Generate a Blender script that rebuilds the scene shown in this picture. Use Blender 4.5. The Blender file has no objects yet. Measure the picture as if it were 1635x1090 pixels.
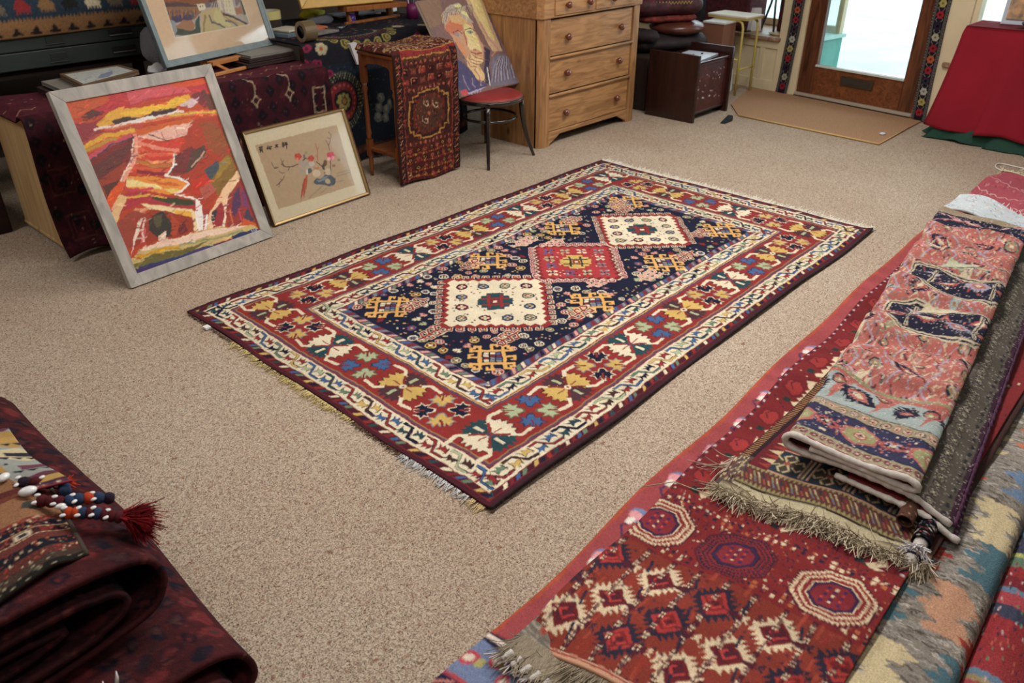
import bpy, math, random
import numpy as np
from math import sin, cos, pi, radians, sqrt, atan, atan2, hypot
from mathutils import Matrix, Vector
random.seed(7)
RS = np.random.RandomState(11)
COL = bpy.context.scene.collection

# ------------------------------------------------------------------ colours
def lin(c):
    c = np.asarray(c, float) / 255.0
    return np.where(c <= 0.04045, c / 12.92, ((c + 0.055) / 1.055) ** 2.4)
def L4(c):
    v = lin(c); return (float(v[0]), float(v[1]), float(v[2]), 1.0)

# ------------------------------------------------------------------ painter: colour fields for woven and painted surfaces
class Cv:
    """Colour field, x across 0..W, y up 0..H in metres; res = samples per metre (one vertex each), 2x oversampled."""
    def __init__(s, W, H, res, bg, ss=2):
        s.W, s.H, s.ss = W, H, ss
        s.k = res * ss
        s.nx = max(4, int(round(W * res))) * ss; s.ny = max(4, int(round(H * res))) * ss
        s.kx = s.nx / W; s.ky = s.ny / H
        s.a = np.empty((s.ny, s.nx, 3), np.float32); s.a[:] = lin(bg)
        s.m = [1, 0, 0, 0, 1, 0]; s.stack = []
        s.clip = None
    def push(s, ox=0, oy=0, rot=0, sx=1, sy=1):
        s.stack.append(list(s.m)); a, b, c, d, e, f = s.m
        C_, S_ = cos(rot), sin(rot)
        A, B, D, E_ = C_ * sx, -S_ * sy, S_ * sx, C_ * sy
        s.m = [a*A + b*D, a*B + b*E_, a*ox + b*oy + c, d*A + e*D, d*B + e*E_, d*ox + e*oy + f]
    def pop(s): s.m = s.stack.pop()
    def tp(s, pts):
        p = np.asarray(pts, float); a, b, c, d, e, f = s.m
        return np.stack([(a*p[:, 0] + b*p[:, 1] + c) * s.kx, (d*p[:, 0] + e*p[:, 1] + f) * s.ky], 1)
    def poly(s, pts, col, al=1.0):
        p = s.tp(pts); s._fill(p, col, al)
    def _fill(s, p, col, al=1.0):
        x0 = max(0, int(np.floor(p[:, 0].min()))); x1 = min(s.nx, int(np.ceil(p[:, 0].max())) + 1)
        y0 = max(0, int(np.floor(p[:, 1].min()))); y1 = min(s.ny, int(np.ceil(p[:, 1].max())) + 1)
        if s.clip:
            x0 = max(x0, int(s.clip[0]*s.kx)); x1 = min(x1, int(s.clip[1]*s.kx)); y0 = max(y0, int(s.clip[2]*s.ky)); y1 = min(y1, int(s.clip[3]*s.ky))
        if x1 <= x0 or y1 <= y0: return
        X = np.arange(x0, x1)[None, :] + 0.5; Y = np.arange(y0, y1)[:, None] + 0.5
        ins = np.zeros((y1 - y0, x1 - x0), bool); n = len(p)
        for i in range(n):
            ax, ay = p[i]; bx, by = p[(i + 1) % n]
            if ay == by: continue
            ins ^= ((ay > Y) != (by > Y)) & (X < (bx - ax) * (Y - ay) / (by - ay) + ax)
        v = s.a[y0:y1, x0:x1]
        if al >= 1: v[ins] = lin(col)
        else: v[ins] = v[ins] * (1 - al) + lin(col) * al
    def rect(s, x0, y0, x1, y1, col, al=1.0): s.poly([(x0, y0), (x1, y0), (x1, y1), (x0, y1)], col, al)
    def ell(s, cx, cy, rx, ry, col, n=12, al=1.0, a0=0):
        s.poly([(cx + rx*cos(a0 + 2*pi*i/n), cy + ry*sin(a0 + 2*pi*i/n)) for i in range(n)], col, al)
    def line(s, pts, w, col, al=1.0, w1=None):
        n = len(pts) - 1
        for i in range(n):
            (x0, y0), (x1, y1) = pts[i], pts[i + 1]
            l = hypot(x1 - x0, y1 - y0)
            if l == 0: continue
            wa = w if w1 is None else w + (w1 - w) * i / n
            wb = w if w1 is None else w + (w1 - w) * (i + 1) / n
            nx, ny = -(y1 - y0) / l, (x1 - x0) / l
            ex, ey = (x1 - x0) / l * wb * .3, (y1 - y0) / l * wb * .3
            s.poly([(x0 + nx*wa/2 - ex, y0 + ny*wa/2 - ey), (x1 + nx*wb/2 + ex, y1 + ny*wb/2 + ey), (x1 - nx*wb/2 + ex, y1 - ny*wb/2 + ey), (x0 - nx*wa/2 - ex, y0 - ny*wa/2 - ey)], col, al)
    def warp(s, amp, scale, seed=1):
        """wobble the drawn figure a little, as hand work does"""
        nx_, ny_ = noise2(s.ny, s.nx, scale * s.k, seed), noise2(s.ny, s.nx, scale * s.k, seed + 1)
        yy, xx = np.mgrid[0:s.ny, 0:s.nx]
        xs = np.clip(xx + nx_ * amp * s.k, 0, s.nx - 1).astype(int); ys = np.clip(yy + ny_ * amp * s.k, 0, s.ny - 1).astype(int)
        s.a = s.a[ys, xs]
    def speck(s, amt, seed=3):
        r = np.random.RandomState(seed)
        s.a *= (1 + amt * r.randn(s.ny, s.nx, 1)).clip(.4, 1.8)
    def abrash(s, amt, scale, seed=5, axis=None):
        n = noise2(s.ny, s.nx, scale * s.k, seed, axis)
        s.a *= (1 + amt * n[..., None])
    def out(s):
        a = s.a.reshape(s.ny // s.ss, s.ss, s.nx // s.ss, s.ss, 3).mean((1, 3))
        l = a @ np.array([.3, .59, .11], np.float32); k = getattr(s, 'mute', .12)
        return (a*(1 - k) + l[..., None]*k + .003).clip(0, 1)

def noise2(ny, nx, cell, seed, axis=None):
    r = np.random.RandomState(seed)
    cx = cy = max(2.0, cell)
    if axis == 'x': cx = cell * 12
    if axis == 'y': cy = cell * 12
    gx, gy = int(nx / cx) + 3, int(ny / cy) + 3
    g = r.uniform(-1, 1, (gy, gx))
    ys = np.arange(ny) / cy; xs = np.arange(nx) / cx
    yi = ys.astype(int); xi = xs.astype(int); fy = ys - yi; fx = xs - xi
    fy = (fy*fy*(3 - 2*fy))[:, None]; fx = (fx*fx*(3 - 2*fx))[None, :]
    return (g[yi][:, xi]*(1-fy)*(1-fx) + g[yi+1][:, xi]*fy*(1-fx) + g[yi][:, xi+1]*(1-fy)*fx + g[yi+1][:, xi+1]*fy*fx)

def homog(src, W, H):
    """map of a quadrilateral TL,TR,BR,BL onto the W x H rectangle (y up)"""
    dst = [(0, H), (W, H), (W, 0), (0, 0)]
    A = []; b = []
    for (x, y), (u, v) in zip(src, dst):
        A.append([x, y, 1, 0, 0, 0, -u*x, -u*y]); b.append(u)
        A.append([0, 0, 0, x, y, 1, -v*x, -v*y]); b.append(v)
    h = np.linalg.solve(np.array(A, float), np.array(b, float))
    def f(pts):
        o = []
        for x, y in pts:
            d = h[6]*x + h[7]*y + 1
            o.append(((h[0]*x + h[1]*y + h[2]) / d, (h[3]*x + h[4]*y + h[5]) / d))
        return o
    return f

# ------------------------------------------------------------------ materials
def newmat(name):
    m = bpy.data.materials.new(name); m.use_nodes = True; nt = m.node_tree
    return m, nt, nt.nodes['Principled BSDF']
def mat(name, col, rough=.6, metal=0, spec=.4, bump=0, bscale=200, vary=0, vscale=8, coat=0):
    m, nt, b = newmat(name)
    b.inputs['Base Color'].default_value = L4(col); b.inputs['Roughness'].default_value = rough
    b.inputs['Metallic'].default_value = metal; b.inputs['Specular IOR Level'].default_value = spec
    b.inputs['Coat Weight'].default_value = coat
    tc = nt.nodes.new('ShaderNodeTexCoord')
    if vary:
        n = nt.nodes.new('ShaderNodeTexNoise'); n.inputs['Scale'].default_value = vscale; n.inputs['Detail'].default_value = 5
        nt.links.new(tc.outputs['Object'], n.inputs['Vector'])
        r = nt.nodes.new('ShaderNodeValToRGB'); c = np.array(col, float)
        r.color_ramp.elements[0].position = .3; r.color_ramp.elements[1].position = .7
        r.color_ramp.elements[0].color = L4((c*(1-vary)).clip(0, 255)); r.color_ramp.elements[1].color = L4((c*(1+vary)).clip(0, 255))
        nt.links.new(n.outputs['Fac'], r.inputs['Fac']); nt.links.new(r.outputs['Color'], b.inputs['Base Color'])
    if bump:
        n = nt.nodes.new('ShaderNodeTexNoise'); n.inputs['Scale'].default_value = bscale; n.inputs['Detail'].default_value = 3
        nt.links.new(tc.outputs['Object'], n.inputs['Vector'])
        bp = nt.nodes.new('ShaderNodeBump'); bp.inputs['Strength'].default_value = bump; bp.inputs['Distance'].default_value = .004
        nt.links.new(n.outputs['Fac'], bp.inputs['Height']); nt.links.new(bp.outputs['Normal'], b.inputs['Normal'])
    return m
def cloth_mat(name, rough=.95, bump=.5, scale=380, spec=.1, vary=.22, sheen=.0):
    """colour from the mesh's own colour field, with woven grain"""
    m, nt, b = newmat(name)
    at = nt.nodes.new('ShaderNodeAttribute'); at.attribute_name = 'Col'
    tc = nt.nodes.new('ShaderNodeTexCoord')
    n = nt.nodes.new('ShaderNodeTexNoise'); n.inputs['Scale'].default_value = scale; n.inputs['Detail'].default_value = 2
    nt.links.new(tc.outputs['Object'], n.inputs['Vector'])
    mr = nt.nodes.new('ShaderNodeMapRange'); mr.inputs['From Min'].default_value = .25; mr.inputs['From Max'].default_value = .75
    mr.inputs['To Min'].default_value = 1 - vary; mr.inputs['To Max'].default_value = 1 + vary
    nt.links.new(n.outputs['Fac'], mr.inputs['Value'])
    mx = nt.nodes.new('ShaderNodeVectorMath'); mx.operation = 'SCALE'
    nt.links.new(at.outputs['Color'], mx.inputs[0]); nt.links.new(mr.outputs['Result'], mx.inputs['Scale'])
    nt.links.new(mx.outputs['Vector'], b.inputs['Base Color'])
    b.inputs['Roughness'].default_value = rough; b.inputs['Specular IOR Level'].default_value = spec
    b.inputs['Sheen Weight'].default_value = sheen
    if bump:
        bp = nt.nodes.new('ShaderNodeBump'); bp.inputs['Strength'].default_value = bump; bp.inputs['Distance'].default_value = .003
        nt.links.new(n.outputs['Fac'], bp.inputs['Height']); nt.links.new(bp.outputs['Normal'], b.inputs['Normal'])
    return m
def wood_mat(name, c0, c1, axis='X', scale=6, rough=.45, knots=False, spec=.4, coat=0, dark=None):
    m, nt, b = newmat(name)
    tc = nt.nodes.new('ShaderNodeTexCoord'); mp = nt.nodes.new('ShaderNodeMapping')
    st = {'X': (.12, 1, 1), 'Y': (1, .12, 1), 'Z': (1, 1, .12)}[axis]
    mp.inputs['Scale'].default_value = st
    nt.links.new(tc.outputs['Object'], mp.inputs['Vector'])
    n = nt.nodes.new('ShaderNodeTexNoise'); n.inputs['Scale'].default_value = scale * 5; n.inputs['Detail'].default_value = 8; n.inputs['Distortion'].default_value = 1.2
    nt.links.new(mp.outputs['Vector'], n.inputs['Vector'])
    r = nt.nodes.new('ShaderNodeValToRGB')
    r.color_ramp.elements[0].position = .32; r.color_ramp.elements[1].position = .68
    r.color_ramp.elements[0].color = L4(c0); r.color_ramp.elements[1].color = L4(c1)
    nt.links.new(n.outputs['Fac'], r.inputs['Fac']); last = r.outputs['Color']
    if knots:
        v = nt.nodes.new('ShaderNodeTexVoronoi'); v.inputs['Scale'].default_value = 5.5
        mp2 = nt.nodes.new('ShaderNodeMapping'); mp2.inputs['Scale'].default_value = {'X': (.5, 1, 1), 'Y': (1, .5, 1), 'Z': (1, 1, .5)}[axis]
        nt.links.new(tc.outputs['Object'], mp2.inputs['Vector']); nt.links.new(mp2.outputs['Vector'], v.inputs['Vector'])
        r2 = nt.nodes.new('ShaderNodeValToRGB'); r2.color_ramp.elements[0].position = .03; r2.color_ramp.elements[1].position = .11
        r2.color_ramp.elements[0].color = L4(dark or (90, 50, 25)); r2.color_ramp.elements[1].color = (1, 1, 1, 1)
        nt.links.new(v.outputs['Distance'], r2.inputs['Fac'])
        mx = nt.nodes.new('ShaderNodeMix'); mx.data_type = 'RGBA'; mx.blend_type = 'MULTIPLY'; mx.inputs['Factor'].default_value = .8
        nt.links.new(last, mx.inputs[6]); nt.links.new(r2.outputs['Color'], mx.inputs[7]); last = mx.outputs[2]
    nt.links.new(last, b.inputs['Base Color'])
    b.inputs['Roughness'].default_value = rough; b.inputs['Specular IOR Level'].default_value = spec; b.inputs['Coat Weight'].default_value = coat
    return m

# ------------------------------------------------------------------ scene objects
def tag(o, label=None, cat=None, group=None, kind=None):
    if label: o['label'] = label
    if cat: o['category'] = cat
    if group: o['group'] = group
    if kind: o['kind'] = kind
    return o
def empty(name, loc, label=None, cat=None, group=None, rz=0):
    o = bpy.data.objects.new(name, None); COL.objects.link(o); o.location = loc; o.rotation_euler = (0, 0, rz)
    o.empty_display_size = .05
    return tag(o, label, cat, group)
def link(name, me, m, parent=None):
    """vertices are given in world axes; a child keeps them by the inverse of its parents' placement"""
    o = bpy.data.objects.new(name, me); COL.objects.link(o)
    if m is not None: me.materials.append(m)
    if parent is not None:
        o.parent = parent
        W = Matrix.Identity(4); q = parent; chain = []
        while q is not None: chain.append(q); q = q.parent
        for q in reversed(chain): W = W @ (q.matrix_parent_inverse @ q.matrix_basis)
        o.matrix_parent_inverse = W.inverted()
    return o
def recenter(o):
    """put a top-level mesh's origin at the middle of its own base"""
    me = o.data; n = len(me.vertices); a = np.empty(n*3, np.float32); me.vertices.foreach_get('co', a); a = a.reshape(-1, 3)
    c = (a.min(0) + a.max(0)) / 2; c[2] = a[:, 2].min()
    me.vertices.foreach_set('co', (a - c).astype(np.float32).ravel()); o.location = [float(v) for v in c]; me.update()
    return o
def copy_tree(o, parent=None):
    c = o.copy(); COL.objects.link(c)
    if parent is not None: c.parent = parent
    for ch in list(o.children): copy_tree(ch, c)
    return c

class MB:
    """collects shapes into one mesh; M is an optional placement"""
    def __init__(s, M=None): s.v = []; s.f = []; s.sm = []; s.M = M
    def _add(s, vs, fs, smooth=False):
        b = len(s.v)
        if s.M is not None: vs = [tuple(s.M @ Vector(p)) for p in vs]
        s.v += [tuple(p) for p in vs]; s.f += [tuple(i + b for i in f) for f in fs]; s.sm += [smooth] * len(fs)
    def box(s, x0, x1, y0, y1, z0, z1):
        s._add([(x0,y0,z0),(x1,y0,z0),(x1,y1,z0),(x0,y1,z0),(x0,y0,z1),(x1,y0,z1),(x1,y1,z1),(x0,y1,z1)],
               [(3,2,1,0),(4,5,6,7),(0,1,5,4),(1,2,6,5),(2,3,7,6),(3,0,4,7)]); return s
    def hexa(s, p): # 8 corner points, bottom ring then top ring
        s._add(p, [(3,2,1,0),(4,5,6,7),(0,1,5,4),(1,2,6,5),(2,3,7,6),(3,0,4,7)]); return s
    def prism(s, pts, ax, a, b):
        """outline pts extruded along ax from a to b"""
        def P(u, v, w): return {'x': (w, u, v), 'y': (u, w, v), 'z': (u, v, w)}[ax]
        n = len(pts)
        s._add([P(u, v, a) for u, v in pts] + [P(u, v, b) for u, v in pts],
               [tuple(range(n))[::-1], tuple(range(n, 2*n))] + [(i, (i+1) % n, n + (i+1) % n, n + i) for i in range(n)]); return s
    def tube(s, pts, r, n=8, r1=None, cap=True, smooth=True):
        P = [Vector(p) for p in pts]; m = len(P); vs = []; fs = []
        up = Vector((0, 0, 1)); prev = None
        for i in range(m):
            t = (P[min(i+1, m-1)] - P[max(i-1, 0)])
            t = t.normalized() if t.length > 0 else Vector((0, 0, 1))
            if prev is None:
                a = t.cross(up); a = t.cross(Vector((1, 0, 0))) if a.length < 1e-3 else a
            else: a = prev - t * prev.dot(t); a = t.cross(up) if a.length < 1e-6 else a
            a.normalize(); prev = a; b_ = t.cross(a)
            if isinstance(r, (list, tuple)): rr = r[i]
            else: rr = r if r1 is None else r + (r1 - r) * i / (m - 1)
            for k in range(n):
                q = 2*pi*k/n; vs.append(tuple(P[i] + a*cos(q)*rr + b_*sin(q)*rr))
        for i in range(m - 1):
            for k in range(n): fs.append((i*n+k, i*n+(k+1) % n, (i+1)*n+(k+1) % n, (i+1)*n+k))
        if cap: fs += [tuple(range(n))[::-1], tuple(range((m-1)*n, m*n))]
        s._add(vs, fs, smooth); return s
    def lathe(s, prof, c, ax='z', n=20, smooth=True):
        vs = []; fs = []; m = len(prof)
        for r, h in prof:
            for k in range(n):
                q = 2*pi*k/n; u, v = r*cos(q), r*sin(q)
                vs.append({'z': (c[0]+u, c[1]+v, c[2]+h), 'y': (c[0]+u, c[1]+h, c[2]+v), 'x': (c[0]+h, c[1]+u, c[2]+v)}[ax])
        for i in range(m - 1):
            for k in range(n): fs.append((i*n+k, i*n+(k+1) % n, (i+1)*n+(k+1) % n, (i+1)*n+k))
        fs += [tuple(range(n))[::-1], tuple(range((m-1)*n, m*n))]
        s._add(vs, fs, smooth); return s
    def ball(s, c, r, n=12, m=8):
        rx, ry, rz = r if isinstance(r, (tuple, list)) else (r, r, r); vs = []; fs = []
        for i in range(m + 1):
            th = pi * i / m
            for k in range(n):
                q = 2*pi*k/n; vs.append((c[0]+rx*sin(th)*cos(q), c[1]+ry*sin(th)*sin(q), c[2]-rz*cos(th)))
        for i in range(m):
            for k in range(n): fs.append((i*n+k, i*n+(k+1) % n, (i+1)*n+(k+1) % n, (i+1)*n+k))
        s._add(vs, fs, True); return s
    def build(s, name, m, parent=None, bevel=0, seg=2, top=False):
        me = bpy.data.meshes.new(name); me.from_pydata(s.v, [], s.f); me.update()
        me.polygons.foreach_set('use_smooth', s.sm)
        o = link(name, me, m, parent)
        if bevel:
            bv = o.modifiers.new('Bevel', 'BEVEL'); bv.width = bevel; bv.segments = seg; bv.limit_method = 'ANGLE'; bv.angle_limit = radians(40)
        if parent is None: recenter(o)
        return o

def grid_mesh(name, P, C, m, parent=None, thick=0, back=None, smooth=True, under_cols=None):
    """P (ny,nx,3) points, C (ny,nx,3) linear colours. thick>0 gives the sheet a real body on its reverse side."""
    ny, nx, _ = P.shape; N = ny * nx
    idx = np.arange(N).reshape(ny, nx)
    q = np.stack([idx[:-1, :-1], idx[:-1, 1:], idx[1:, 1:], idx[1:, :-1]], -1).reshape(-1, 4)
    co = P.reshape(-1, 3).astype(np.float32); cc = C.reshape(-1, 3).astype(np.float32)
    if thick:
        du = np.gradient(P, axis=1); dv = np.gradient(P, axis=0)
        nn = np.cross(du, dv); nn /= (np.linalg.norm(nn, axis=2, keepdims=True) + 1e-12)
        B = (P - nn * thick).reshape(-1, 3).astype(np.float32)
        bc = cc * .75 if back is None else np.tile(lin(back).astype(np.float32), (N, 1))
        if under_cols is not None: bc = under_cols.reshape(-1, 3).astype(np.float32)
        co = np.concatenate([co, B]); cc = np.concatenate([cc, bc])
        q2 = q[:, ::-1] + N
        ring = np.concatenate([idx[0, :-1], idx[:-1, -1], idx[-1, :0:-1], idx[:0:-1, 0]])
        r2 = np.roll(ring, -1)
        q3 = np.stack([ring, ring + N, r2 + N, r2], -1)
        q = np.concatenate([q, q2, q3])
    nf = len(q)
    me = bpy.data.meshes.new(name)
    me.vertices.add(len(co)); me.vertices.foreach_set('co', co.ravel())
    me.loops.add(nf * 4); me.loops.foreach_set('vertex_index', q.astype(np.int32).ravel())
    me.polygons.add(nf); me.polygons.foreach_set('loop_start', np.arange(0, nf*4, 4, dtype=np.int32))
    me.polygons.foreach_set('use_smooth', np.full(nf, smooth, bool))
    me.update(calc_edges=True); me.validate()
    at = me.color_attributes.new('Col', 'FLOAT_COLOR', 'POINT')
    at.data.foreach_set('color', np.concatenate([cc, np.ones((len(cc), 1), np.float32)], 1).ravel())
    o = link(name, me, m, parent)
    if parent is None: recenter(o)
    return o

def threads(name, roots, dirs, lens, rad, cols, m, parent, droop=.6, wig=.25, seg=4, zmin=None, seed=1, knots=0):
    """many loose yarn ends as one mesh; roots, dirs (n,3)"""
    r = np.random.RandomState(seed); n = len(roots); co = []; cc = []
    tt = np.linspace(0, 1, seg + 1)
    d = dirs / np.linalg.norm(dirs, axis=1, keepdims=True)
    side = r.randn(n, 3) * wig
    pts = np.zeros((n, seg + 1, 3))
    for i, t in enumerate(tt):
        pts[:, i] = roots + d*(lens[:, None]*t) + side*(lens[:, None]*t*t)
        pts[:, i, 2] -= lens * droop * t * t
        if zmin is not None: pts[:, i, 2] = np.maximum(pts[:, i, 2], zmin + rad)
    a = np.cross(d, np.array([0, 0, 1.0])); a /= (np.linalg.norm(a, axis=1, keepdims=True) + 1e-9); b = np.cross(d, a)
    V = np.zeros((n, seg + 1, 3, 3))
    for k in range(3):
        q = 2*pi*k/3
        w = rad * (1 - .4*tt)
        V[:, :, k] = pts + (a[:, None, :]*cos(q) + b[:, None, :]*sin(q)) * w[None, :, None]
    V = V.reshape(-1, 3)
    base = (np.arange(n) * (seg+1) * 3)[:, None, None]
    F = []
    for i in range(seg):
        for k in range(3):
            F.append([i*3+k, i*3+(k+1) % 3, (i+1)*3+(k+1) % 3, (i+1)*3+k])
    F = (np.array(F)[None] + base).reshape(-1, 4)
    me = bpy.data.meshes.new(name)
    me.vertices.add(len(V)); me.vertices.foreach_set('co', V.astype(np.float32).ravel())
    me.loops.add(len(F)*4); me.loops.foreach_set('vertex_index', F.astype(np.int32).ravel())
    me.polygons.add(len(F)); me.polygons.foreach_set('loop_start', np.arange(0, len(F)*4, 4, dtype=np.int32))
    me.update(calc_edges=True)
    at = me.color_attributes.new('Col', 'FLOAT_COLOR', 'POINT')
    c = np.repeat(lin(cols) if np.ndim(cols) == 2 else np.tile(lin(cols), (n, 1)), (seg+1)*3, axis=0)
    at.data.foreach_set('color', np.concatenate([c, np.ones((len(c), 1))], 1).astype(np.float32).ravel())
    return link(name, me, m, parent)

def cord(name, pts, r, m, parent, lump=.25, n=7, seed=1):
    rr = random.Random(seed); P = []
    for i in range(len(pts) - 1):
        a, b = Vector(pts[i]), Vector(pts[i+1]); k = max(1, int((b - a).length / (r * .9)))
        for j in range(k): P.append(a.lerp(b, j / k))
    P.append(Vector(pts[-1]))
    radii = [r * (1 + lump * rr.uniform(-1, 1)) for _ in P]
    return MB().tube([tuple(p) for p in P], radii, n=n).build(name, m, parent)
# ------------------------------------------------------------------ camera
FP = 1270.0; HZ = 723.0; CAMH = 1.6; YAW = radians(42.8); PITCH = atan(HZ / FP)
cam = bpy.data.objects.new('camera', bpy.data.cameras.new('camera')); COL.objects.link(cam)
cam.data.sensor_fit = 'HORIZONTAL'; cam.data.sensor_width = 36; cam.data.lens = FP / 1635 * 36
cam.data.clip_start = .05; cam.data.clip_end = 200
cam.location = (0, 0, CAMH); cam.rotation_euler = (pi/2 - PITCH, 0, YAW - pi/2)
cam.data.dof.use_dof = True; cam.data.dof.focus_distance = 2.9; cam.data.dof.aperture_fstop = 5.6
bpy.context.scene.camera = cam
vs = bpy.context.scene.view_settings
vs.view_transform = 'Standard'; vs.look = 'None'; vs.gamma = 1; vs.use_curve_mapping = False; vs.exposure = 0.0

# ------------------------------------------------------------------ daylight and ceiling lamps
w = bpy.data.worlds.new('sky'); bpy.context.scene.world = w; w.use_nodes = True
bg = w.node_tree.nodes['Background']; bg.inputs['Color'].default_value = (.78, .93, 1, 1); bg.inputs['Strength'].default_value = 2.6
def area(name, loc, sx, sy, power, col, rot=(0, 0, 0)):
    l = bpy.data.lights.new(name, 'AREA'); l.shape = 'RECTANGLE'; l.size = sx; l.size_y = sy; l.energy = power; l.color = col
    o = bpy.data.objects.new(name, l); COL.objects.link(o); o.location = loc; o.rotation_euler = rot
    return o
area('ceiling_lamp', (2.2, 1.6, 2.66), 1.6, .5, 59, (1, .965, .915))
area('ceiling_lamp', (4.4, 1.8, 2.66), 1.6, .5, 55, (1, .965, .915))
area('ceiling_lamp', (.3, .2, 2.66), 1.2, .5, 12, (1, .965, .915))
area('ceiling_lamp', (-.6, 4.0, 2.66), 1.2, .4, 24, (1, .95, .89))  # added to bring light from the back left onto the pine end
area('ceiling_lamp', (2.4, 3.4, 2.66), 1.4, .3, 10, (1, .9, .76))

# ------------------------------------------------------------------ shell of the shop
def carpet_material():
    m, nt, b = newmat('fleck_carpet')
    tc = nt.nodes.new('ShaderNodeTexCoord')
    def noise(scale, det, col0, col1, p0, p1, dist=0):
        n = nt.nodes.new('ShaderNodeTexNoise'); n.inputs['Scale'].default_value = scale; n.inputs['Detail'].default_value = det; n.inputs['Distortion'].default_value = dist
        nt.links.new(tc.outputs['Object'], n.inputs['Vector'])
        r = nt.nodes.new('ShaderNodeValToRGB'); r.color_ramp.elements[0].position = p0; r.color_ramp.elements[1].position = p1
        r.color_ramp.elements[0].color = col0; r.color_ramp.elements[1].color = col1
        nt.links.new(n.outputs['Fac'], r.inputs['Fac']); return n, r
    n1, r1 = noise(250, 4, L4((146, 129, 115)), L4((204, 190, 172)), .38, .6, .4)
    e = r1.color_ramp.elements.new(.5); e.color = L4((184, 167, 148))
    n2, r2 = noise(60, 4, L4((212, 180, 172)), (1, 1, 1, 1), .30, .40, .5)     # reddish flecks
    n3, r3 = noise(290, 2, L4((130, 120, 118)), (1, 1, 1, 1), .35, .42, .6)    # dark flecks
    n4, r4 = noise(1.1, 3, L4((240, 234, 230)), (1, 1, 1, 1), .3, .7)        # tread marks
    last = r1.outputs['Color']
    for k, r in enumerate((r2, r3, r4)):
        mx = nt.nodes.new('ShaderNodeMix'); mx.data_type = 'RGBA'; mx.blend_type = 'MULTIPLY'; mx.inputs['Factor'].default_value = 1
        if k == 1:
            tc2 = nt.nodes.new('ShaderNodeMapping'); tc2.inputs['Location'].default_value = (7.3, 2.1, 4); nt.links.new(tc.outputs['Object'], tc2.inputs['Vector']); nt.links.new(tc2.outputs['Vector'], n3.inputs['Vector'])
        nt.links.new(last, mx.inputs[6]); nt.links.new(r.outputs['Color'], mx.inputs[7]); last = mx.outputs[2]
    nt.links.new(last, b.inputs['Base Color']); b.inputs['Roughness'].default_value = .97; b.inputs['Specular IOR Level'].default_value = .05
    bp = nt.nodes.new('ShaderNodeBump'); bp.inputs['Strength'].default_value = .6; bp.inputs['Distance'].default_value = .004
    nt.links.new(n1.outputs['Fac'], bp.inputs['Height']); nt.links.new(bp.outputs['Normal'], b.inputs['Normal'])
    return m
M_CLOTH = cloth_mat('knotted_pile')
M_KILIM = cloth_mat('flat_weave', bump=.7, scale=260)
M_PAINT = cloth_mat('oil_paint', rough=.5, bump=.35, scale=120, spec=.35, vary=.1)
M_PRINT = cloth_mat('printed_paper', rough=.7, bump=0, scale=67, spec=.2, vary=.05)
M_YARN = cloth_mat('loose_yarn', bump=0, scale=500, vary=.2)
M_CREAM = mat('cream_gloss_paint', (222, 206, 172), .45, vary=.05, vscale=3)
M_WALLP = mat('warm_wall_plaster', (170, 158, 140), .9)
M_DARKWALL = mat('dark_back_wall_paint', (70, 58, 50), .9)  # plain dark paint over the whole back wall
E = None
floor = MB().box(-2.6, 7.35, -2.6, 6.2, -.05, 0).build('floor', carpet_material()); tag(floor, kind='structure')
tag(MB().box(-2.6, 8.2, -2.6, 6.3, 2.7, 2.8).build('ceiling', mat('ceiling_white', (225, 220, 210), .9)), kind='structure')
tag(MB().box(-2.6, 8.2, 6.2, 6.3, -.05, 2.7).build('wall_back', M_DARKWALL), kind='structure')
tag(MB().box(-2.7, -2.6, -2.6, 6.3, -.05, 2.7).build('wall_left', M_WALLP), kind='structure')
tag(MB().box(-2.6, 8.2, -2.7, -2.6, -.05, 2.7).build('wall_right', M_WALLP), kind='structure')

# the shop front is a wall turned a few degrees: s runs along it, o outwards, z up
ANG = atan2(2.023 - 3.04, 6.85 - 6.988)
WM = Matrix.Translation((6.985, 3.035, 0)) @ Matrix.Rotation(ANG, 4, 'Z')      # x=s, y=outwards
M_DOOR = wood_mat('varnished_red_brown_wood', (62, 34, 22), (116, 68, 42), 'Z', 5, .35)
M_DOORH = wood_mat('varnished_orange_brown_wood', (90, 50, 30), (136, 80, 46), 'X', 5, .35)
M_GLASS, nt, b = newmat('window_glass')
nt.nodes.remove(b); gl = nt.nodes.new('ShaderNodeBsdfGlossy'); gl.inputs['Roughness'].default_value = .02
tr = nt.nodes.new('ShaderNodeBsdfTransparent'); tr.inputs['Color'].default_value = (.95, .99, .985, 1)
ms = nt.nodes.new('ShaderNodeMixShader'); ms.inputs[0].default_value = .05
nt.links.new(tr.outputs[0], ms.inputs[1]); nt.links.new(gl.outputs[0], ms.inputs[2]); nt.links.new(ms.outputs[0], nt.nodes['Material Output'].inputs['Surface'])

wf = empty('wall_front', WM @ Vector((0, 0, 0))); tag(wf, kind='structure')
mb = MB(WM)
mb.box(-.27, -.03, -.0, .12, 0, 2.7)          # pilaster left of the door
mb.box(1.03, 1.29, .0, .12, 0, 2.7)           # pilaster right of the door
mb.box(-.03, 1.03, .0, .12, 2.12, 2.7)
mb.box(-3.6, -.27, .02, .10, 2.3, 2.7); mb.box(1.29, 5.6, .02, .10, 2.3, 2.7)
mb.build('pilaster', M_CREAM, wf, bevel=.004)
mb = MB(WM); mb.box(-3.6, -.27, .02, .10, 0, .43)
mb.box(-3.6, -.27, .0, .02, 0, .09); mb.box(-3.6, -.27, .005, .02, .36, .43)
for k in range(5):
    a = -.40 - k*.66; mb.box(a - .05, a, .005, .02, .09, .36)
mb.box(1.29, 5.6, .02, .10, 0, .43); mb.box(1.29, 5.6, .0, .02, 0, .1)
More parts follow.
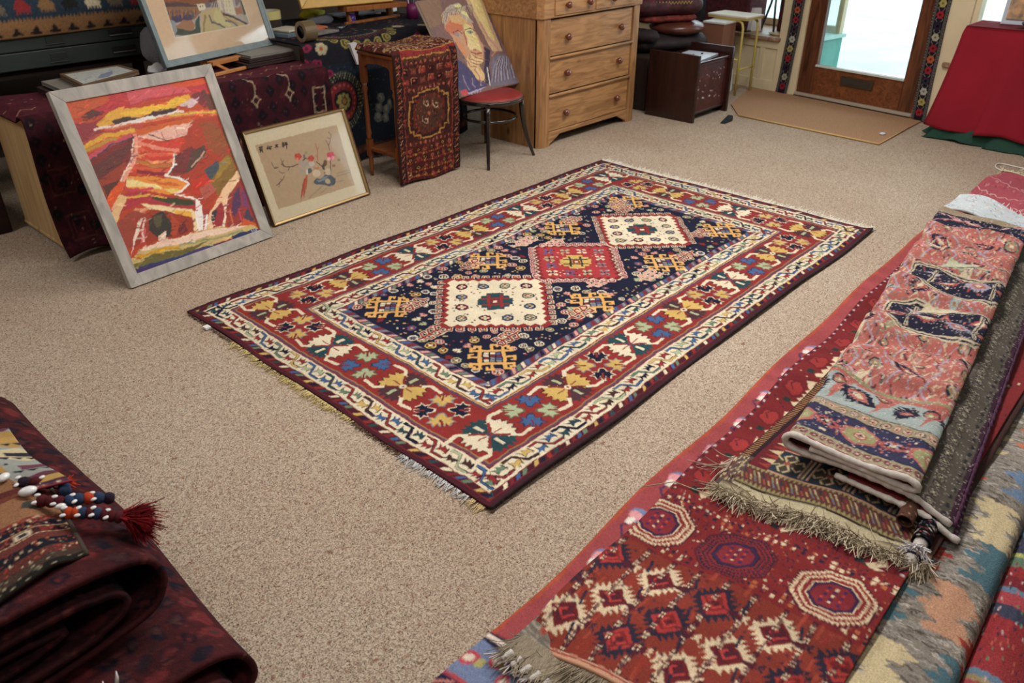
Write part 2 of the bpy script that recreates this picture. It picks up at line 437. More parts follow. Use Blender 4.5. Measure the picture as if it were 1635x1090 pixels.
mb.build('stall_riser', M_CREAM, wf, bevel=.003)
MB(WM).box(-3.6, -.25, -.03, .10, .43, .46).box(1.18, 5.6, -.03, .10, .43, .46).build('sill', wood_mat('scuffed_sill_wood', (120, 86, 62), (178, 150, 128), 'X', 5, .5), wf, bevel=.004)
MB(WM).box(-3.6, -.25, .10, .60, .43, .458).build('window_display_board', wood_mat('display_board_wood', (130, 92, 64), (170, 130, 100), 'X', 4, .35), wf)
# door
d = empty('door_1', WM @ Vector((0, 0, 0)), rz=ANG); tag(d, kind='structure')
MB(WM).box(-.03, .125, .02, .07, .02, 2.1).box(.90, 1.03, .02, .07, .02, 2.1).build('door_stile', M_DOOR, d, bevel=.004)
MB(WM).box(.125, .90, .022, .068, .02, .285).box(.125, .90, .022, .068, 1.95, 2.1).build('door_rail', M_DOORH, d, bevel=.003)
MB(WM).box(.125, .90, .042, .048, .285, 1.95).build('door_pane', M_GLASS, d)
MB(WM).box(.12, .905, .010, .024, .272, .288).build('glazing_bead', mat('pale_bead', (205, 214, 205), .4), d)
lf = MB(WM).box(.37, .66, .012, .026, .155, .232).build('letter_flap', mat('tarnished_brass', (92, 82, 66), .35, metal=.7), d, bevel=.004)
MB(WM).box(.395, .635, .008, .013, .172, .215).build('flap_plate', mat('dull_steel', (80, 78, 72), .4, metal=.6), lf, bevel=.002)
MB(WM).box(-.03, 1.03, -.012, .02, .018, .042).build('draught_strip', mat('aluminium_strip', (200, 190, 175), .35, metal=.4), d, bevel=.003)
MB(WM).box(-.03, 1.03, -.02, .02, .0, .016).build('draught_brush', mat('black_rubber', (22, 20, 20), .7), d)
MB(WM).box(.985, 1.0, .008, .022, .9, 1.2).build('door_handle', mat('brass_pull', (150, 120, 60), .3, metal=.9), d, bevel=.003)
# windows either side
w1 = empty('window_1', WM @ Vector((-1.9, .63, .46))); tag(w1, kind='structure')
MB(WM).box(-3.6, -.05, .60, .66, .46, .52).box(-3.6, -.05, .60, .66, 2.25, 2.3).box(-.10, -.05, .60, .66, .52, 2.25).build('window_frame', M_CREAM, w1, bevel=.003)
MB(WM).box(-3.6, -.10, .627, .633, .52, 2.25).box(-.075, -.069, .13, .60, .46, 2.25).build('pane', M_GLASS, w1)
w2 = empty('window_2', WM @ Vector((3.4, .06, .45))); tag(w2, kind='structure')
MB(WM).box(1.29, 1.33, .02, .10, .46, 2.3).box(1.33, 5.6, .02, .10, .46, .50).build('window_frame', M_CREAM, w2, bevel=.003)
MB(WM).box(1.33, 5.6, .057, .063, .50, 2.3).build('pane', M_GLASS, w2)
# outdoors
st = MB().box(7.4, 40, -30, 40, -.14, -.06).build('street', mat('pale_wet_asphalt', (205, 218, 218), .6, vary=.06, vscale=2)); tag(st, kind='structure')
mb = MB()
for (x0, y0, x1, y1) in ((10.3, 3.3, 10.5, 1.2), (8.7, 4.2, 8.8, -3.0)):
    mb.hexa([(x0, y0, -.06), (x1, y1, -.06), (x1 + .12, y1, -.06), (x0 + .12, y0, -.06), (x0, y0, -.055), (x1, y1, -.055), (x1 + .12, y1, -.055), (x0 + .12, y0, -.055)])
tag(mb.build('trim_1', mat('road_line_white', (250, 252, 250), .7)), kind='structure')
# the display's outer riser and its return in the porch, painted teal
tag(MB(WM).box(-3.6, -.04, .12, .66, -.06, .425).build('porch_stall_riser', mat('teal_masonry_paint', (96, 167, 156), .55, vary=.05), bevel=.008), kind='structure')
tag(MB(WM).box(-3.6, -.02, .62, .68, .43, .46).box(-.24, -.02, .12, .62, .43, .46).build('trim_2', mat('pale_teal_sill_paint', (180, 220, 216), .5), bevel=.005), kind='structure')
# ------------------------------------------------------------------ the navy rug on the floor
NAVY = (22, 26, 50); IV = (212, 198, 168); RED = (138, 36, 34); DRED = (120, 30, 36); MAR = (72, 24, 36); BLUE = (58, 92, 140); GRN = (96, 122, 98)
TEAL = (34, 66, 74); OCH = (196, 160, 76); GOLD = (214, 158, 72); PUR = (92, 62, 88); BRN = (70, 40, 34); PINK = (205, 140, 128); LGRN = (160, 170, 130); GREY = (120, 124, 132)

def crab(c, x, y, s, rot, col, edge=None):
    h_ = [(.22,-.75),(.26,-.25),(.62,-.8),(.84,-.28),(1.25,-.18),(.82,.16),(.98,.62),(.48,.46),(.22,1.1)]
    pts = h_ + [(-q[0], q[1]) for q in h_[::-1]]
    if not edge: edge = tuple(v*.55 for v in col)
    c.push(x, y, rot)
    if edge: c.poly([(p[0]*s*1.18, p[1]*s*1.18) for p in pts], edge)
    c.poly([(p[0]*s, p[1]*s) for p in pts], col)
    c.rect(-s*.10, -s*1.0, s*.10, s*.25, RED if edge == IV else DRED)
    c.pop()
def fan(c, x, y, s, rot, col, eye=None):
    c.push(x, y, rot)
    o = [(.07, .12), (.26, .34), (.34, .22), (.44, .46), (.62, .40), (.60, .66), (.74, .76), (.50, .84), (.46, 1.04), (.28, .90), (.16, 1.16), (.04, .94)]
    o = o + [(-q[0], q[1]) for q in o[::-1]]
    if col == IV or col == OCH: c.poly([(q[0]*s*1.1, q[1]*s*1.05 - s*.0) for q in o], tuple(v*.45 for v in DRED))
    c.poly([(q[0]*s, q[1]*s) for q in o], col)
    if eye: c.rect(-s*.08, s*.32, s*.08, s*.78, eye)
    else: c.rect(-s*.035, s*.2, s*.035, s*.62, RED)
    c.pop()
def star(c, x, y, s, kind, rot=0):
    c.push(x, y, rot)
    a, b_, e = ((IV, TEAL, IV), (OCH, (74, 44, 52), LGRN))[kind % 2]
    for k in range(4):
        fan(c, 0, 0, s, k*pi/2, a if k % 2 else b_, None if k % 2 else e)
    c.ell(0, 0, s*.17, s*.17, PUR if kind % 2 == 0 else IV, 8); c.ell(0, 0, s*.08, s*.08, RED, 6)
    for k in range(4):      # hooked arms on the diagonals
        c.push(0, 0, k*pi/2 + pi/4)
        c.line([(0, s*.2), (0, s*.95)], s*.12, RED if kind % 2 == 0 else DRED)
        c.line([(0, s*.85), (0, s*1.22), (s*.5*(1 if k % 2 else -1), s*1.62)], s*.16, IV)
        c.pop()
    c.pop()
def octo(c, x, y, r, cols):
    c.ell(x, y, r*1.12, r*1.12, cols[0], 8, a0=pi/8); c.ell(x, y, r*.86, r*.86, cols[1], 8, a0=pi/8)
    for k in range(4):
        q = k*pi/2; c.rect(x + r*.45*cos(q) - r*.2, y + r*.45*sin(q) - r*.2, x + r*.45*cos(q) + r*.2, y + r*.45*sin(q) + r*.2, cols[2])
    c.rect(x - r*.22, y - r*.22, x + r*.22, y + r*.22, cols[3])
def goldmotif(c, x, y, s):
    c.push(x, y, pi/4)
    for k in range(4):
        c.push(0, 0, k*pi/2)
        for j in (-.52, 0, .52):
            t_ = s*(.98 if j == 0 else .90); w_ = s*.15
            c.line([(j*s, s*.30), (j*s, t_)], w_, GOLD)
            hk = .24 if j >= 0 else -.24
            c.line([(j*s - (s*.05 if hk > 0 else -s*.05), t_), (j*s + hk*s, t_)], s*.14, GOLD); c.line([(j*s + hk*s, t_ + s*.05), (j*s + hk*s, t_ - s*.18)], s*.11, GOLD)
        c.pop()
    c.rect(-s*.60, -s*.60, s*.60, s*.60, GOLD); c.rect(-s*.44, -s*.44, s*.44, s*.44, NAVY)
    pal = [GREY, DRED, IV, BLUE, IV, GREY, DRED, IV, GREY, BLUE, IV, DRED]
    for i in range(4):
        for j in range(3):
            c.rect(-s*.41 + i*s*.21, -s*.38 + j*s*.26, -s*.41 + i*s*.21 + s*.17, -s*.38 + j*s*.26 + s*.21, pal[(i*3 + j*5) % 12])
    c.pop()
def branch(c, x, y, s, rot, col, flip=1):
    c.push(x, y, rot, 1, flip)
    for w_, cc in ((.12, IV), (.07, col)):
        c.line([(0, 0), (s, 0)], s*w_, cc)
        for j in range(3):
            px = s*(.3 + .3*j)
            for sg in (1, -1):
                c.line([(px - s*.12, 0), (px, sg*s*.25), (px + s*.14, sg*s*.25), (px + s*.14, sg*s*.14)], s*w_, cc)
        c.line([(s, 0), (s*1.12, s*.14), (s*1.0, s*.22)], s*w_, cc)
    c.pop()
def medallion(c, x, y, half, ground, zig, hook, motif):
    c.push(x, y, pi/4)
    n = 9
    for k in range(4):
        c.push(0, 0, k*pi/2)
        for j in range(n):
            u = -half + (j + .5)*2*half/n; st_ = half*.085
            for w_, cc in ((.022, IV if hook != IV else (235, 180, 170)), (.011, hook if hook != IV else DRED)):
                c.line([(u, half + .005), (u, half + .042), (u + .022, half + .042), (u + .022, half + .026)], w_*.62, cc)
        c.pop()
    m_ = half + .014
    def zz(r, amp):
        o = []
        for k in range(4):
            for j in range(n*2):
                u = -r + j*r/n; v = r + (amp if j % 2 else -amp)
                q = k*pi/2; o.append((u*cos(q) + v*sin(q), -u*sin(q) + v*cos(q)))
        return o
    c.poly(zz(m_ + .006, .009), IV if ground != IV else zig); c.poly(zz(m_, .009), zig if ground == IV else DRED)
    c.poly(zz(m_ - .016, .009), ground)
    c.pop()
    rn = random.Random(int(x*100))
    c.push(x, y, pi/4)
    P = [(i, j) for i in (-1, -.33, .33, 1) for j in (-1, -.33, .33, 1) if not (abs(i) < .5 and abs(j) < .5)]
    for q, (i, j) in enumerate(P):
        a, b_ = (i*half*.70, j*half*.70)
        if ground == IV: octo(c, a, b_, .026, (NAVY, (LGRN, BLUE, DRED)[q % 3], (RED, OCH, IV)[q % 3], (IV, NAVY, LGRN)[q % 3]))
        else:
            for dx, dy in ((0, 0), (.018, .014), (-.018, .014), (.018, -.014), (-.018, -.014)): c.ell(a + dx, b_ + dy, .0105, .0105, (IV, LGRN, BLUE)[q % 3] if q % 4 else GREY, 6)
            c.ell(a, b_, .008, .008, NAVY, 6)
    for q in range(70):
        a, b_ = rn.uniform(-half, half)*.88, rn.uniform(-half, half)*.88
        if max(abs(a), abs(b_)) < .075: continue
        c.ell(a, b_, .006, .006, rn.choice((NAVY, DRED)) if ground == IV else rn.choice((IV, NAVY, OCH)), 4)
    s = .078
    o = [(-1,-.5),(-.7,-.5),(-.7,-.8),(-.4,-.8),(-.4,-1),(.4,-1),(.4,-.8),(.7,-.8),(.7,-.5),(1,-.5),(1,.5),(.7,.5),(.7,.8),(.4,.8),(.4,1),(-.4,1),(-.4,.8),(-.7,.8),(-.7,.5),(-1,.5)]
    c.poly([(p[0]*s, p[1]*s) for p in o], TEAL if ground == IV else OCH)
    hk = RED if ground == IV else (60, 50, 40)
    for j in (-.35, .35):
        c.line([(j*s, -s*.75), (j*s, s*.75)], s*.15, hk); c.line([(-s*.75, j*s), (s*.75, j*s)], s*.15, hk)
    c.rect(-s*.25, -s*.25, s*.25, s*.25, DRED if ground == IV else RED); c.rect(-s*.12, -s*.12, s*.12, s*.12, IV)
    c.pop()

def side_frames(c, Lx, Ly):
    """the four borders of a rug: x along the edge, y inwards"""
    return [((0, 0, 0, 1, 1), Lx), ((Lx, 0, pi/2, 1, 1), Ly), ((Lx, Ly, pi, 1, 1), Lx), ((0, Ly, -pi/2, 1, 1), Ly)]
def barber(c, a0, a1, y0, y1, cols, step=.03, slant=.02):
    n = int((a1 - a0) / step); 
    for i in range(n + 1):
        x = a0 + i*step; xe = min(x + step*.62, a1)
        if xe > x: c.poly([(x, y0), (xe, y0), (min(xe + slant, a1), y1), (min(x + slant, a1), y1)], cols[i % len(cols)])
def latch_border(c, a0, a1, y0, y1, k0=0):
    n = max(1, round((a1 - a0) / .118)); st_ = (a1 - a0) / n; h_ = y1 - y0
    pal = [RED, BLUE, BRN, GRN, RED, OCH, NAVY, BLUE, RED, TEAL, LGRN]
    for i in range(n):
        c.push(a0 + i*st_, y0)
        A, B = pal[(i*2 + k0) % 11], pal[(i*2 + 3 + k0) % 11]
        def q(p): return [(u*st_, v*h_) for u, v in p]
        for col, wd in ((NAVY, h_*.22), (A, h_*.135)):
            c.line(q([(.0, .84), (.34, .84), (.62, .17), (1.0, .17)]), wd*.8, col)
        for (u, v, f) in ((.22, .30, 1), (.74, .70, -1)):
            t = [(u-.2, v-.18*f), (u-.04, v-.02*f), (u-.02, v-.2*f), (u+.1, v+.0*f), (u+.14, v-.16*f), (u+.2, v+.22*f), (u+.02, v+.12*f), (u-.12, v+.24*f), (u-.1, v+.04*f)]
            tt = [(u + (a-u)*1.22, v + (b-v)*1.22) for a, b in t]
            c.poly(q(tt), NAVY); c.poly(q(t), B)
        for (u, v) in ((.1, .62), (.92, .42), (.5, .5)): c.ell(u*st_, v*h_, .0035, .0035, RED, 4)
        c.pop()

def main_rug_field():
    LX, LY = 2.98, 1.83
    c = Cv(LX, LY, 275, MAR)
    d0 = .018
    c.rect(d0, d0, LX-d0, LY-d0, DRED)
    for o_, col in ((.022, MAR), (.045, DRED), (.049, IV), (.128, DRED), (.133, PUR), (.141, (150, 110, 60)), (.147, RED), (.352, PUR), (.364, OCH), (.368, DRED), (.373, IV), (.452, DRED), (.456, PUR), (.488, NAVY)):
        c.rect(o_, o_, LX-o_, LY-o_, col)
    for fi, (fr, Ln) in enumerate(side_frames(c, LX, LY)):
        c.push(fr[0], fr[1], fr[2])
        barber(c, .024, Ln-.024, .024, .045, [TEAL, MAR, IV, DRED, BLUE, GRN, MAR, OCH, NAVY, RED], .03, .018)
        latch_border(c, .055, Ln-.055, .054, .125, fi*2)
        latch_border(c, .38, Ln-.38, .378, .449, fi*3+1)
        barber(c, .458, Ln-.458, .458, .486, [IV, BLUE, DRED, GREY, NAVY, PINK, GRN], .028, .02)
        # main red border: stars with groups of four leaves between
        n = 7 if Ln > 2.5 else 4
        a0, a1 = .255, Ln - .255; st_ = (a1 - a0) / (n - 1)
        for i in range(n):
            if fi < 4 and i < n - 1: star(c, a0 + i*st_, .252, .090, i + fi)
            if i < n - 1:
                xm = a0 + (i + .5)*st_; k = (i + fi) % 2
                pc = ((BLUE, None), (GRN if k else LGRN, None)) if k == 0 else ((NAVY, IV), (OCH, GREY))
                for sx, sy, rr in ((1, 1, -pi/4), (-1, 1, pi/4), (1, -1, -3*pi/4), (-1, -1, 3*pi/4)):
                    f, e = pc[0] if sx*sy > 0 else pc[1]
                    crab(c, xm + sx*.047, .252 + sy*.047, .0365, rr + pi, f, e)
        c.pop()
    # field flowers
    rn = random.Random(5)
    def free(x, y, mr=.0):
        for mx in (.98, 1.56, 2.13):
            if abs(x - mx) + abs(y - .915) < .37: return False
        for gx, gy in G:
            if hypot(x - gx, y - gy) < .105: return False
        return True
    G = [(.63, .60), (.62, 1.23), (1.27, .59), (1.27, 1.24), (1.85, .59), (1.85, 1.24), (2.42, .60), (2.42, 1.23)]
    for i in range(37):
        for j in range(16):
            x = .52 + i*.0537 + rn.uniform(-.01, .01); y = .52 + j*.0537 + rn.uniform(-.01, .01)
            if not free(x, y): continue
            t = rn.random()
            if t < .46: octo(c, x, y, rn.choice((.016, .02, .022)), rn.choice(((IV, NAVY, IV, DRED), (OCH, MAR, OCH, IV), (PINK, DRED, IV, NAVY), (LGRN, DRED, LGRN, IV), (IV, GREY, NAVY, RED), (MAR, BLUE, RED, OCH))))
            elif t < .8:
                for q in range(3): c.ell(x + rn.uniform(-.018, .018), y + rn.uniform(-.018, .018), .0055, .0055, rn.choice((IV, RED, OCH, PINK, LGRN)), 4)
            else: crab(c, x, y, .017, rn.choice((0, pi/2, pi, -pi/2)), rn.choice((PINK, DRED, LGRN, IV)))
    for gx, gy in G: goldmotif(c, gx, gy, .092)
    for (x, y, r_, col) in ((.86, .66, pi, RED), (.80, 1.16, pi, RED), (.52, .915, 0, RED), (1.08, .57, 0, RED), (1.10, 1.27, 0, RED), (1.38, .70, 0, PINK), (1.74, 1.14, pi, PINK), (1.60, .56, 0, PINK), (1.50, 1.27, 0, PINK), (2.06, .56, pi, RED), (2.06, 1.28, pi, RED), (2.22, .66, 0, RED), (2.24, 1.17, 0, RED), (2.30, 1.26, 0, RED)):
        branch(c, x, y, .13, r_, col)
    medallion(c, .98, .915, .215, IV, RED, RED, 0)
    medallion(c, 2.13, .915, .20, IV, RED, RED, 0)
    medallion(c, 1.56, .915, .18, (165, 42, 48), IV, IV, 0)
    c.warp(.004, .05, 3); c.warp(.0018, .012, 9)
    c.abrash(.10, .05, 4, 'y'); c.speck(.10)
    return c
def build_main_rug():
    c = main_rug_field(); C = c.out(); ny, nx, _ = C.shape
    root = empty('patterned_rug', (2.76, 2.19, 0), 'navy rug with ivory and red medallions laid flat in the middle of the carpet', 'rug')
    u = np.linspace(0, 1, nx)[None, :]; v = np.linspace(0, 1, ny)[:, None]
    # corners measured on the floor: near-left, near-right, far-right, far-left ; v=0 is the right (low Y) edge
    NR, FR, FL, NL = (1.27, 1.262), (4.245, 1.30), (4.265, 3.128), (1.292, 3.10)
    def bl(k): return (NR[k]*(1-u)*(1-v) + FR[k]*u*(1-v) + FL[k]*u*v + NL[k]*(1-u)*v)
    X, Y = bl(0) + 0*u*v, bl(1) + 0*u*v
    Y = Y + .006*np.sin(u*19 + 1)*(1 - v)**2 + .005*np.sin(u*23)*v**2 + .010*np.exp(-((u-.52)/.1)**2)*(1-v)
    X = X + .006*np.sin(v*17)*(1 - u)**3
    Z = .011 + .003*noise2(ny, nx, 60, 8) * np.ones((ny, nx))
    edge = np.minimum(np.minimum(u*nx, (1-u)*nx), np.minimum(v*ny, (1-v)*ny))
    Z = Z + .010*np.clip(1 - edge/14., 0, 1)**2 * 0 + .012*np.exp(-(v/.012)**2)*(.6 + .4*np.sin(u*13))
    P = np.stack([X, Y, Z], -1)
    grid_mesh('pile', P, C, M_CLOTH, root, thick=.0105, back=(60, 40, 44))
    # overcast side cords
    for v_, nm in ((0, 'side_cord'), (1, 'side_cord')):
        pts = [tuple(P[0 if v_ == 0 else -1, min(int(i*(nx-1)/60), nx-1)] + np.array([0, -.003 if v_ == 0 else .003, -.004])) for i in range(61)]
        cord(nm, pts, .007, M_CORD_DARK, root, .15, 6, v_ + 3)
    # fringes
    r = np.random.RandomState(2)
    n = 620; t = np.sort(r.uniform(0.01, .995, n))
    roots = np.stack([1.272 + (1.29 - 1.272)*t, 1.262 + (3.098 - 1.262)*t, np.full(n, .006)], 1)
    lens = np.where(t < .22, .030, np.where(t < .42, .018, .030)) * r.uniform(.7, 1.25, n)
    lens = np.where(t > .8, .012, lens)
    pal = np.array([(222, 200, 150), (212, 212, 214), (168, 152, 110), (214, 196, 140), (120, 100, 80)], float)
    idx = np.where(t < .05, 0, np.where(t < .22, 1, np.where(t < .36, 4, np.where(t < .8, 3, 4))))
    threads('fringe', roots, np.tile([-1.0, -.1, 0], (n, 1)) + r.randn(n, 3)*[0, .3, .1], lens, .0022, pal[idx], M_YARN, root, .1, .25, 3, 0.0)['kind'] = 'stuff'
    n = 2600; t = np.sort(r.uniform(0, 1, n))
    roots = np.stack([4.243 + .02*t, 1.30 + 1.828*t, np.full(n, .007)], 1)
    threads('fringe', roots, np.tile([1.0, 0, 0.1], (n, 1)) + r.randn(n, 3)*[0, .2, .05], r.uniform(.018, .034, n), .0034, np.array([(222, 214, 200)]*n), M_YARN, root, .1, .3, 3, 0.0)['kind'] = 'stuff'
    MB().box(1.262, 1.285, 2.90, 2.93, .004, .013).build('fringe_tag', mat('white_tape', (225, 225, 225), .6), root)
M_CORD_DARK = mat('aubergine_overcast_wool', (48, 22, 30), .95, bump=.6, bscale=300)
build_main_rug()
# ------------------------------------------------------------------ the stack of rugs on the right
WHITE_YARN = mat('white_cotton_yarn', (222, 214, 208), .95, bump=.9, bscale=500, vary=.06, vscale=60)
CREAM_YARN = mat('cream_wool_yarn', (190, 176, 144), .95, bump=.9, bscale=500, vary=.12, vscale=60)
def smooth(x): x = np.clip(x, 0, 1); return x*x*(3 - 2*x)
def skewA(X): return .952 + .047*(X - 1.0) - .006*np.maximum(X - 3.6, 0)**2*6

# --- bottom rug: plain rose edge, navy and white flower guard, blue border at the near end
def rose_rug():
    c = Cv(4.62, .95, 190, (160, 66, 70))            # x along (0 = near end), y from right to left edge
    rn = random.Random(3)
    W = .95
    c.rect(0, W - .012, 4.62, W, (176, 74, 44))
    # worn guard line between rose edge and border
    for i in range(230):
        x = i*.02 + rn.uniform(-.004, .004); y = W - .105 + .006*sin(x*9)
        c.ell(x, y, .011, .010, rn.choice(((34, 36, 74), (222, 206, 204), (222, 206, 204), (90, 100, 140), (210, 120, 130))), 6)
    c.rect(0, 0, 4.62, W - .125, (150, 44, 52))
    # near end: navy and sky blue bands
    c.rect(0, 0, .24, W, (104, 124, 158))
    for x0, x1, col in ((.235, .25, (226, 208, 196)), (.25, .32, (36, 38, 72)), (.32, .335, (190, 70, 80)), (.335, .45, (112, 128, 164)), (.45, .462, (40, 36, 60)), (.462, .476, (224, 206, 190)), (.476, .484, (40, 36, 60))):
        c.rect(x0, 0, x1, W, col)
    for i in range(20):
        y = W - .02 - i*.05
        for (x0, s) in ((.10, .03), (.39, .024)):
            c.ell(x0 + .03*(i % 2), y, s, s*.8, (196, 58, 74), 8); c.ell(x0 + .03*(i % 2), y, s*.55, s*.45, (226, 210, 190), 6)
            c.ell(x0 + .03*((i+1) % 2), y + .025, s*.7, s*.5, (176, 168, 96), 6)
        c.line([(.14, y), (.2, y + .03), (.2, y - .02)], .007, (190, 66, 80)); c.line([(.04, y), (.07, y + .02)], .006, (34, 38, 76))
        c.push(.285, y, 0); c.line([(-.03, -.02), (0, .02), (.03, -.02)], .007, (220, 130, 110)); c.pop()
    for i in range(9):   # flowers that ride over the rose edge
        x = .62 + i*.21; y = W - .055 + rn.uniform(-.012, .012)
        c.line([(x - .09, y - .03), (x - .03, y + .012), (x, y)], .006, (52, 48, 90))
        c.ell(x + .035, y - .005, .034, .026, (112, 132, 172), 9); c.ell(x + .03, y, .024, .02, (228, 150, 156), 8); c.ell(x + .005, y + .004, .020, .014, (232, 222, 210), 5)
    c.warp(.006, .05, 21); c.abrash(.12, .04, 22, 'y'); c.speck(.12)
    return c
def flat_rug(name, c, XY, Z, m, root, thick=.008, back=None):
    C = c.out(); ny, nx, _ = C.shape
    u = np.linspace(0, 1, nx)[None, :] + np.zeros((ny, 1)); v = np.linspace(0, 1, ny)[:, None] + np.zeros((1, nx))
    X, Y = XY(u, v); P = np.stack([X, Y, Z(u, v, X, Y)], -1)
    return grid_mesh(name, P, C, m, root, thick=thick, back=back), P
rA = empty('rose_edged_rug', (2.9, .6, 0), 'lowest rug of the stack, rose red edge and blue flowered near end', 'rug', 'rugs stacked on the right')
c = rose_rug()
flat_rug('pile', c, lambda u, v: (.46 + 4.60*u + .02*np.sin(v*9), -.02*(1-v)*0 + .02 + (skewA(.46 + 4.6*u) + .008*np.sin(u*31) - .02)*v),
         lambda u, v, X, Y: .020 + .006*np.sin(u*26) * smooth((v - .8)/.2) + .006*np.sin(v*12) , M_CLOTH, rA, .018, (120, 70, 60))

# --- grey flat-woven rug end with white knotted fringe, between the bottom rug and the red one
rA2 = empty('grey_striped_rug', (1.6, .5, .03), 'grey woven rug end with white knotted fringe sticking out from under the red diamond rug', 'rug', 'rugs stacked on the right')
c = Cv(1.2, .70, 160, (128, 120, 108))
for i in range(200):
    x = i*.006; c.rect(x, 0, x + .003, .7, (96, 88, 80) if i % 3 else (176, 166, 150))
for i in range(14): c.rect(.085, i*.05, .10, i*.05 + .016, (168, 60, 48))
c.warp(.003, .02, 5); c.speck(.2)
flat_rug('weave', c, lambda u, v: (.93 + 1.2*u, .18 + .70*v - .0*u), lambda u, v, X, Y: .045 + .004*np.sin(Y*30), M_KILIM, rA2, .012)
r = np.random.RandomState(8); n = 420; t = r.uniform(0, 1, n)
threads('fringe', np.stack([np.full(n, .935) + r.uniform(0, .01, n), .19 + .68*t, np.full(n, .043)], 1), np.stack([-np.ones(n), np.sin(t*90)*.5, np.zeros(n)], 1), r.uniform(.03, .06, n), .004, np.array([(214, 208, 206)]*n), M_YARN, rA2, .4, .3, 4, .034, 4)['kind'] = 'stuff'
for k in range(24): cord('knot', [(.925, .20 + k*.0285, .046), (.895, .205 + k*.0285, .044)], .007, WHITE_YARN, rA2, .3, 6, k)

# --- red rug with ivory saw-edged diamonds and octagons
TR = (126, 34, 34); TRO = (136, 50, 36); TN = (40, 36, 58); TM = (84, 30, 44); TI = (214, 190, 154); TD = (110, 26, 34)
def saw_diamond(c, x, y, s, ivory):
    """x towards the far end; open jagged ring with a hooked centre"""
    c.push(x, y, pi/4)
    col = TI if ivory else (46, 40, 58)
    def ring(r, amp, k_):
        o = []
        for k in range(4):
            q = k*pi/2
            for j in range(k_*2):
                u = -r + j*r/k_; v = r + (amp if j % 2 else 0)
                o.append((u*cos(q) + v*sin(q), -u*sin(q) + v*cos(q)))
        return o
    c.poly(ring(s*.64, s*.30, 5), col)
    c.poly([(-s*.50, -s*.50), (s*.50, -s*.50), (s*.50, s*.50), (-s*.50, s*.50)], TD if ivory else (172, 44, 42))
    c.poly([(-s*.34, -s*.34), (s*.34, -s*.34), (s*.34, s*.34), (-s*.34, s*.34)], TM if ivory else TR)
    c.line([(-s*.2, -s*.28), (-s*.2, s*.16), (s*.2, s*.16), (s*.2, -s*.12)], s*.10, (184, 52, 48)); c.rect(-s*.12, -s*.2, s*.08, s*.05, TM)
    c.poly([(-s*.3, -s*.3), (-s*.95, -s*.66), (-s*.66, -s*.95)], TM)
    c.line([(s*.70, s*.9), (s*1.0, s*.9), (s*1.0, s*.66)], s*.09, col); c.line([(s*.9, s*.70), (s*.9, s*1.04)], s*.07, col)
    c.pop()
def gul(c, x, y, rx, ry, ivory):
    o = [(-1,-.42),(-.42,-1),(.42,-1),(1,-.42),(1,.42),(.42,1),(-.42,1),(-1,.42)]
    def oc(k, col): c.poly([(x + p[0]*rx*k, y + p[1]*ry*k) for p in o], col)
    oc(1.0, TM); oc(.95, (136, 36, 38))
    for i in range(8):
        a, b_ = o[i], o[(i+1) % 8]
        n = 7 if i % 2 else 6
        for rr, sz in ((.90, .072), (.74, .066)) if ivory else ((.90, .058), (.79, .052), (.68, .046)):
            for j in range(n):
                t = (j + .5)/n; px, py = (a[0] + (b_[0]-a[0])*t)*rr, (a[1] + (b_[1]-a[1])*t)*rr
                c.poly([(x + (px - sz)*rx, y + (py - sz*.6)*ry), (x + (px + sz)*rx, y + (py - sz*.6)*ry), (x + (px + sz*.4)*rx, y + (py + sz*1.25)*ry)], TI if ivory else TN)
    oc(.60, TI if ivory else TN); oc(.565, (60, 36, 70)); oc(.47, (132, 36, 46))
    for i in range(-2, 3):
        for j in range(-1, 2):
            if (i + j) % 2: c.rect(x + i*rx*.14 - rx*.05, y + j*ry*.2 - ry*.05, x + i*rx*.14 + rx*.05, y + j*ry*.2 + ry*.05, (64, 40, 84))
            else: c.rect(x + i*rx*.14 - rx*.04, y + j*ry*.2 - ry*.03, x + i*rx*.14 + rx*.04, y + j*ry*.2 + ry*.03, TI if i == 0 or j == 0 else (196, 70, 66))
def shield(c, x, y, s, fl=1):
    """border figure: red shield with ivory antler leaf"""
    c.push(x, y, 0, fl, 1)
    c.poly([(-s*.5, s*.1), (-s*.1, s*.75), (s*.5, s*.7), (s*.62, s*.2), (s*.3, -s*.1), (-s*.2, -.1*s)], TD); c.poly([(-s*.38, s*.16), (-s*.05, s*.6), (s*.42, s*.58), (s*.5, s*.22), (s*.25, 0), (-s*.15, .0)], (152, 42, 40))
    c.line([(s*.0, s*.3), (s*.25, s*.5), (s*.5, s*.38)], s*.05, TM)
    c.poly([(-s*.95, -s*.10), (-s*.62, -s*.46), (-s*.3, -s*.34), (-s*.22, -s*.62), (s*.02, -s*.40), (s*.18, -s*.66), (s*.34, -s*.40), (s*.62, -s*.56), (s*.66, -s*.22), (s*.98, -s*.24), (s*.80, s*.04), (s*.5, -s*.06), (s*.40, -s*.22), (s*.22, -s*.08), (s*.1, -s*.24), (-s*.08, -s*.06), (-s*.2, -s*.20), (-s*.42, -s*.02), (-s*.55, -s*.2), (-s*.8, s*.04)], TI)
    c.rect(-s*.85, s*.1, -s*.6, s*.35, (40, 52, 52)); c.rect(s*.55, -s*.6, s*.9, -s*.42, (40, 52, 52))
    for i in range(5): c.rect(-s*.6 + i*s*.3, -s*.72, -s*.5 + i*s*.3, -s*.64, (110, 70, 90))
    c.pop()
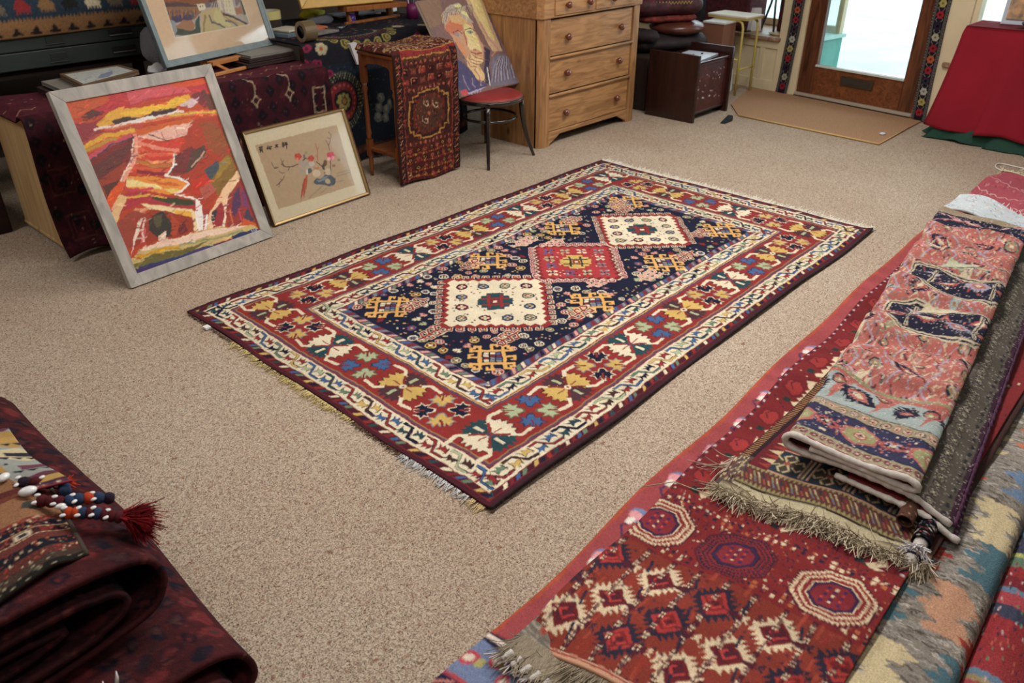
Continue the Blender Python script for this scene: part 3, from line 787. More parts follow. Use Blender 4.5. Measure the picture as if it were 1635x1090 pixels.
def red_rug():
    L_, W = 4.02, .68
    c = Cv(L_, W, 270, TR)
    X = lambda x: x - .98; Yf = lambda y: y - .24
    rn = random.Random(9)
    c.rect(0, 0, .42, W, TRO); c.rect(.42, 0, .72, W, (128, 34, 36))
    for i in range(60): 
        x = rn.uniform(0, .42); y = rn.uniform(0, W); c.rect(x, y, x + .05, y + .008, rn.choice(((172, 66, 44), (150, 44, 36))), .7)
    # stripes of little crosses between diamonds (running along the pile)
    for j in range(9):
        y = .03 + j*.0785 + .0
        c.push(0, 0); c.line([(0, y - .01), (.42, y + .004)], .014, TM)
        for i in range(15):
            x = .015 + i*.028
            for dx, dy in ((.006, 0), (-.006, 0), (0, .004), (0, -.004)): c.ell(x + dx, y - .008 + x*.03 + dy, .0032, .0024, TI if i % 3 else (180, 90, 60), 5)
        c.pop()
    # diamonds
    for row, (x0, yi) in enumerate(((1.085, .832), (1.195, .768), (1.315, .708))):
        for j in range(-1, 6):
            yy = (yi - .15*j - .241)/.642*.68
            saw_diamond(c, X(x0), yy, .062, j % 2 == 0)
    for j in range(9):
        y = .03 + j*.0785
        c.line([(0, y - .01), (.42, y + .004)], .009, TM, .8)
        for i in range(10):
            x = .02 + i*.042
            for dx, dy in ((.0055, .0035), (-.0055, .0035), (.0055, -.0035), (-.0055, -.0035)): c.ell(x + dx, y - .009 + x*.033 + dy, .0042, .0030, TI, 5)
    for j in range(20):
        c.line([(.05 + (j % 4)*.1, .02 + j*.035), (.09 + (j % 4)*.1, .03 + j*.035)], .008, (46, 42, 62))
    for i in range(260):
        x = rn.uniform(0, .42); y = rn.uniform(0, W); c.poly([(x, y), (x + .012, y + .004), (x + .004, y + .012)], rn.choice(((58, 40, 56), (88, 30, 36), (160, 60, 44), (58, 40, 56))), .8)
    # octagons in a row with mesh of small boxes between
    for i in range(26):
        for jx in (.435, .452, .63, .648):
            c.rect(jx, i*.0262, jx + .012, i*.0262 + .011, rn.choice((TI, TN, TI, (180, 96, 52), TM)))
    for i in range(520):
        x = rn.uniform(.43, .68); y = rn.uniform(0, W); c.rect(x, y, x + .007, y + .005, rn.choice((TI, TN, TN, (170, 90, 56), (90, 40, 50))))
    for k, y in enumerate((-.13, .12, .385, .63)):
        gul(c, .53, y, .095, .105, k % 2 == 1 or k == 3)
    # navy dotted arcs of the next row, then the cross rows of octagons farther on
    for k in range(40):
        for rr in (.10, .115, .13): 
            q = pi*k/39; c.ell(.80 - rr*sin(q)*.9, .25 + rr*1.9*cos(q), .0035, .003, (60, 44, 74), 4)
    for k, y in enumerate((.0, .25, .50)): shield(c, .76, y + .08, .08)
    x = 1.0
    while x < L_:
        for k, y in enumerate((.12, .385, .6)): gul(c, x, y, .1, .105, k % 2 == 0)
        x += .36
    for i in range(2600):
        x = rn.uniform(.44, L_); y = rn.uniform(0, W)
        if any(abs(x - .53) < .10 and abs(y - gy) < .11 for gy in (-.13, .12, .385, .63)): continue
        c.rect(x, y, x + rn.uniform(.003, .012), y + .0045, rn.choice((TN, TM, TI, TN, (164, 70, 56), (96, 30, 44))), .9)
    # side borders
    for y0, f in ((W - .19, 1), (0, -1)):
        c.rect(.70, y0 + (.01 if f < 0 else 0), L_, y0 + .19, (118, 30, 34) if f > 0 else (104, 24, 34))
        c.rect(.70, y0 + (0 if f > 0 else .18), L_, y0 + (0 if f > 0 else .18) + .01, TM)
        i = 0
        while .78 + i*.215 < L_:
            x = .78 + i*.215; shield(c, x, y0 + .095, .096, 1)
            for q in range(10): c.rect(x + .085 + q % 5*.012, y0 + .02 + q*.015, x + .092 + q % 5*.012, y0 + .026 + q*.015, rn.choice((TN, (90, 34, 50), TI)))
            i += 1
        for q in range(140):
            x = .7 + q*.0245; c.rect(x, y0 + (.175 if f > 0 else .006), x + .012, y0 + (.183 if f > 0 else .014), TN if q % 2 else (196, 180, 184))
    c.rect(L_ - .16, 0, L_, W, (110, 34, 40))
    c.rect(0, 0, .008, W, (196, 150, 120)); c.rect(.008, 0, .013, W, (160, 50, 40)); c.rect(.013, 0, .016, W, (200, 160, 130))
    c.warp(.0035, .05, 31); c.warp(.0015, .012, 33); c.abrash(.14, .05, 4, 'y'); c.speck(.10)
    return c
rB = empty('red_diamond_rug', (2.6, .58, .05), 'red rug with ivory saw-edged diamonds and octagons, near end showing beige fringe', 'rug', 'rugs stacked on the right')
def zB(X, Y):
    return .062 + .042*smooth((.93 - Y)/.6) + .006*np.sin(X*7 + Y*9)*smooth((X - 1.2)/.3) + .005*np.sin(Y*23 + X*5)
c = red_rug()
o, PB = flat_rug('pile', c, lambda u, v: (.98 + .05*(1-v)*(1-u)**4 + 4.02*u, .235 + (.635 + .045*4.02*u)*v + .09*u*(1-v) + .006*np.sin(u*37)*v),
         lambda u, v, X, Y: zB(X, Y) - .04*smooth((.03 - u)/.03)*smooth((v-.5)/.5)*.6, M_CLOTH, rB, .006, (120, 44, 40))
n = 2400; t = r.uniform(0, 1, n); iy = (t*(PB.shape[0]-1)).astype(int)
roots = PB[iy, 0] + np.stack([np.zeros(n), np.zeros(n), -r.uniform(0, .006, n)], 1)
bz = r.uniform(0, 1, n)[:, None]
threads('fringe', roots, np.stack([-np.ones(n), r.randn(n)*.35 - .15, -.1*np.ones(n)], 1), r.uniform(.045, .085, n), .0018, np.array([(196, 182, 158)])*(1-bz) + np.array([(128, 116, 100)])*bz, M_YARN, rB, .45, .3, 5, .047, 5)['kind'] = 'stuff'
cord('end_cord', [tuple(PB[int(k*(PB.shape[0]-1)/30), 0] + np.array([-.004, 0, .001])) for k in range(31)], .005, mat('pale_red_cord', (190, 140, 112), .9), rB, .2, 6)

# --- folded brown rug with cream hooks and fringe (under the faded rug)
def brown_rug():
    L_, W = 1.9, .56
    c = Cv(L_, W, 280, (62, 40, 38)); rn = random.Random(14)
    OL = (150, 142, 92); CR = (196, 176, 132); SL = (44, 54, 66)
    c.rect(0, 0, .028, W, (188, 176, 140)); c.rect(.028, 0, .034, W, (40, 34, 32))
    c.rect(.034, 0, .12, W, (96, 52, 48))
    for i in range(42):
        y = i*.0136
        c.poly([(.036, y), (.036, y + .0136), (.052, y + .0068)], OL); c.poly([(.12, y), (.12, y + .0136), (.104, y + .0068)], OL)
        c.line([(.058, y), (.078, y + .012)], .0045, ((158, 70, 60), OL, (106, 116, 130), (184, 152, 90))[i % 4]); c.line([(.08, y), (.1, y + .012)], .0045, (OL, (130, 50, 50), SL, (190, 170, 130))[(i + 1) % 4])
    c.rect(.12, 0, .245, W, SL); c.rect(.12, 0, .125, W, (196, 140, 116)); c.rect(.24, 0, .245, W, (196, 140, 116))
    for k in range(5):
        y = .05 + k*.125
        c.poly([(.13, y), (.18, y - .05), (.235, y), (.18, y + .05)], (70, 60, 52))
        for sx in (1, -1):
            for sy in (1, -1):
                c.line([(.182, y), (.182 + sx*.03, y + sy*.018), (.182 + sx*.045, y + sy*.006)], .006, CR); c.line([(.182 + sx*.012, y + sy*.02), (.182 + sx*.026, y + sy*.036), (.182 + sx*.012, y + sy*.044)], .006, CR)
        c.ell(.182, y, .012, .012, (150, 70, 60), 4)
        yy = y + .0625
        for j in (-.012, .0, .012): c.line([(.135, yy + j), (.232, yy + j)], .005, (208, 158, 132) if j else CR)
    c.rect(.245, 0, L_, W, (128, 34, 38))
    for i in range(500):
        x = rn.uniform(.25, L_); y = rn.uniform(0, W); c.rect(x, y, x + .02, y + .008, rn.choice((CR, SL, (90, 30, 36), (60, 34, 40))))
    # left side: patterned strip of diamonds, then dark edge with ochre overcasting
    c.rect(0.12, W - .10, L_, W - .045, (104, 30, 38))
    for i in range(70): c.poly([(.13 + i*.026, W - .1), (.143 + i*.026, W - .06), (.156 + i*.026, W - .1)], CR if i % 2 else (150, 50, 46))
    c.rect(.0, W - .045, .16, W, (86, 70, 66))
    for i in range(60): c.rect(rn.uniform(0, .15), W - rn.uniform(.006, .045), .0, W, (86, 70, 66)); 
    for i in range(90):
        x = rn.uniform(0.02, .15); y = W - rn.uniform(.002, .045); c.rect(x, y, x + .01, y + .003, rn.choice((CR, (40, 34, 38), (120, 60, 60))))
    c.rect(.16, W - .045, L_, W, (48, 28, 36))
    for i in range(150): c.rect(.16 + i*.0125, W - .028, .166 + i*.0125, W - .006, (166, 116, 66))
    c.warp(.002, .03, 41); c.speck(.14)
    return c
rC = empty('brown_fringed_rug', (2.6, .5, .10), 'dark brown folded rug with cream hooks and shaggy beige fringe on the red rug', 'rug', 'rugs stacked on the right')
c = brown_rug()
def zC(X, Y): return zB(X, Y) + .030 + .008*np.sin(Y*13 + 1)
o, PC = flat_rug('pile', c, lambda u, v: (1.745 + 1.9*u + .05*(1-v)*(1-u), .245 + .56*v + .03*u - .0*v), lambda u, v, X, Y: zC(X, Y) - .012*smooth((.03-u)/.03), M_CLOTH, rC, .008, (60, 44, 40))
# the lower layer of the fold with its own fringe
c2 = Cv(1.9, .56, 90, (70, 46, 42)); c2.rect(0, 0, .03, .56, (160, 148, 116)); c2.speck(.2)
o, PC2 = flat_rug('under_fold', c2, lambda u, v: (1.735 + 1.9*u + .05*(1-v)*(1-u), .225 + .565*v + .03*u), lambda u, v, X, Y: zB(X, Y) + .014, M_CLOTH, rC, .007, (50, 40, 36))
for PP, z0, sd, nm in ((PC, .062, 1, 'fringe'), (PC2, .058, 2, 'fringe')):
    n = 2600; t = r.uniform(0, 1, n); iy = (t*(PP.shape[0]-1)).astype(int); bz = (r.uniform(0, 1, n)**1.5)[:, None]
    threads(nm, PP[iy, 0] - [0, 0, .003], np.stack([-np.ones(n), r.randn(n)*.5, r.randn(n)*.15], 1), r.uniform(.015, .038, n), .0023, np.array([(226, 214, 190)])*(1-bz) + np.array([(146, 130, 108)])*bz, M_YARN, rC, .8, .7, 6, z0, sd)['kind'] = 'stuff'
threads('fringe', np.array([[1.80 + k*.006, .80 + k*.001, .10] for k in range(14)]), np.array([[-1, .5, 0.1]]*14), np.full(14, .07), .003, np.array([(200, 176, 160)]*14), M_YARN, rC, .5, .5, 5, .07, 9)['kind'] = 'stuff'
MB().tube([(1.80, .70, .085), (1.72, .72, .079), (1.69, .80, .078), (1.68, .90, .072), (1.62, .97, .05)], .0016, 5).build('loose_thread', CREAM_YARN, rC)

# --- small roll tied with a white tassel
rr_ = empty('rolled_runner', (2.0, .235, .12), 'thin rolled blue and white rug tied with a white tassel, beside the brown fringed rug', 'rug', 'rugs stacked on the right')
c = Cv(.9, .22, 160, (150, 148, 158)); rn = random.Random(4)
for i in range(260): c.rect(rn.uniform(0, .9), rn.uniform(0, .22), rn.uniform(0, .9)*0 + .0, 0, (0, 0, 0))
for i in range(400):
    x = rn.uniform(0, .88); y = rn.uniform(0, .21); c.rect(x, y, x + .012, y + .006, rn.choice(((206, 200, 196), (58, 56, 92), (120, 112, 130), (170, 60, 60))))
C = c.out(); ny, nx, _ = C.shape
u = np.linspace(0, 1, nx)[None, :] + np.zeros((ny, 1)); q = np.linspace(0, 2*pi, ny)[:, None] + np.zeros((1, nx))
P = np.stack([1.83 + .3*u, .262 - .024*np.cos(q) + .03*u, .138 + .024*np.sin(q)], -1)
grid_mesh('roll', P, C, M_KILIM, rr_, thick=.004)
n = 160; a = r.uniform(0, 2*pi, n); rad_ = r.uniform(0, .02, n)
threads('tassel', np.stack([np.full(n, 1.80), .262 + rad_*np.cos(a), .135 + rad_*np.sin(a)], 1), np.stack([-.9*np.ones(n), np.cos(a)*.9, np.sin(a)*.9], 1), r.uniform(.02, .035, n), .0022, np.array([(226, 222, 226)]*n), M_YARN, rr_, .3, .4, 4, None, 3)['kind'] = 'stuff'
MB().tube([(1.84, .262, .136), (1.81, .262, .134), (1.775, .262, .124), (1.755, .263, .118)], [.020, .014, .020, .012], 10).build('tassel_knot', WHITE_YARN, rr_)
MB().lathe([(.0225, -.003), (.0245, 0), (.0225, .003)], (1.775, .262, .124), 'x', 14).build('tie', mat('navy_thread', (30, 30, 60), .8), rr_)
# --- another roll's brown edge beside it
rr2 = empty('rolled_brown_rug', (2.1, .33, .10), 'thin dark brown and rust rolled rug under the faded pink rug', 'rug', 'rugs stacked on the right')
c = Cv(.9, .2, 160, (92, 60, 46))
for i in range(160):
    x = rn.uniform(0, .88); y = rn.uniform(0, .19); c.rect(x, y, x + .018, y + .007, rn.choice(((150, 110, 76), (120, 50, 40), (50, 36, 34), (170, 140, 100))))
C = c.out(); ny, nx, _ = C.shape
u = np.linspace(0, 1, nx)[None, :] + np.zeros((ny, 1)); q = np.linspace(0, 2*pi, ny)[:, None] + np.zeros((1, nx))
P = np.stack([1.86 + .3*u, .318 - .022*np.cos(q) + .03*u, .157 + .018*np.sin(q)], -1)
grid_mesh('roll', P, C, M_KILIM, rr2, thick=.004)

# --- faded pink and blue rug folded in three on top
CO = (184, 92, 80); LB = (150, 166, 164); NB = (36, 36, 60); CI = (208, 190, 152); OLV = (142, 140, 96); LIL = (162, 150, 172); RO = (176, 70, 66)
def palmette(c, x, y, s, rot, a, b_, e):
    c.push(x, y, rot)
    o = []
    n = 7
    for i in range(n):
        t = i/n; w_ = .75*sin(pi*(t*.85 + .12)); o += [(w_, -1 + 2*t), (w_*.62, -1 + 2*(t + .5/n))]
    o += [(0, 1.15)] + [(-p[0], p[1]) for p in o[::-1]]
    c.poly([(p[0]*s, p[1]*s) for p in o], a); c.poly([(p[0]*s*.55, p[1]*s*.62) for p in o], b_); c.poly([(p[0]*s*.25, p[1]*s*.3) for p in o], e)
    c.pop()
def faded_rug(L_, W, seed=17):
    c = Cv(L_, W, 300, CO); rn = random.Random(seed)
    # field figures
    x = .42
    while x < L_ - .3:
        for i in range(int(W/.12) + 1):
            y = i*.12 + rn.uniform(-.03, .03); t = rn.random()
            if t < .3: palmette(c, x + rn.uniform(-.04, .04), y, rn.uniform(.035, .06), rn.uniform(0, 6), NB, RO, CI)
            elif t < .6: c.poly([(x - .07, y), (x - .02, y + .02), (x + .07, y + .03), (x + .02, y - .01)], rn.choice((CI, LB, CI, OLV))); c.ell(x, y + .01, .014, .008, OLV, 6)
            else: octo(c, x, y, rn.uniform(.016, .03), (NB, OLV, CO, CI))
            c.line([(x - .06, y + .05), (x, y + .07), (x + .05, y + .03)], .006, LIL)
            for q in range(10): c.ell(x + rn.uniform(-.07, .07), y + rn.uniform(-.06, .06), .005, .004, rn.choice((NB, CI, OLV, LIL, RO)), 4)
        x += .105
    for i in range(int(L_*W*1500)):
        x = rn.uniform(.42, L_ - .25); y = rn.random()*W; a = rn.choice((0, .5, -.5)); l = rn.uniform(.008, .03)
        c.line([(x, y), (x + l*cos(a), y + l*sin(a))], rn.uniform(.003, .007), rn.choice((NB, CI, OLV, LIL, RO, (196, 160, 140), (120, 108, 100), CI)), .85)
    # long stepped boxes outlined in cream
    for x0 in (.86, 1.22, 2.06):
        for y0 in (.02, .52, .98):
            pts = [(x0, y0 + .09), (x0 + .05, y0 + .02), (x0 + .20, y0 + .02), (x0 + .25, y0 + .09), (x0 + .25, y0 + .32), (x0 + .20, y0 + .40), (x0 + .05, y0 + .40), (x0, y0 + .32)]
            c.poly(pts, NB)
            c.line(pts + [pts[0]], .016, CI); c.line(pts + [pts[0]], .005, NB)
            for q in range(7):
                palmette(c, x0 + .125 + (q % 2 - .5)*.09, y0 + .05 + q*.052, .040, pi/2*q, (CO, LIL, RO)[q % 3], (NB, CO, CI)[q % 3], CI)
            for yy in (y0 + .10, y0 + .31): c.line([(x0 + .02, yy), (x0 + .23, yy)], .012, CI); c.line([(x0 + .02, yy), (x0 + .23, yy)], .004, NB)
            for q in range(40): c.rect(x0 + rn.uniform(.03, .2), y0 + rn.uniform(.06, .36), x0, y0, NB, 0) ; 
            for q in range(34):
                a, b_ = x0 + rn.uniform(.03, .22), y0 + rn.uniform(.05, .36); c.rect(a, b_, a + .012, b_ + .006, rn.choice((CO, LIL, CI, RO)))
    for i in range(26):
        x = rn.uniform(.46, L_ - .3); y = rn.uniform(.05, W); f = rn.choice((-1, 1)); col = rn.choice((CI, LB, (196, 184, 150), (170, 176, 140)))
        c.poly([(x - .05, y - .09*f), (x - .02, y - .04*f), (x - .028, y), (x, y + .03*f), (x - .004, y + .10*f), (x + .02, y + .03*f), (x + .012, y - .02*f), (x + .03, y - .05*f), (x, y - .06*f)], col); c.line([(x - .03, y - .06*f), (x + .008, y + .06*f)], .004, NB)
    # pale blue corner with navy toothed leaves
    c.rect(.24, 0, .42, W, LB)
    for i in range(int(W/.14) + 1):
        palmette(c, .33, .05 + i*.14, .062, .5 + (i % 2)*1.3, NB, CO, CI); c.poly([(.25, .1 + i*.14), (.41, .12 + i*.14), (.41, .16 + i*.14), (.34, .14 + i*.14)], CO)
        octo(c, .38, .115 + i*.14, .022, (NB, RO, OLV, CI))
        for q in range(7): c.line([(.28 + q*.016, .02 + i*.14), (.29 + q*.016, .045 + i*.14)], .004, NB)
    c.rect(.405, 0, .42, W, CO)
    c.line([(.43, 0), (.43, W)], .012, OLV)
    # end borders
    c.rect(.195, 0, .24, W, (158, 142, 108))
    for i in range(int(W/.032)): octo(c, .218, .016 + i*.032, .0115, (((110, 52, 48), NB, (176, 84, 74))[i % 3], CI, RO, NB)); 
    c.line([(.196, 0), (.196, W)], .004, NB); c.line([(.24, 0), (.24, W)], .004, NB)
    c.rect(.06, 0, .194, W, (52, 50, 84))
    for i in range(int(W/.19) + 1):
        y = .10 + i*.19
        c.push(.127, y, 0); c.poly([(-.055, 0), (-.02, -.055), (.02, -.055), (.055, 0), (.02, .055), (-.02, .055)], CO); c.poly([(-.046, 0), (-.015, -.046), (.015, -.046), (.046, 0), (.015, .046), (-.015, .046)], (150, 148, 88)); octo(c, 0, 0, .018, (RO, CI, RO, NB)); c.pop()
        palmette(c, .127, y + .095, .038, 0, RO, NB, CI)
        for q in range(26):
            a, b_ = rn.uniform(.065, .18), y + rn.uniform(.055, .14); c.rect(a, b_, a + .01, b_ + .007, rn.choice((CO, CO, NB, LIL, CI, RO)))
    c.rect(.016, 0, .06, W, (150, 140, 104))
    for i in range(int(W/.026)): octo(c, .038, .012 + i*.026, .0105, ((120, 50, 50), (140, 74, 66), NB, CI))
    c.line([(.012, 0), (.012, W)], .006, (120, 50, 54)); c.line([(.06, 0), (.06, W)], .005, NB)
    # far border
    c.rect(L_ - .24, 0, L_ - .1, W, NB)
    for i in range(int(W/.05)): palmette(c, L_ - .17, i*.05, .035, i, CO, (200, 150, 150), CI)
    c.rect(L_ - .1, 0, L_, W, NB); c.rect(L_ - .035, 0, L_, W, (150, 130, 100))
    for i in range(int(W/.05)): palmette(c, L_ - .075, i*.05 + .02, .028, i*2, (200, 150, 150), CO, NB)
    # side borders along both long edges
    for y0, f in ((0, 1), (W, -1)):
        a, b_ = sorted((y0, y0 + f*.12)); c.rect(0, a, L_, b_, (98, 88, 76))
        for i in range(int(L_/.04)): octo(c, .02 + i*.04, y0 + f*.075, .015, ((60, 40, 60), (150, 142, 104), NB, CI)); c.rect(i*.04, y0 + f*.02, i*.04 + .02, y0 + f*.03, (52, 48, 56))
        a, b_ = sorted((y0 + f*.115, y0 + f*.122)); c.rect(0, a, L_, b_, NB)
        a, b_ = sorted((y0, y0 + f*.014)); c.rect(0, a, L_, b_, (70, 36, 60))
    c.warp(.006, .04, seed + 40); c.warp(.0022, .012, seed + 41)
    # worn white foundation shining through
    for i in range(9000):
        x = rn.random()*L_; y = rn.random()*W; c.rect(x, y, x + .0035, y + .0035, (214, 196, 186), .8)
    c.abrash(.16, .03, 44, 'y'); c.speck(.14); c.mute = .24
    return c
def profile(pts, n):
    """evenly spaced points on a smooth curve through pts"""
    pts = np.array(pts, float); m = len(pts); out = []
    for i in range(m - 1):
        p0, p1, p2, p3 = pts[max(i-1, 0)], pts[i], pts[i+1], pts[min(i+2, m-1)]
        for t in np.linspace(0, 1, 40, endpoint=False):
            out.append(.5*((2*p1) + (-p0+p2)*t + (2*p0-5*p1+4*p2-p3)*t*t + (-p0+3*p1-3*p2+p3)*t**3))
    out.append(pts[-1]); out = np.array(out)
    d = np.concatenate([[0], np.cumsum(np.hypot(*np.diff(out, axis=0).T))]); s = np.linspace(0, d[-1], n)
    return np.stack([np.interp(s, d, out[:, 0]), np.interp(s, d, out[:, 1])], 1), d[-1]
# cross-section in (Y, Z): bottom layer from its right edge to the left fold, back to the right fold, then inside
prof, Lp = profile([(.225, .150), (.27, .166), (.34, .192), (.50, .198), (.62, .190), (.670, .194), (.688, .212), (.668, .236), (.60, .232), (.50, .226), (.42, .230), (.355, .238), (.325, .226), (.33, .211), (.38, .209), (.50, .2145), (.62, .2125)], 380)
rD = empty('faded_pink_rug', (3.2, .6, .15), 'faded coral and navy rug folded lengthwise on top of the stack, white bound near end', 'rug', 'rugs stacked on the right')
LD = 2.20
c = faded_rug(LD, Lp); C = c.out(); ny, nx, _ = C.shape
prof, _ = profile([(.225, .150), (.27, .166), (.34, .192), (.50, .198), (.62, .190), (.670, .194), (.688, .212), (.668, .236), (.60, .232), (.50, .226), (.42, .230), (.355, .238), (.325, .226), (.33, .211), (.38, .209), (.50, .2145), (.62, .2125)], ny)
u = np.linspace(0, 1, nx)[None, :]; arc = np.linspace(0, 1, ny)[:, None]
X = 1.93 + LD*u + .05*(.4 - prof[:, :1])*(1-u)*1.2
topness = smooth((prof[:, 1:2] - .185)/.03)
wid = 1 + .10*u
Y = .33 + (prof[:, :1] - .33)*wid + .118*LD*u - .02*np.sin(u*9)*0
wr = .016*np.sin(X*17 + Y*6) + .010*np.sin(X*31 - Y*11 + 1) + .006*np.sin(X*53 + Y*21)
Z = prof[:, 1:2] + wr*smooth((u - .06)/.14)*topness + .02*smooth((u-.3)/.3)*topness
Z = Z + 0*Y
P = np.stack([X + 0*Y, Y, Z], -1)
grid_mesh('pile', P, C, M_CLOTH, rD, thick=-.0085, under_cols=C*.8)
cord('end_binding', [tuple(P[i, 0] + np.array([-.003, 0, 0])) for i in range(0, ny, 3)], .0095, WHITE_YARN, rD, .16, 8)
cord('side_cord', [tuple(P[0, i] + np.array([0, -.004, 0])) for i in range(0, nx, 9)], .008, mat('plum_overcast_wool', (84, 46, 76), .95, bump=.7), rD, .3, 6)
# a second rug of the same kind just beneath, right edge showing
rD2 = empty('green_bordered_rug', (3.2, .3, .12), 'rug with grey-green border and plum edge, its right side showing under the faded pink rug', 'rug', 'rugs stacked on the right')
c = Cv(LD, .42, 200, (84, 84, 68)); rn = random.Random(2)
for (y0, y1, col) in ((0, .02, (74, 36, 62)), (.02, .05, (150, 160, 140)), (.05, .058, NB), (.058, .10, (92, 88, 66)), (.10, .108, NB), (.108, .42, RO)): c.rect(0, y0, LD, y1, col)
for i in range(90):
    c.rect(i*.03, .03, i*.03 + .015, .042, (52, 60, 58)); octo(c, i*.03, .08, .014, (NB, OLV, RO, CI)); c.rect(i*.03, .004, i*.03 + .006, .012, (170, 150, 160))
c.warp(.003, .03, 6); c.speck(.14)
flat_rug('pile', c, lambda u, v: (1.92 + LD*u, .20 + .30*v + .118*LD*u + .055*smooth(u*1.6)*(1-v)), lambda u, v, X, Y: .128 + .034*smooth(v/.3) + .004*np.sin(X*21), M_CLOTH, rD2, .008, (90, 70, 70))
cord('end_binding', [(1.915, .192 + .026*k, .128 + .034*float(smooth(np.array(k*.03/.126)))) for k in range(14)], .009, WHITE_YARN, rD2, .2, 8)

# --- pale blue-white rug and pink rug at the far end
rG = empty('pale_floral_rug', (4.5, .75, .12), 'pale blue and white flowered rug with white fringe at the far end of the stack', 'rug', 'rugs stacked on the right')
c = Cv(.75, .92, 200, (190, 198, 204)); rn = random.Random(12)
for i in range(240):
    x, y = rn.uniform(0, .75), rn.uniform(0, .92); a = rn.uniform(0, 6)
    c.line([(x, y), (x + .03*cos(a), y + .03*sin(a)), (x + .05*cos(a + .7), y + .05*sin(a + .7))], .005, rn.choice(((120, 132, 150), (206, 160, 150), (150, 160, 180), (110, 104, 110), (228, 226, 220))))
c.rect(.68, 0, .75, .92, (228, 208, 204)); c.rect(.675, 0, .683, .92, (180, 90, 100)); c.speck(.06)
flat_rug('pile', c, lambda u, v: (4.17 + .46*u - .04*np.sin(v*5), .50 + .50*v), lambda u, v, X, Y: .215 + .018*np.sin(Y*14 + 2) + .012*np.sin(X*11) - .07*smooth((u-.7)/.3), M_CLOTH, rG, .012, (170, 170, 170))
n = 700; t = r.uniform(0, 1, n)
threads('fringe', np.stack([np.full(n, 4.63) - .04*np.sin(t*5), .50 + .50*t, .13 + 0*t], 1), np.stack([np.ones(n), r.randn(n)*.4, np.zeros(n)], 1), r.uniform(.04, .07, n), .004, np.array([(230, 220, 214)]*n), M_YARN, rG, .3, .3, 4, .09, 6)['kind'] = 'stuff'
rH = empty('worn_rose_rug', (4.9, .7, .05), 'worn rose pink rug end with cream fringe, farthest end of the stack', 'rug', 'rugs stacked on the right')
c = Cv(1.2, .95, 150, (170, 70, 84)); rn = random.Random(15)
for i in range(420):
    x, y = rn.uniform(0, 1.2), rn.uniform(0, .95); c.rect(x, y, x + .05, y + .006, rn.choice(((206, 150, 150), (120, 50, 70), (150, 60, 90), (190, 90, 90))), .8)
for i in range(14):
    for j in range(3): c.line([(.2 + j*.3, i*.07), (.24 + j*.3, i*.07 + .03), (.2 + j*.3, i*.07 + .06)], .008, (216, 170, 160))
c.warp(.006, .04, 4); c.speck(.12)
flat_rug('pile', c, lambda u, v: (4.55 + 1.0*u + .12*(v - .5), .34 + .70*v), lambda u, v, X, Y: .110 + .022*np.sin(Y*11 + X*4) - .055*smooth((u - .55)/.4), M_CLOTH, rH, .012, (150, 90, 90))
n = 700; t = r.uniform(0, 1, n)
threads('fringe', np.stack([5.55 + .12*(t-.5), .34 + .70*t, .055 + .022*np.sin((.34+.70*t)*11 + 22.2)], 1), np.stack([np.ones(n), r.randn(n)*.4, np.zeros(n)], 1), r.uniform(.03, .06, n), .004, np.array([(220, 206, 180)]*n), M_YARN, rH, .5, .4, 4, .02, 7)['kind'] = 'stuff'

# --- grey kilim with flame-stitch columns, rolled over at the right
def flame_kilim():
    L_, W = 3.3, .52
    c = Cv(L_, W, 260, (134, 126, 116)); rn = random.Random(23)
    CRM = (196, 178, 136); TE = (74, 110, 122); BL = (104, 128, 160); OR = (196, 104, 72); SA = (190, 140, 108); RD = (160, 52, 42)
    for i in range(9000):
        x = rn.random()*L_; y = rn.random()*W; c.rect(x, y, x + .003, y + .03, rn.choice(((82, 72, 66), (186, 178, 168), (66, 54, 50), (160, 150, 144))), .85)
    def flame(x0, y0, n, col, wd=.10, st=.022, ph=0, lean=0):
        """column of stepped toothed blocks along x, each tooth a taper of the yarn across"""
        for i in range(n):
            off = .03*abs(((i + ph) % 4) - 2) - .03; x = x0 + i*st; y = y0 + off + lean*i
            c.poly([(x, y), (x + st*.2, y - .012), (x + st*.5, y - .022), (x + st*.8, y - .006), (x + st, y), (x + st, y + wd), (x + st*.7, y + wd + .02), (x + st*.4, y + wd + .008), (x, y + wd)], col)
    seq = [((.10, .10), BL, 8), ((.04, .36), OR, 9), ((.30, .22), CRM, 9), ((.33, .02), TE, 9), ((.55, .30), TE, 9), ((.58, .12), SA, 8), ((.52, -.02), RD, 5), ((.78, .26), RD, 8), ((.80, .06), TE, 8), ((.98, .30), BL, 7), ((.97, .10), CRM, 9), ((1.20, .28), OR, 8), ((1.22, .05), BL, 7), ((1.42, .26), CRM, 9), ((1.45, .06), OR, 8), ((1.66, .26), TE, 8), ((1.68, .05), SA, 8), ((1.9, .26), RD, 8), ((1.92, .06), CRM, 9), ((2.15, .25), BL, 8), ((2.15, .06), TE, 8), ((2.4, .26), OR, 8), ((2.4, .05), CRM, 8), ((2.65, .2), TE, 9), ((2.9, .2), CRM, 9)]
    for (p, col, n) in seq: flame(p[0], p[1] + .01, n, col, .095, .022, int(p[0]*10), .002)
    c.push(.06, .44, 0); c.poly([(-.07, 0), (0, -.07), (.07, 0), (0, .07)], OR); c.poly([(-.045, 0), (0, -.045), (.045, 0), (0, .045)], SA); c.rect(-.03, -.01, .03, .01, TE); c.rect(-.01, -.03, .01, .03, TE); c.pop()
    c.warp(.006, .012, 51); c.abrash(.12, .02, 52, 'x'); c.speck(.14)
    return c
rE = empty('flame_kilim', (2.4, .1, 0), 'grey flat-woven kilim with cream, teal and orange flame columns, folded along the right', 'kilim', 'kilims on the right')
c = flame_kilim(); C = c.out(); ny, nx, _ = C.shape
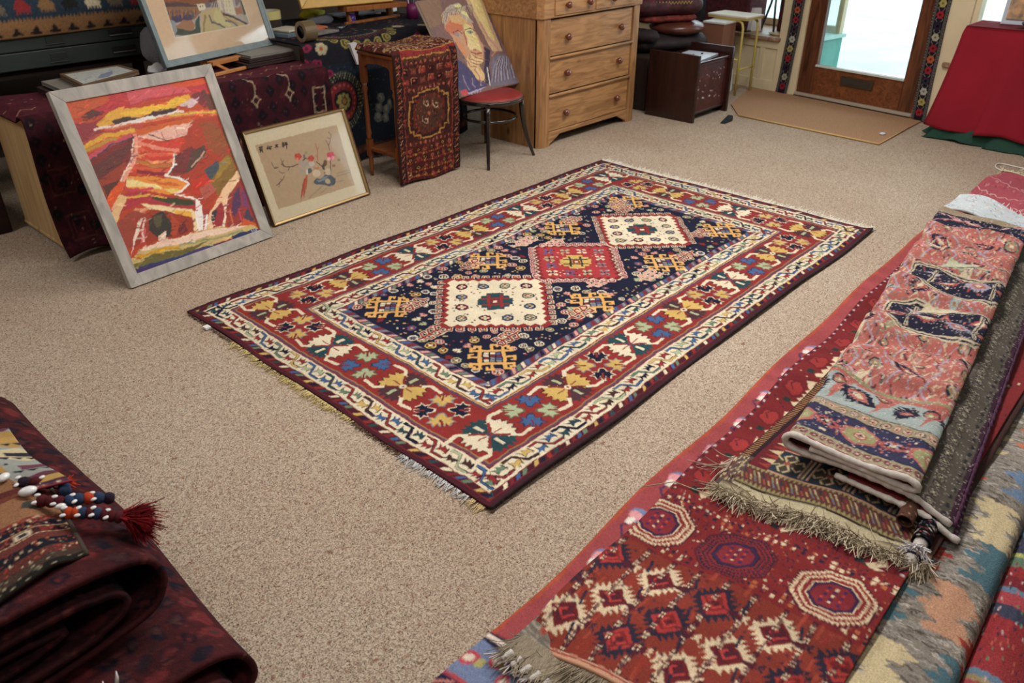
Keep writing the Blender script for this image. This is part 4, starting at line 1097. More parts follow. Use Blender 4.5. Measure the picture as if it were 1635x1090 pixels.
pe, Le = profile([(.085, .02), (.055, .05), (.062, .085), (.09, .102), (.15, .104), (.22, .094), (.30, .078), (.40, .064)], ny)
u = np.linspace(0, 1, nx)[None, :]
X = 1.02 + 3.3*u + 0*pe[:, :1]; Y = pe[:, :1] + .045*(X - 1.4); Z = pe[:, 1:2] + .004*np.sin(X*13 + pe[:, :1]*20)
Z = np.minimum(Z + .012*smooth((.22 - pe[:, :1])/.1)*0, .2)
grid_mesh('weave', np.stack([X, Y, Z], -1), C, M_KILIM, rE, thick=.006, back=(120, 112, 104))

rF = empty('striped_red_kilim', (2.4, -.15, 0), 'red kilim banded in green, yellow and blue, rolled at the outer right edge', 'kilim', 'kilims on the right')
L_ = 3.0; c = Cv(L_, .42, 220, (146, 38, 42)); rn = random.Random(31)
x = 0
cols_ = [(146, 40, 44), (92, 118, 96), (150, 40, 46), (168, 168, 86), (60, 62, 84), (168, 60, 70), (150, 130, 92), (96, 124, 148), (120, 34, 44), (150, 44, 50)]
k = 0
while x < L_:
    w_ = rn.choice((.02, .045, .07, .09)); c.poly([(x, 0), (x + w_, 0), (x + w_ + .03, .42), (x + .03, .42)], cols_[k % 10]); k += rn.choice((1, 2, 3)); x += w_
for i in range(1300):
    x = rn.random()*L_; y = rn.random()*.42; c.rect(x, y, x + .012, y + .007, rn.choice(((52, 46, 70), (190, 160, 160), (130, 36, 44), (96, 120, 90), (186, 90, 70))))
c.warp(.004, .02, 61); c.abrash(.15, .02, 62, 'x'); c.speck(.15)
C = c.out(); ny, nx, _ = C.shape
pe, Le = profile([(-.055, .006), (-.07, .03), (-.06, .058), (-.02, .072), (.02, .068), (.045, .050), (.052, .014)], ny)
u = np.linspace(0, 1, nx)[None, :]; X = 1.05 + 3.0*u + 0*pe[:, :1]; Y = pe[:, :1] + .055*(X - 1.5) + .008; Z = pe[:, 1:2] + .004*np.sin(X*17)
grid_mesh('weave', np.stack([X, Y, Z + .002], -1), C, M_KILIM, rF, thick=.005, back=(110, 40, 44))
# ------------------------------------------------------------------ dark red folded rugs at the lower left
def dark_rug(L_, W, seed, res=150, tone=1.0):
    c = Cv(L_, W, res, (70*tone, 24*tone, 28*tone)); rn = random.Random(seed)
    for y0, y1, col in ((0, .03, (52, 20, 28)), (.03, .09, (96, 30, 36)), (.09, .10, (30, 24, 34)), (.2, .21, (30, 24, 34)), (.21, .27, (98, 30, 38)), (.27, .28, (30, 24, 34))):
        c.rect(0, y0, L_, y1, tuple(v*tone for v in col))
    k = 0; y = .06
    while y < W:
        x = .03 + (k % 2)*.05
        while x < L_:
            col = rn.choice(((24, 22, 34), (28, 22, 32), (112, 34, 38), (48, 20, 30)))
            o = [(-1,-.3),(-.3,-1),(.3,-1),(1,-.3),(1,.3),(.3,1),(-.3,1),(-1,.3)]
            s_ = .021
            c.poly([(x + p[0]*s_, y + p[1]*s_) for p in o], tuple(v*tone for v in col)); c.poly([(x + p[0]*s_*.5, y + p[1]*s_*.5) for p in o], tuple(v*tone for v in rn.choice(((100, 34, 38), (40, 26, 36), (70, 40, 42)))))
            x += .062
        y += .052; k += 1
    for i in range(int(L_*W*4200)):
        x = rn.random()*L_; y = rn.random()*W; c.rect(x, y, x + .003, y + .009, rn.choice(((26, 20, 30), (118, 58, 54), (96, 30, 34), (26, 22, 30))), .6)
    c.warp(.012, .03, seed + 1); c.warp(.004, .008, seed + 5); c.abrash(.2, .05, seed + 2, 'x'); c.speck(.2)
    return c
def folded(name, label, spine, y0, y1, seed, root=None, thick=.014, rip=.008, group=None, res=150, skew=0, tone=1.0, part='pile'):
    """cloth whose section in (X, Z) follows the spine, running along Y from y0 to y1"""
    r_ = root or empty(name, (spine[0][0], (y0+y1)/2, 0), label, 'rug', group)
    _, Ls = profile(spine, 50)
    c = dark_rug(y1 - y0, Ls, seed, res, tone); C = c.out(); ny, nx, _ = C.shape
    pr_, _ = profile(spine, ny)
    u = np.linspace(0, 1, nx)[None, :]; s_ = np.linspace(0, 1, ny)[:, None]
    X = pr_[:, :1] + rip*np.sin(u*7 + s_*9) + skew*u; Z = pr_[:, 1:2] + rip*.7*np.sin(u*11 + s_*5 + 1)*smooth((pr_[:, 1:2] - .03)/.05)
    Y = y0 + (y1 - y0)*u + .012*np.sin(s_*14)*(1-u) + 0*X
    P = np.stack([X + 0*Y, Y, np.maximum(Z, .004 + (0 if spine[0][1] < .1 else 0))], -1)
    grid_mesh(part, P, C, M_CLOTH, r_, thick=thick, under_cols=C*.8)
    return r_, P
# lowest: outer rug folded with a second fold inside it
lo, P1 = folded('dark_red_rug', 'broad dark red folded rug, lowest of the pile at lower left, resting on the carpet', [(-.95, .03), (-.4, .03), (.2, .03), (.40, .035), (.475, .075), (.485, .13), (.455, .185), (.38, .215), (.2, .225), (-.3, .235), (-.95, .24)], 1.20, 2.62, 71, rip=.010, group='dark red rugs folded at lower left')
li, P2 = folded('dark_red_rug', 'dark red rug folded inside the lowest one, near end showing at the bottom edge', [(-.95, .055), (.2, .06), (.36, .07), (.415, .105), (.405, .145), (.35, .165), (.2, .175), (-.95, .19)], 1.185, 2.4, 72, rip=.004, group='dark red rugs folded at lower left')
for k_, (zz, xx) in enumerate(((.085, .33), (.118, .30))):
    folded('dark_red_rug', None, [(-.95, zz), (.1, zz + .002), (xx - .06, zz + .004), (xx, zz + .012), (xx - .04, zz + .024), (.1, zz + .026), (-.95, zz + .03)], 1.195, 2.2, 80 + k_, root=li, thick=.01, rip=.003, part='inner_fold')
# upper: another folded pair
up, P3 = folded('dark_red_rug', 'dark red rug folded on top of the pile, under the saddle bag', [(-.95, .262), (.0, .262), (.25, .266), (.355, .280), (.395, .325), (.400, .370), (.375, .415), (.30, .440), (.15, .455), (-.2, .47), (-.95, .48)], 1.345, 2.22, 73, rip=.006, group='dark red rugs folded at lower left')
ui, P4 = folded('dark_red_rug', 'rug tucked inside the upper fold, its rounded fold darkened in colour for deep shade', [(-.95, .288), (.1, .292), (.26, .305), (.315, .335), (.31, .372), (.26, .392), (.1, .405), (-.95, .43)], 1.338, 2.1, 74, rip=.004, group='dark red rugs folded at lower left', tone=.8)  # tone lowers the colour for the shade inside the fold
folded('dark_red_rug', None, [(-.95, .322), (.0, .325), (.15, .332), (.20, .348), (.15, .362), (.0, .37), (-.95, .39)], 1.345, 2.0, 75, root=ui, thick=.012, rip=.003, tone=.7, part='inner_fold')  # innermost fold, shade put into the colour darker still
# far: a humped one behind
folded('dark_red_rug', 'humped dark red rug at the far end of the lower left pile', [(-.95, .25), (.1, .255), (.31, .26), (.375, .30), (.375, .35), (.32, .40), (.2, .43), (-.1, .445), (-.95, .45)], 2.235, 2.66, 76, rip=.012, group='dark red rugs folded at lower left', skew=-.06)

# ------------------------------------------------------------------ striped saddle bag lying on the pile
def topz(x, y): return .467 - .05*max(0, (x - .1))
def bag_field():
    c = Cv(.62, .60, 320, (96, 52, 46)); rn = random.Random(6)        # x: along the bag towards +Y, y: towards its right tip
    bands = [(0, .022, (30, 30, 26)), (.022, .05, (70, 52, 44)), (.05, .085, (92, 44, 38)), (.085, .125, (26, 28, 38)), (.125, .150, (104, 50, 44)), (.150, .155, (140, 104, 76)), (.155, .185, (66, 30, 36)), (.185, .19, (150, 110, 80)), (.19, .225, (28, 28, 40)), (.225, .245, (110, 50, 44)), (.245, .36, (146, 100, 66)), (.36, .40, (110, 56, 42)), (.40, .62, (140, 96, 62))]
    for a, b_, col in bands: c.rect(a, 0, b_, .6, col)
    for (a, b_) in ((.09, .12), (.155, .185), (.19, .22), (.225, .24), (.05, .08)):
        for i in range(190):
            x = rn.uniform(a, b_); y = rn.uniform(0, .6); c.rect(x, y, x + rn.uniform(.004, .012), y + .003, rn.choice(((150, 50, 40), (200, 178, 140), (130, 46, 40), (168, 84, 52))))
    for i in range(7):
        y = .06 + i*.09; c.rect(.158, y, .182, y + .028, (206, 190, 160)); c.rect(.163, y + .006, .177, y + .022, (40, 48, 52)); c.rect(.158, y + .04, .182, y + .055, (120, 40, 36))
    for i in range(60): c.rect(.150, i*.01, .154, i*.01 + .006, (206, 180, 140)); c.rect(.186, i*.01, .19, i*.01 + .005, (200, 160, 120))
    for i in range(6):
        c.poly([(.28, .06 + i*.1), (.30, .04 + i*.1), (.33, .05 + i*.1), (.34, .08 + i*.1), (.31, .09 + i*.1)], (62, 64, 62)); c.ell(.31, .065 + i*.1, .008, .008, (160, 130, 90), 5)
    for i in range(150):
        x, y = rn.uniform(0, .05), rn.uniform(0, .6); c.rect(x, y, x + .005, y + .006, rn.choice(((150, 140, 110), (90, 96, 80), (46, 40, 36))))
    c.rect(.006, .30, .022, .37, (214, 196, 160)); c.rect(.39, 0, .42, .6, (92, 40, 36))
    c.warp(.003, .03, 7); c.speck(.14)
    return c
bag = empty('saddle_bag', (.1, 1.7, .47), 'striped brown and black woven saddle bag lying on the dark red pile', 'bag')
c = bag_field(); C = c.out(); ny, nx, _ = C.shape
u = np.linspace(0, 1, nx)[None, :] + np.zeros((ny, 1)); v = np.linspace(0, 1, ny)[:, None] + np.zeros((1, nx))
# right edge runs from the tassel corner back to the far corner
X = -.40 + v*(.68 + .043*u); Y = 1.26 + .58*u + (.162 - .34*u*0)*v + (.0 - .34*u + .0)*v*.56 + .0*u
Zt = .472 + .030*np.sin(pi*np.clip(u, 0, 1))*np.sin(pi*np.clip(v*.9 + .1, 0, 1))**.6 - .045*smooth((v - .9)/.1)*.6
PB_ = np.stack([X, Y, Zt], -1)
grid_mesh('bag_face', PB_, C, M_KILIM, bag, thick=-.010, back=(60, 30, 30))
MB().tube([tuple(PB_[-1, int(k*(nx-1)/14)] + np.array([.002, 0, -.004])) for k in range(15)], .006, 6).build('edge_cord', mat('bag_edge_wool', (70, 60, 50), .95, bump=.5), bag)

# ------------------------------------------------------------------ small cloth with yellow and grey diamonds
def diamond_cloth():
    c = Cv(.46, .42, 330, (150, 152, 148)); rn = random.Random(8)
    for i in range(5):
        for j in range(5):
            x, y = i*.11, j*.10
            c.poly([(x, y), (x + .055, y + .03), (x + .055, y + .07), (x, y + .1), (x - .055, y + .07), (x - .055, y + .03)], ((104, 50, 72), (176, 138, 62), (196, 180, 140), (150, 156, 150))[(i*2 + j*3) % 4])
            c.poly([(x - .03, y + .035), (x + .03, y + .035), (x + .03, y + .065), (x - .03, y + .065)], ((188, 150, 66), (110, 56, 78), (40, 40, 52), (186, 146, 70))[(i + j) % 4])
            for q in range(4): c.poly([(x - .05 + q*.026, y + .03), (x - .024 + q*.026, y + .03), (x - .037 + q*.026, y + .014)], (34, 34, 48)); c.poly([(x + .06, y + .02 + q*.018), (x + .075, y + .02 + q*.018), (x + .0675, y + .036 + q*.018)], (34, 34, 48))
    c.line([(.27, 0), (.27, .42)], .012, (40, 38, 48))
    for q in range(9): c.poly([(.28, q*.05), (.33, q*.05 + .012), (.28, q*.05 + .026), (.31, q*.05 + .05)], (206, 192, 154))
    c.rect(0, 0, .46, .022, (116, 52, 78))
    for i in range(36): c.rect(i*.0128, .010, i*.0128 + .007, .02, rn.choice(((210, 196, 160), (180, 140, 66), (60, 50, 66))))
    c.rect(0, 0, .46, .006, (150, 24, 48)); c.warp(.003, .03, 9); c.speck(.1)
    return c
dc = empty('diamond_patterned_cloth', (.1, 1.85, .5), 'small cloth with yellow, grey and plum diamonds, red edge, beside the saddle bag', 'cloth')
c = diamond_cloth(); C = c.out(); ny, nx, _ = C.shape
u = np.linspace(0, 1, nx)[None, :] + np.zeros((ny, 1)); v = np.linspace(0, 1, ny)[:, None] + np.zeros((1, nx))
# corner on the right at the tip; the red edge along its near side
ex, ey = np.array([.93, -.36]), np.array([-.36, .30])
def bq(p00, p10, p11, p01): return [p00[k]*(1-u)*(1-v) + p10[k]*u*(1-v) + p11[k]*u*v + p01[k]*(1-u)*v for k in (0, 1)]
X, Y = bq((-.10, 1.90), (.341, 1.612), (.318, 1.93), (-.06, 2.15)); X = X - .035*np.sin(pi*v)*u*.3
Z = .478 + .014*np.sin(u*7)*np.sin(v*6 + 1) - .004*u + .006
grid_mesh('cloth', np.stack([X, Y, Z + .012*(1-u)], -1), C, M_PRINT, dc, thick=.004, back=(120, 40, 60))

# ------------------------------------------------------------------ beaded tassels
SHELL = mat('white_cowrie_shell', (236, 236, 238), .25, spec=.6, coat=.3)
WOOLS = {'b': mat('blue_wool_binding', (44, 62, 96), .95, bump=.8, bscale=600), 'o': mat('orange_wool_binding', (196, 70, 32), .95, bump=.8, bscale=600), 'm': mat('maroon_wool_binding', (88, 20, 30), .95, bump=.8, bscale=600), 'n': mat('dark_wool_binding', (42, 24, 42), .95, bump=.8, bscale=600)}
def shell(p, r_, parent, top=False, label=None):
    mb = MB(); mb.ball((0, 0, 0), (r_*1.25, r_*.85, r_*.6), 12, 8)
    mb.M = None; ang = random.uniform(-.6, .6)
    mb.v = [(p[0] + a*cos(ang) - b_*sin(ang), p[1] + a*sin(ang) + b_*cos(ang), p[2] + z) for a, b_, z in mb.v]
    o = mb.build('cowrie_shell', SHELL, None if top else parent)
    if top: tag(o, label, 'shell')
    return o
def strand(root, pts, code, rad, shells=True):
    P = [Vector(p) for p in pts]; n = len(code)
    def at(t):
        t *= len(P) - 1; i = min(int(t), len(P) - 2); return P[i].lerp(P[i+1], t - i)
    for k, ch in enumerate(code):
        a, b_ = at(k/n), at((k+1)/n); m_ = (a + b_)/2
        MB().tube([tuple(a), tuple(a.lerp(b_, .25)), tuple(m_), tuple(a.lerp(b_, .75)), tuple(b_)], [rad*.75, rad, rad*1.08, rad, rad*.75], 12).build('wool_bead', WOOLS[ch], root)
        if shells and k % 2 == 0:
            d = (b_ - a).normalized(); s = Vector((-d.y, d.x, 0))
            shell(tuple(a + Vector((0, 0, rad*.9)) + s*rad*.3), .0055, root); shell(tuple(a - s*rad*.95 + Vector((0, 0, rad*.35))), .0055, root)
ta = empty('beaded_tassel', (.35, 1.6, .45), 'orange and blue beaded cord with white shells ending in a red wool tassel', 'tassel', 'beaded cords hanging from the saddle bag')
strand(ta, [(.292, 1.530, .478), (.335, 1.497, .470), (.375, 1.462, .452)], 'oobmbmmm', .0125)
n = 800; a = r.uniform(0, 2*pi, n); rd = r.uniform(0, .012, n)
threads('tassel', np.stack([.372 + rd*.4*np.cos(a), 1.464 + rd*np.sin(a), .454 + rd*np.sin(a*2)*.5], 1), np.stack([.9 + 0*a + .42*np.cos(a), -.62 + .55*np.sin(a), -.1 + .42*np.sin(a*3)], 1), r.uniform(.03, .06, n), .0017, np.array([(118, 24, 30)]*n)*r.uniform(.6, 1.25, (n, 1)), M_YARN, ta, .45, .25, 6, None, 12)['kind'] = 'stuff'
tb = empty('beaded_tassel', (.33, 1.6, .45), 'maroon, blue and orange beaded cord with shells and a black tip', 'tassel', 'beaded cords hanging from the saddle bag')
strand(tb, [(.268, 1.607, .482), (.300, 1.570, .478), (.345, 1.560, .468), (.392, 1.545, .446)], 'mmmbbobn', .0125)
tc_ = empty('beaded_tassel', (.31, 1.68, .46), 'maroon beaded cord with paired shells and an orange tuft', 'tassel', 'beaded cords hanging from the saddle bag')
strand(tc_, [(.262, 1.700, .480), (.300, 1.672, .474), (.332, 1.655, .462)], 'nmnm', .013)
n = 120; a = r.uniform(0, 2*pi, n)
threads('orange_tuft', np.tile([.332, 1.652, .463], (n, 1)), np.stack([np.cos(a) + .3, np.sin(a) - .6, .3 + 0*a], 1), r.uniform(.01, .022, n), .0014, np.array([(206, 66, 28)]*n), M_YARN, tc_, .4, .3, 4, None, 13)['kind'] = 'stuff'
strand(tc_, [(.330, 1.645, .463), (.322, 1.612, .466)], 'bb', .012)
shell((.243, 1.727, .492), .0125, None, True, 'large white cowrie shell by the red edge of the diamond cloth')
shell((.262, 1.640, .492), .0150, None, True, 'largest white cowrie shell with a dark slit, between the beaded cords')
shell((.292, 1.548, .486), .0085, None, True, 'small white shell at the corner where the red tassel cord starts')
for k, p in enumerate(((.195, 1.262, .238), (.222, 1.262, .242))):
    MB().tube([p, (p[0] + .006, p[1] + .0, p[2] + .02), (p[0] + .009, p[1] + .003, p[2] + .034)], [.005, .0035, .0008], 8).build('white_tip', SHELL, lo)
# ------------------------------------------------------------------ pine chest of drawers
M_PINE = wood_mat('waxed_old_pine', (140, 98, 62), (188, 142, 94), 'X', 6, .42, True, coat=.05)
M_PINEV = wood_mat('waxed_old_pine_upright', (134, 94, 60), (180, 134, 88), 'Z', 6, .42, True, coat=.05)
M_KNOB = mat('turned_mahogany_knob', (104, 50, 36), .22, spec=.6, coat=.4)
M_DARKWOOD = mat('dark_inner_wood', (40, 26, 18), .8)  # one even dark wood for carcasses, legs, plinth and bench
ch = empty('chest_of_drawers', (4.77, 3.9, 0), 'waxed pine chest of drawers with round dark knobs, right of the portrait', 'chest of drawers')
X0, X1, Y0, Y1 = 4.195, 5.345, 3.625, 4.20
mb = MB(); mb.box(X0, X0 + .03, Y0 + .03, Y1, .0, .855); mb.build('side_panel', M_PINEV, ch, bevel=.003)
mb = MB(); mb.box(X1 - .03, X1, Y0 + .03, Y1, .0, .855); mb.build('side_panel', M_PINEV, ch, bevel=.003)
# front posts with canted corners running into bracket feet
mb = MB(); mb.prism([(X0, Y0 + .035), (X0 + .03, Y0), (X0 + .10, Y0), (X0 + .10, Y0 + .05), (X0, Y0 + .05)], 'z', 0, .855); mb.build('corner_post', M_PINEV, ch, bevel=.002)
mb = MB(); mb.prism([(X1, Y0 + .035), (X1 - .03, Y0), (X1 - .10, Y0), (X1 - .10, Y0 + .05), (X1, Y0 + .05)], 'z', 0, .855); mb.build('corner_post', M_PINEV, ch, bevel=.002)
def bracket(x, f):
    pts = [(x, 0), (x, .08), (x + f*.16, .08), (x + f*.13, .066), (x + f*.095, .045), (x + f*.03, .018), (x + f*.02, 0)]
    MB().prism([(a, b_) for a, b_ in pts] if f > 0 else [(a, b_) for a, b_ in pts][::-1], 'y', Y0 + .004, Y0 + .03).build('bracket_foot', M_PINE, ch)
bracket(X0 + .09, 1); bracket(X1 - .09, -1)
MB().box(X0 + .10, X1 - .10, Y0 + .002, Y0 + .04, .068, .098).build('bottom_rail', M_PINE, ch, bevel=.006)
zs = [(.098, .338), (.358, .588), (.608, .845)]
for k, (a, b_) in enumerate(zs):
    dr = MB().box(X0 + .108, X1 - .108, Y0 + .012, Y0 + .04, a + .004, b_ - .003).build('drawer', M_PINE, ch, bevel=.002)
    for kx in (4.475, 5.085):
        kz = (.212, .486, .722)[k]
        MB().lathe([(.010, .014), (.012, .004), (.011, -.006), (.020, -.014), (.0245, -.024), (.022, -.034), (.012, -.041), (.0, -.043)], (kx, Y0 + .012, kz), 'y', 18).build('knob', M_KNOB, dr)
    if k < 2: MB().tube([(X0 + .10, Y0 + .002, b_ + .010), (X1 - .10, Y0 + .002, b_ + .010)], .011, 10).build('drawer_rail', M_PINE, ch)
# upper section, standing slightly proud
MB().prism([(X0 - .012, Y0 + .03), (X0 + .02, Y0 - .012), (X1 - .02, Y0 - .012), (X1 + .012, Y0 + .03), (X1 + .012, Y1), (X0 - .012, Y1)], 'z', .855, 1.06).build('upper_case', M_PINE, ch, bevel=.004)
MB().box(X0 - .03, X1 + .03, Y0 - .03, Y1 + .01, 1.06, 1.085).build('top', M_PINE, ch, bevel=.006)
for k, (a, b_) in enumerate(((X0 + .12, 4.725), (4.755, X1 - .12))):
    dr = MB().box(a, b_, Y0 - .020, Y0 + .0, .872, 1.045).build('drawer', M_PINE, ch, bevel=.002)
    for kx in ((4.43, 4.66) if k == 0 else (4.93, 5.13)):
        MB().lathe([(.010, .014), (.012, .004), (.011, -.006), (.019, -.014), (.023, -.024), (.020, -.034), (.012, -.040), (.0, -.042)], (kx, Y0 - .020, .930), 'y', 16).build('knob', M_KNOB, dr)
MB().box(X0 + .1, X1 - .1, Y0 + .05, Y1 - .01, .09, .85).build('carcass', M_DARKWOOD, ch)

# ------------------------------------------------------------------ bentwood chair
M_EBON = mat('black_lacquered_bentwood', (24, 20, 20), .22, spec=.6, coat=.5)
SX, SY, SZ = 3.865, 3.785, .405
cr = empty('bentwood_chair', (SX, SY, 0), 'black bentwood chair with a round red padded seat holding the portrait', 'chair')
def ring(cx, cy, z, rx, ry, r_, n=40): return [(cx + rx*cos(2*pi*i/n), cy + ry*sin(2*pi*i/n), z) for i in range(n + 1)]
MB().lathe([(.0, -.030), (.208, -.030), (.228, -.024), (.233, -.006), (.228, .0), (.205, .002)], (SX, SY, SZ), 'z', 40).build('seat_ring', M_EBON, cr)
MB().lathe([(.217, -.002), (.218, .006), (.209, .015), (.15, .024), (.08, .028), (.0, .029)], (SX, SY, SZ), 'z', 40).build('seat', mat('red_seat_leather', (140, 44, 44), .45, bump=.5, bscale=140, vary=.08), cr)
MB().tube(ring(SX, SY, SZ + .002, .221, .221, .0), .0045, 6, cap=False).build('seat_piping', mat('worn_brass_piping', (120, 72, 58), .5), cr)
for (x, y, fx, fy) in ((3.66, 3.60, 3.614, 3.556), (4.01, 3.63, 4.070, 3.563), (3.98, 3.93, 4.06, 4.02), (3.70, 3.93, 3.63, 4.01)):
    P0, P2 = Vector((x, y, SZ - .02)), Vector((fx, fy, 0)); pts = []
    for i in range(9):
        t = i/8; p = P0.lerp(P2, t**1.9); p.z = (SZ - .02)*(1 - t); pts.append(tuple(p))
    MB().tube(pts, [.0155, .0165, .0165, .0155, .0145, .0135, .0125, .0115, .010], 12).build('leg', M_EBON, cr)
MB().tube(ring(SX, SY, SZ - .135, .182, .182, .0), .0095, 8, cap=False).build('leg_hoop', M_EBON, cr)
pts = [(3.68, 3.95, SZ - .03), (3.675, 3.985, SZ + .15), (3.68, 4.06, SZ + .30), (3.72, 4.145, SZ + .42), (3.845, 4.18, SZ + .47), (3.97, 4.145, SZ + .42), (4.01, 4.06, SZ + .30), (4.015, 3.985, SZ + .15), (4.01, 3.95, SZ - .03)]
MB().tube(pts, .013, 10).build('back_hoop', M_EBON, cr)

# ------------------------------------------------------------------ pictures
def plane_pts(BL, ex, tilt, s, h_):
    """a leaning plane: s along its foot, h_ up its face, d out of the face towards the room"""
    nx, ny = -ex[1], ex[0]; st_, ct = sin(tilt), cos(tilt)
    def f(a, b_, d=0): return (BL[0] + ex[0]*a + nx*(b_*st_) - nx*ct*d, BL[1] + ex[1]*a + ny*(b_*st_) - ny*ct*d, BL[2] + b_*ct + d*st_)
    return f
def art_mesh(name, c, f, x0, y0, x1, y1, d, m, parent):
    C = c.out(); ny, nx, _ = C.shape
    u = np.linspace(0, 1, nx)[None, :] + np.zeros((ny, 1)); v = np.linspace(0, 1, ny)[:, None] + np.zeros((1, nx))
    A = x0 + (x1 - x0)*u; B = y0 + (y1 - y0)*v
    X, Y, Z = f(A, B, d + 0*A); P = np.stack([X, Y, Z], -1)
    return grid_mesh(name, P, C, m, parent, thick=.003, back=(120, 100, 80))
def frame_bars(f, W, H, w_, dep, m, parent, prof=None, name='frame', bevel=.002, back=0):
    """four mitred mouldings; dep = how far the face stands out"""
    o = []
    mb = MB()
    for (a, b_, c_, d_) in (((0, 0), (W, 0), (W - w_, w_), (w_, w_)), ((W, 0), (W, H), (W - w_, H - w_), (W - w_, w_)), ((W, H), (0, H), (w_, H - w_), (W - w_, H - w_)), ((0, H), (0, 0), (w_, w_), (w_, H - w_))):
        p = [f(*q, back) for q in (a, b_, c_, d_)] + [f(*a, dep), f(*b_, dep), f(*c_, dep - .004), f(*d_, dep - .004)]
        mb.hexa(p)
    return mb.build(name, m, parent, bevel=bevel)
def slab(f, x0, y0, x1, y1, d0, d1, name, m, parent, bevel=0):
    return MB().hexa([f(x0, y0, d0), f(x1, y0, d0), f(x1, y1, d0), f(x0, y1, d0), f(x0, y0, d1), f(x1, y0, d1), f(x1, y1, d1), f(x0, y1, d1)]).build(name, m, parent, bevel=bevel)

# --- red canyon painting
M_SILVER = wood_mat('silvered_frame_wood', (150, 146, 142), (186, 180, 172), 'Z', 3, .4, spec=.4)
PW, PH = .794, .89; PI_ = .054
def canyon():
    W, H = PW - 2*PI_, PH - 2*PI_
    c = Cv(W, H, 340, (176, 66, 40)); T = homog([(113, 195), (762, 80), (1022, 800), (437, 1005)], W, H); rn = random.Random(77)
    def P(pts, col, al=1): c.poly(T(pts), col, al)
    def Ln(pts, w_, col, al=1, w1=None): c.line(T(pts), w_, col, al, w1)
    P([(100, 180), (780, 60), (840, 260), (200, 440)], (182, 70, 42))
    P([(300, 150), (760, 80), (780, 150), (520, 190), (330, 250), (180, 250)], (178, 52, 58)); P([(400, 150), (650, 110), (700, 150), (520, 180), (420, 215)], (200, 84, 92))
    P([(110, 195), (300, 160), (330, 190), (200, 260), (140, 280)], (190, 84, 50)); P([(560, 110), (770, 78), (785, 120), (640, 135)], (206, 80, 44))
    P([(145, 300), (260, 290), (300, 340), (190, 420), (175, 390)], (140, 52, 60)); P([(190, 380), (330, 320), (480, 300), (420, 350), (250, 420)], (170, 74, 60))
    P([(260, 300), (330, 240), (420, 225), (540, 225), (620, 180), (690, 160), (700, 180), (620, 230), (540, 250), (430, 275), (330, 300), (280, 325)], (214, 158, 62))
    P([(360, 250), (440, 235), (560, 205), (660, 175), (680, 190), (600, 225), (500, 250), (400, 262)], (228, 180, 60)); P([(330, 240), (390, 215), (380, 238)], (226, 150, 60))
    P([(190, 260), (240, 230), (285, 245), (250, 280), (200, 285)], (92, 50, 44)); P([(330, 285), (400, 265), (470, 272), (520, 245), (600, 225), (640, 235), (560, 262), (440, 285), (350, 300)], (64, 46, 46))
    P([(640, 215), (700, 180), (745, 190), (700, 225)], (206, 180, 180)); P([(700, 170), (760, 140), (790, 190), (760, 230), (730, 200)], (120, 50, 52)); P([(740, 150), (800, 170), (815, 240), (780, 240)], (100, 58, 50))
    P([(250, 330), (340, 305), (420, 285), (560, 262), (700, 240), (820, 235), (822, 262), (680, 262), (540, 285), (420, 305), (330, 325)], (206, 110, 70))
    Ln([(250, 328), (350, 305), (440, 285), (560, 262), (660, 240)], .010, (222, 204, 194)); P([(380, 300), (470, 270), (540, 265), (470, 292)], (222, 212, 206)); Ln([(600, 262), (700, 250), (820, 245)], .008, (212, 180, 70))
    P([(190, 400), (300, 340), (480, 320), (690, 270), (700, 300), (500, 350), (380, 360), (230, 430)], (196, 92, 44)); Ln([(200, 405), (300, 355), (440, 330)], .018, (212, 158, 56)); Ln([(200, 430), (290, 385), (350, 365)], .012, (180, 140, 60))
    # mesas
    P([(440, 360), (540, 330), (620, 308), (695, 292), (700, 345), (640, 365), (540, 378)], (222, 172, 156)); Ln([(560, 335), (575, 372)], .004, (180, 110, 100)); Ln([(625, 315), (640, 360)], .004, (186, 120, 110)); Ln([(500, 350), (600, 378), (700, 350)], .005, (60, 50, 60))
    # canyon ground
    P([(215, 465), (330, 385), (430, 350), (460, 380), (420, 440), (380, 560), (300, 650), (240, 540)], (120, 46, 44)); P([(230, 500), (400, 390), (430, 400), (330, 520), (260, 560)], (100, 52, 50)); P([(260, 560), (400, 470), (380, 560), (300, 640)], (150, 62, 44)); P([(285, 590), (360, 560), (350, 600), (310, 640)], (86, 52, 44))
    Ln([(225, 460), (300, 405), (420, 352)], .018, (186, 78, 92)); Ln([(225, 470), (330, 395), (430, 360)], .005, (70, 60, 80))
    P([(440, 360), (560, 385), (700, 350), (690, 420), (620, 440), (600, 520), (560, 545), (420, 530), (400, 520), (430, 430)], (196, 66, 48))
    for (pts, col) in (([(450, 385), (520, 410), (640, 420)], (226, 140, 120)), ([(450, 400), (500, 440), (620, 440)], (214, 96, 70)), ([(440, 440), (520, 480), (610, 470)], (222, 150, 96)), ([(440, 470), (520, 500), (600, 490)], (176, 120, 60)), ([(430, 500), (500, 515), (590, 515)], (206, 90, 60)), ([(470, 460), (540, 465), (600, 455)], (196, 60, 50)), ([(450, 520), (520, 535), (580, 530)], (120, 36, 50))):
        Ln(pts, .016, col, .85)
    Ln([(440, 350), (445, 420), (420, 500), (385, 560), (330, 700)], .016, (224, 150, 130)); Ln([(430, 370), (425, 440), (400, 510), (365, 570), (320, 670)], .007, (232, 200, 180))
    P([(300, 650), (360, 565), (390, 570), (370, 620), (320, 700)], (212, 84, 42))
    # right red wall
    P([(700, 285), (840, 262), (900, 430), (910, 520), (820, 640), (740, 700), (720, 640), (640, 560), (580, 545), (640, 440)], (166, 62, 42))
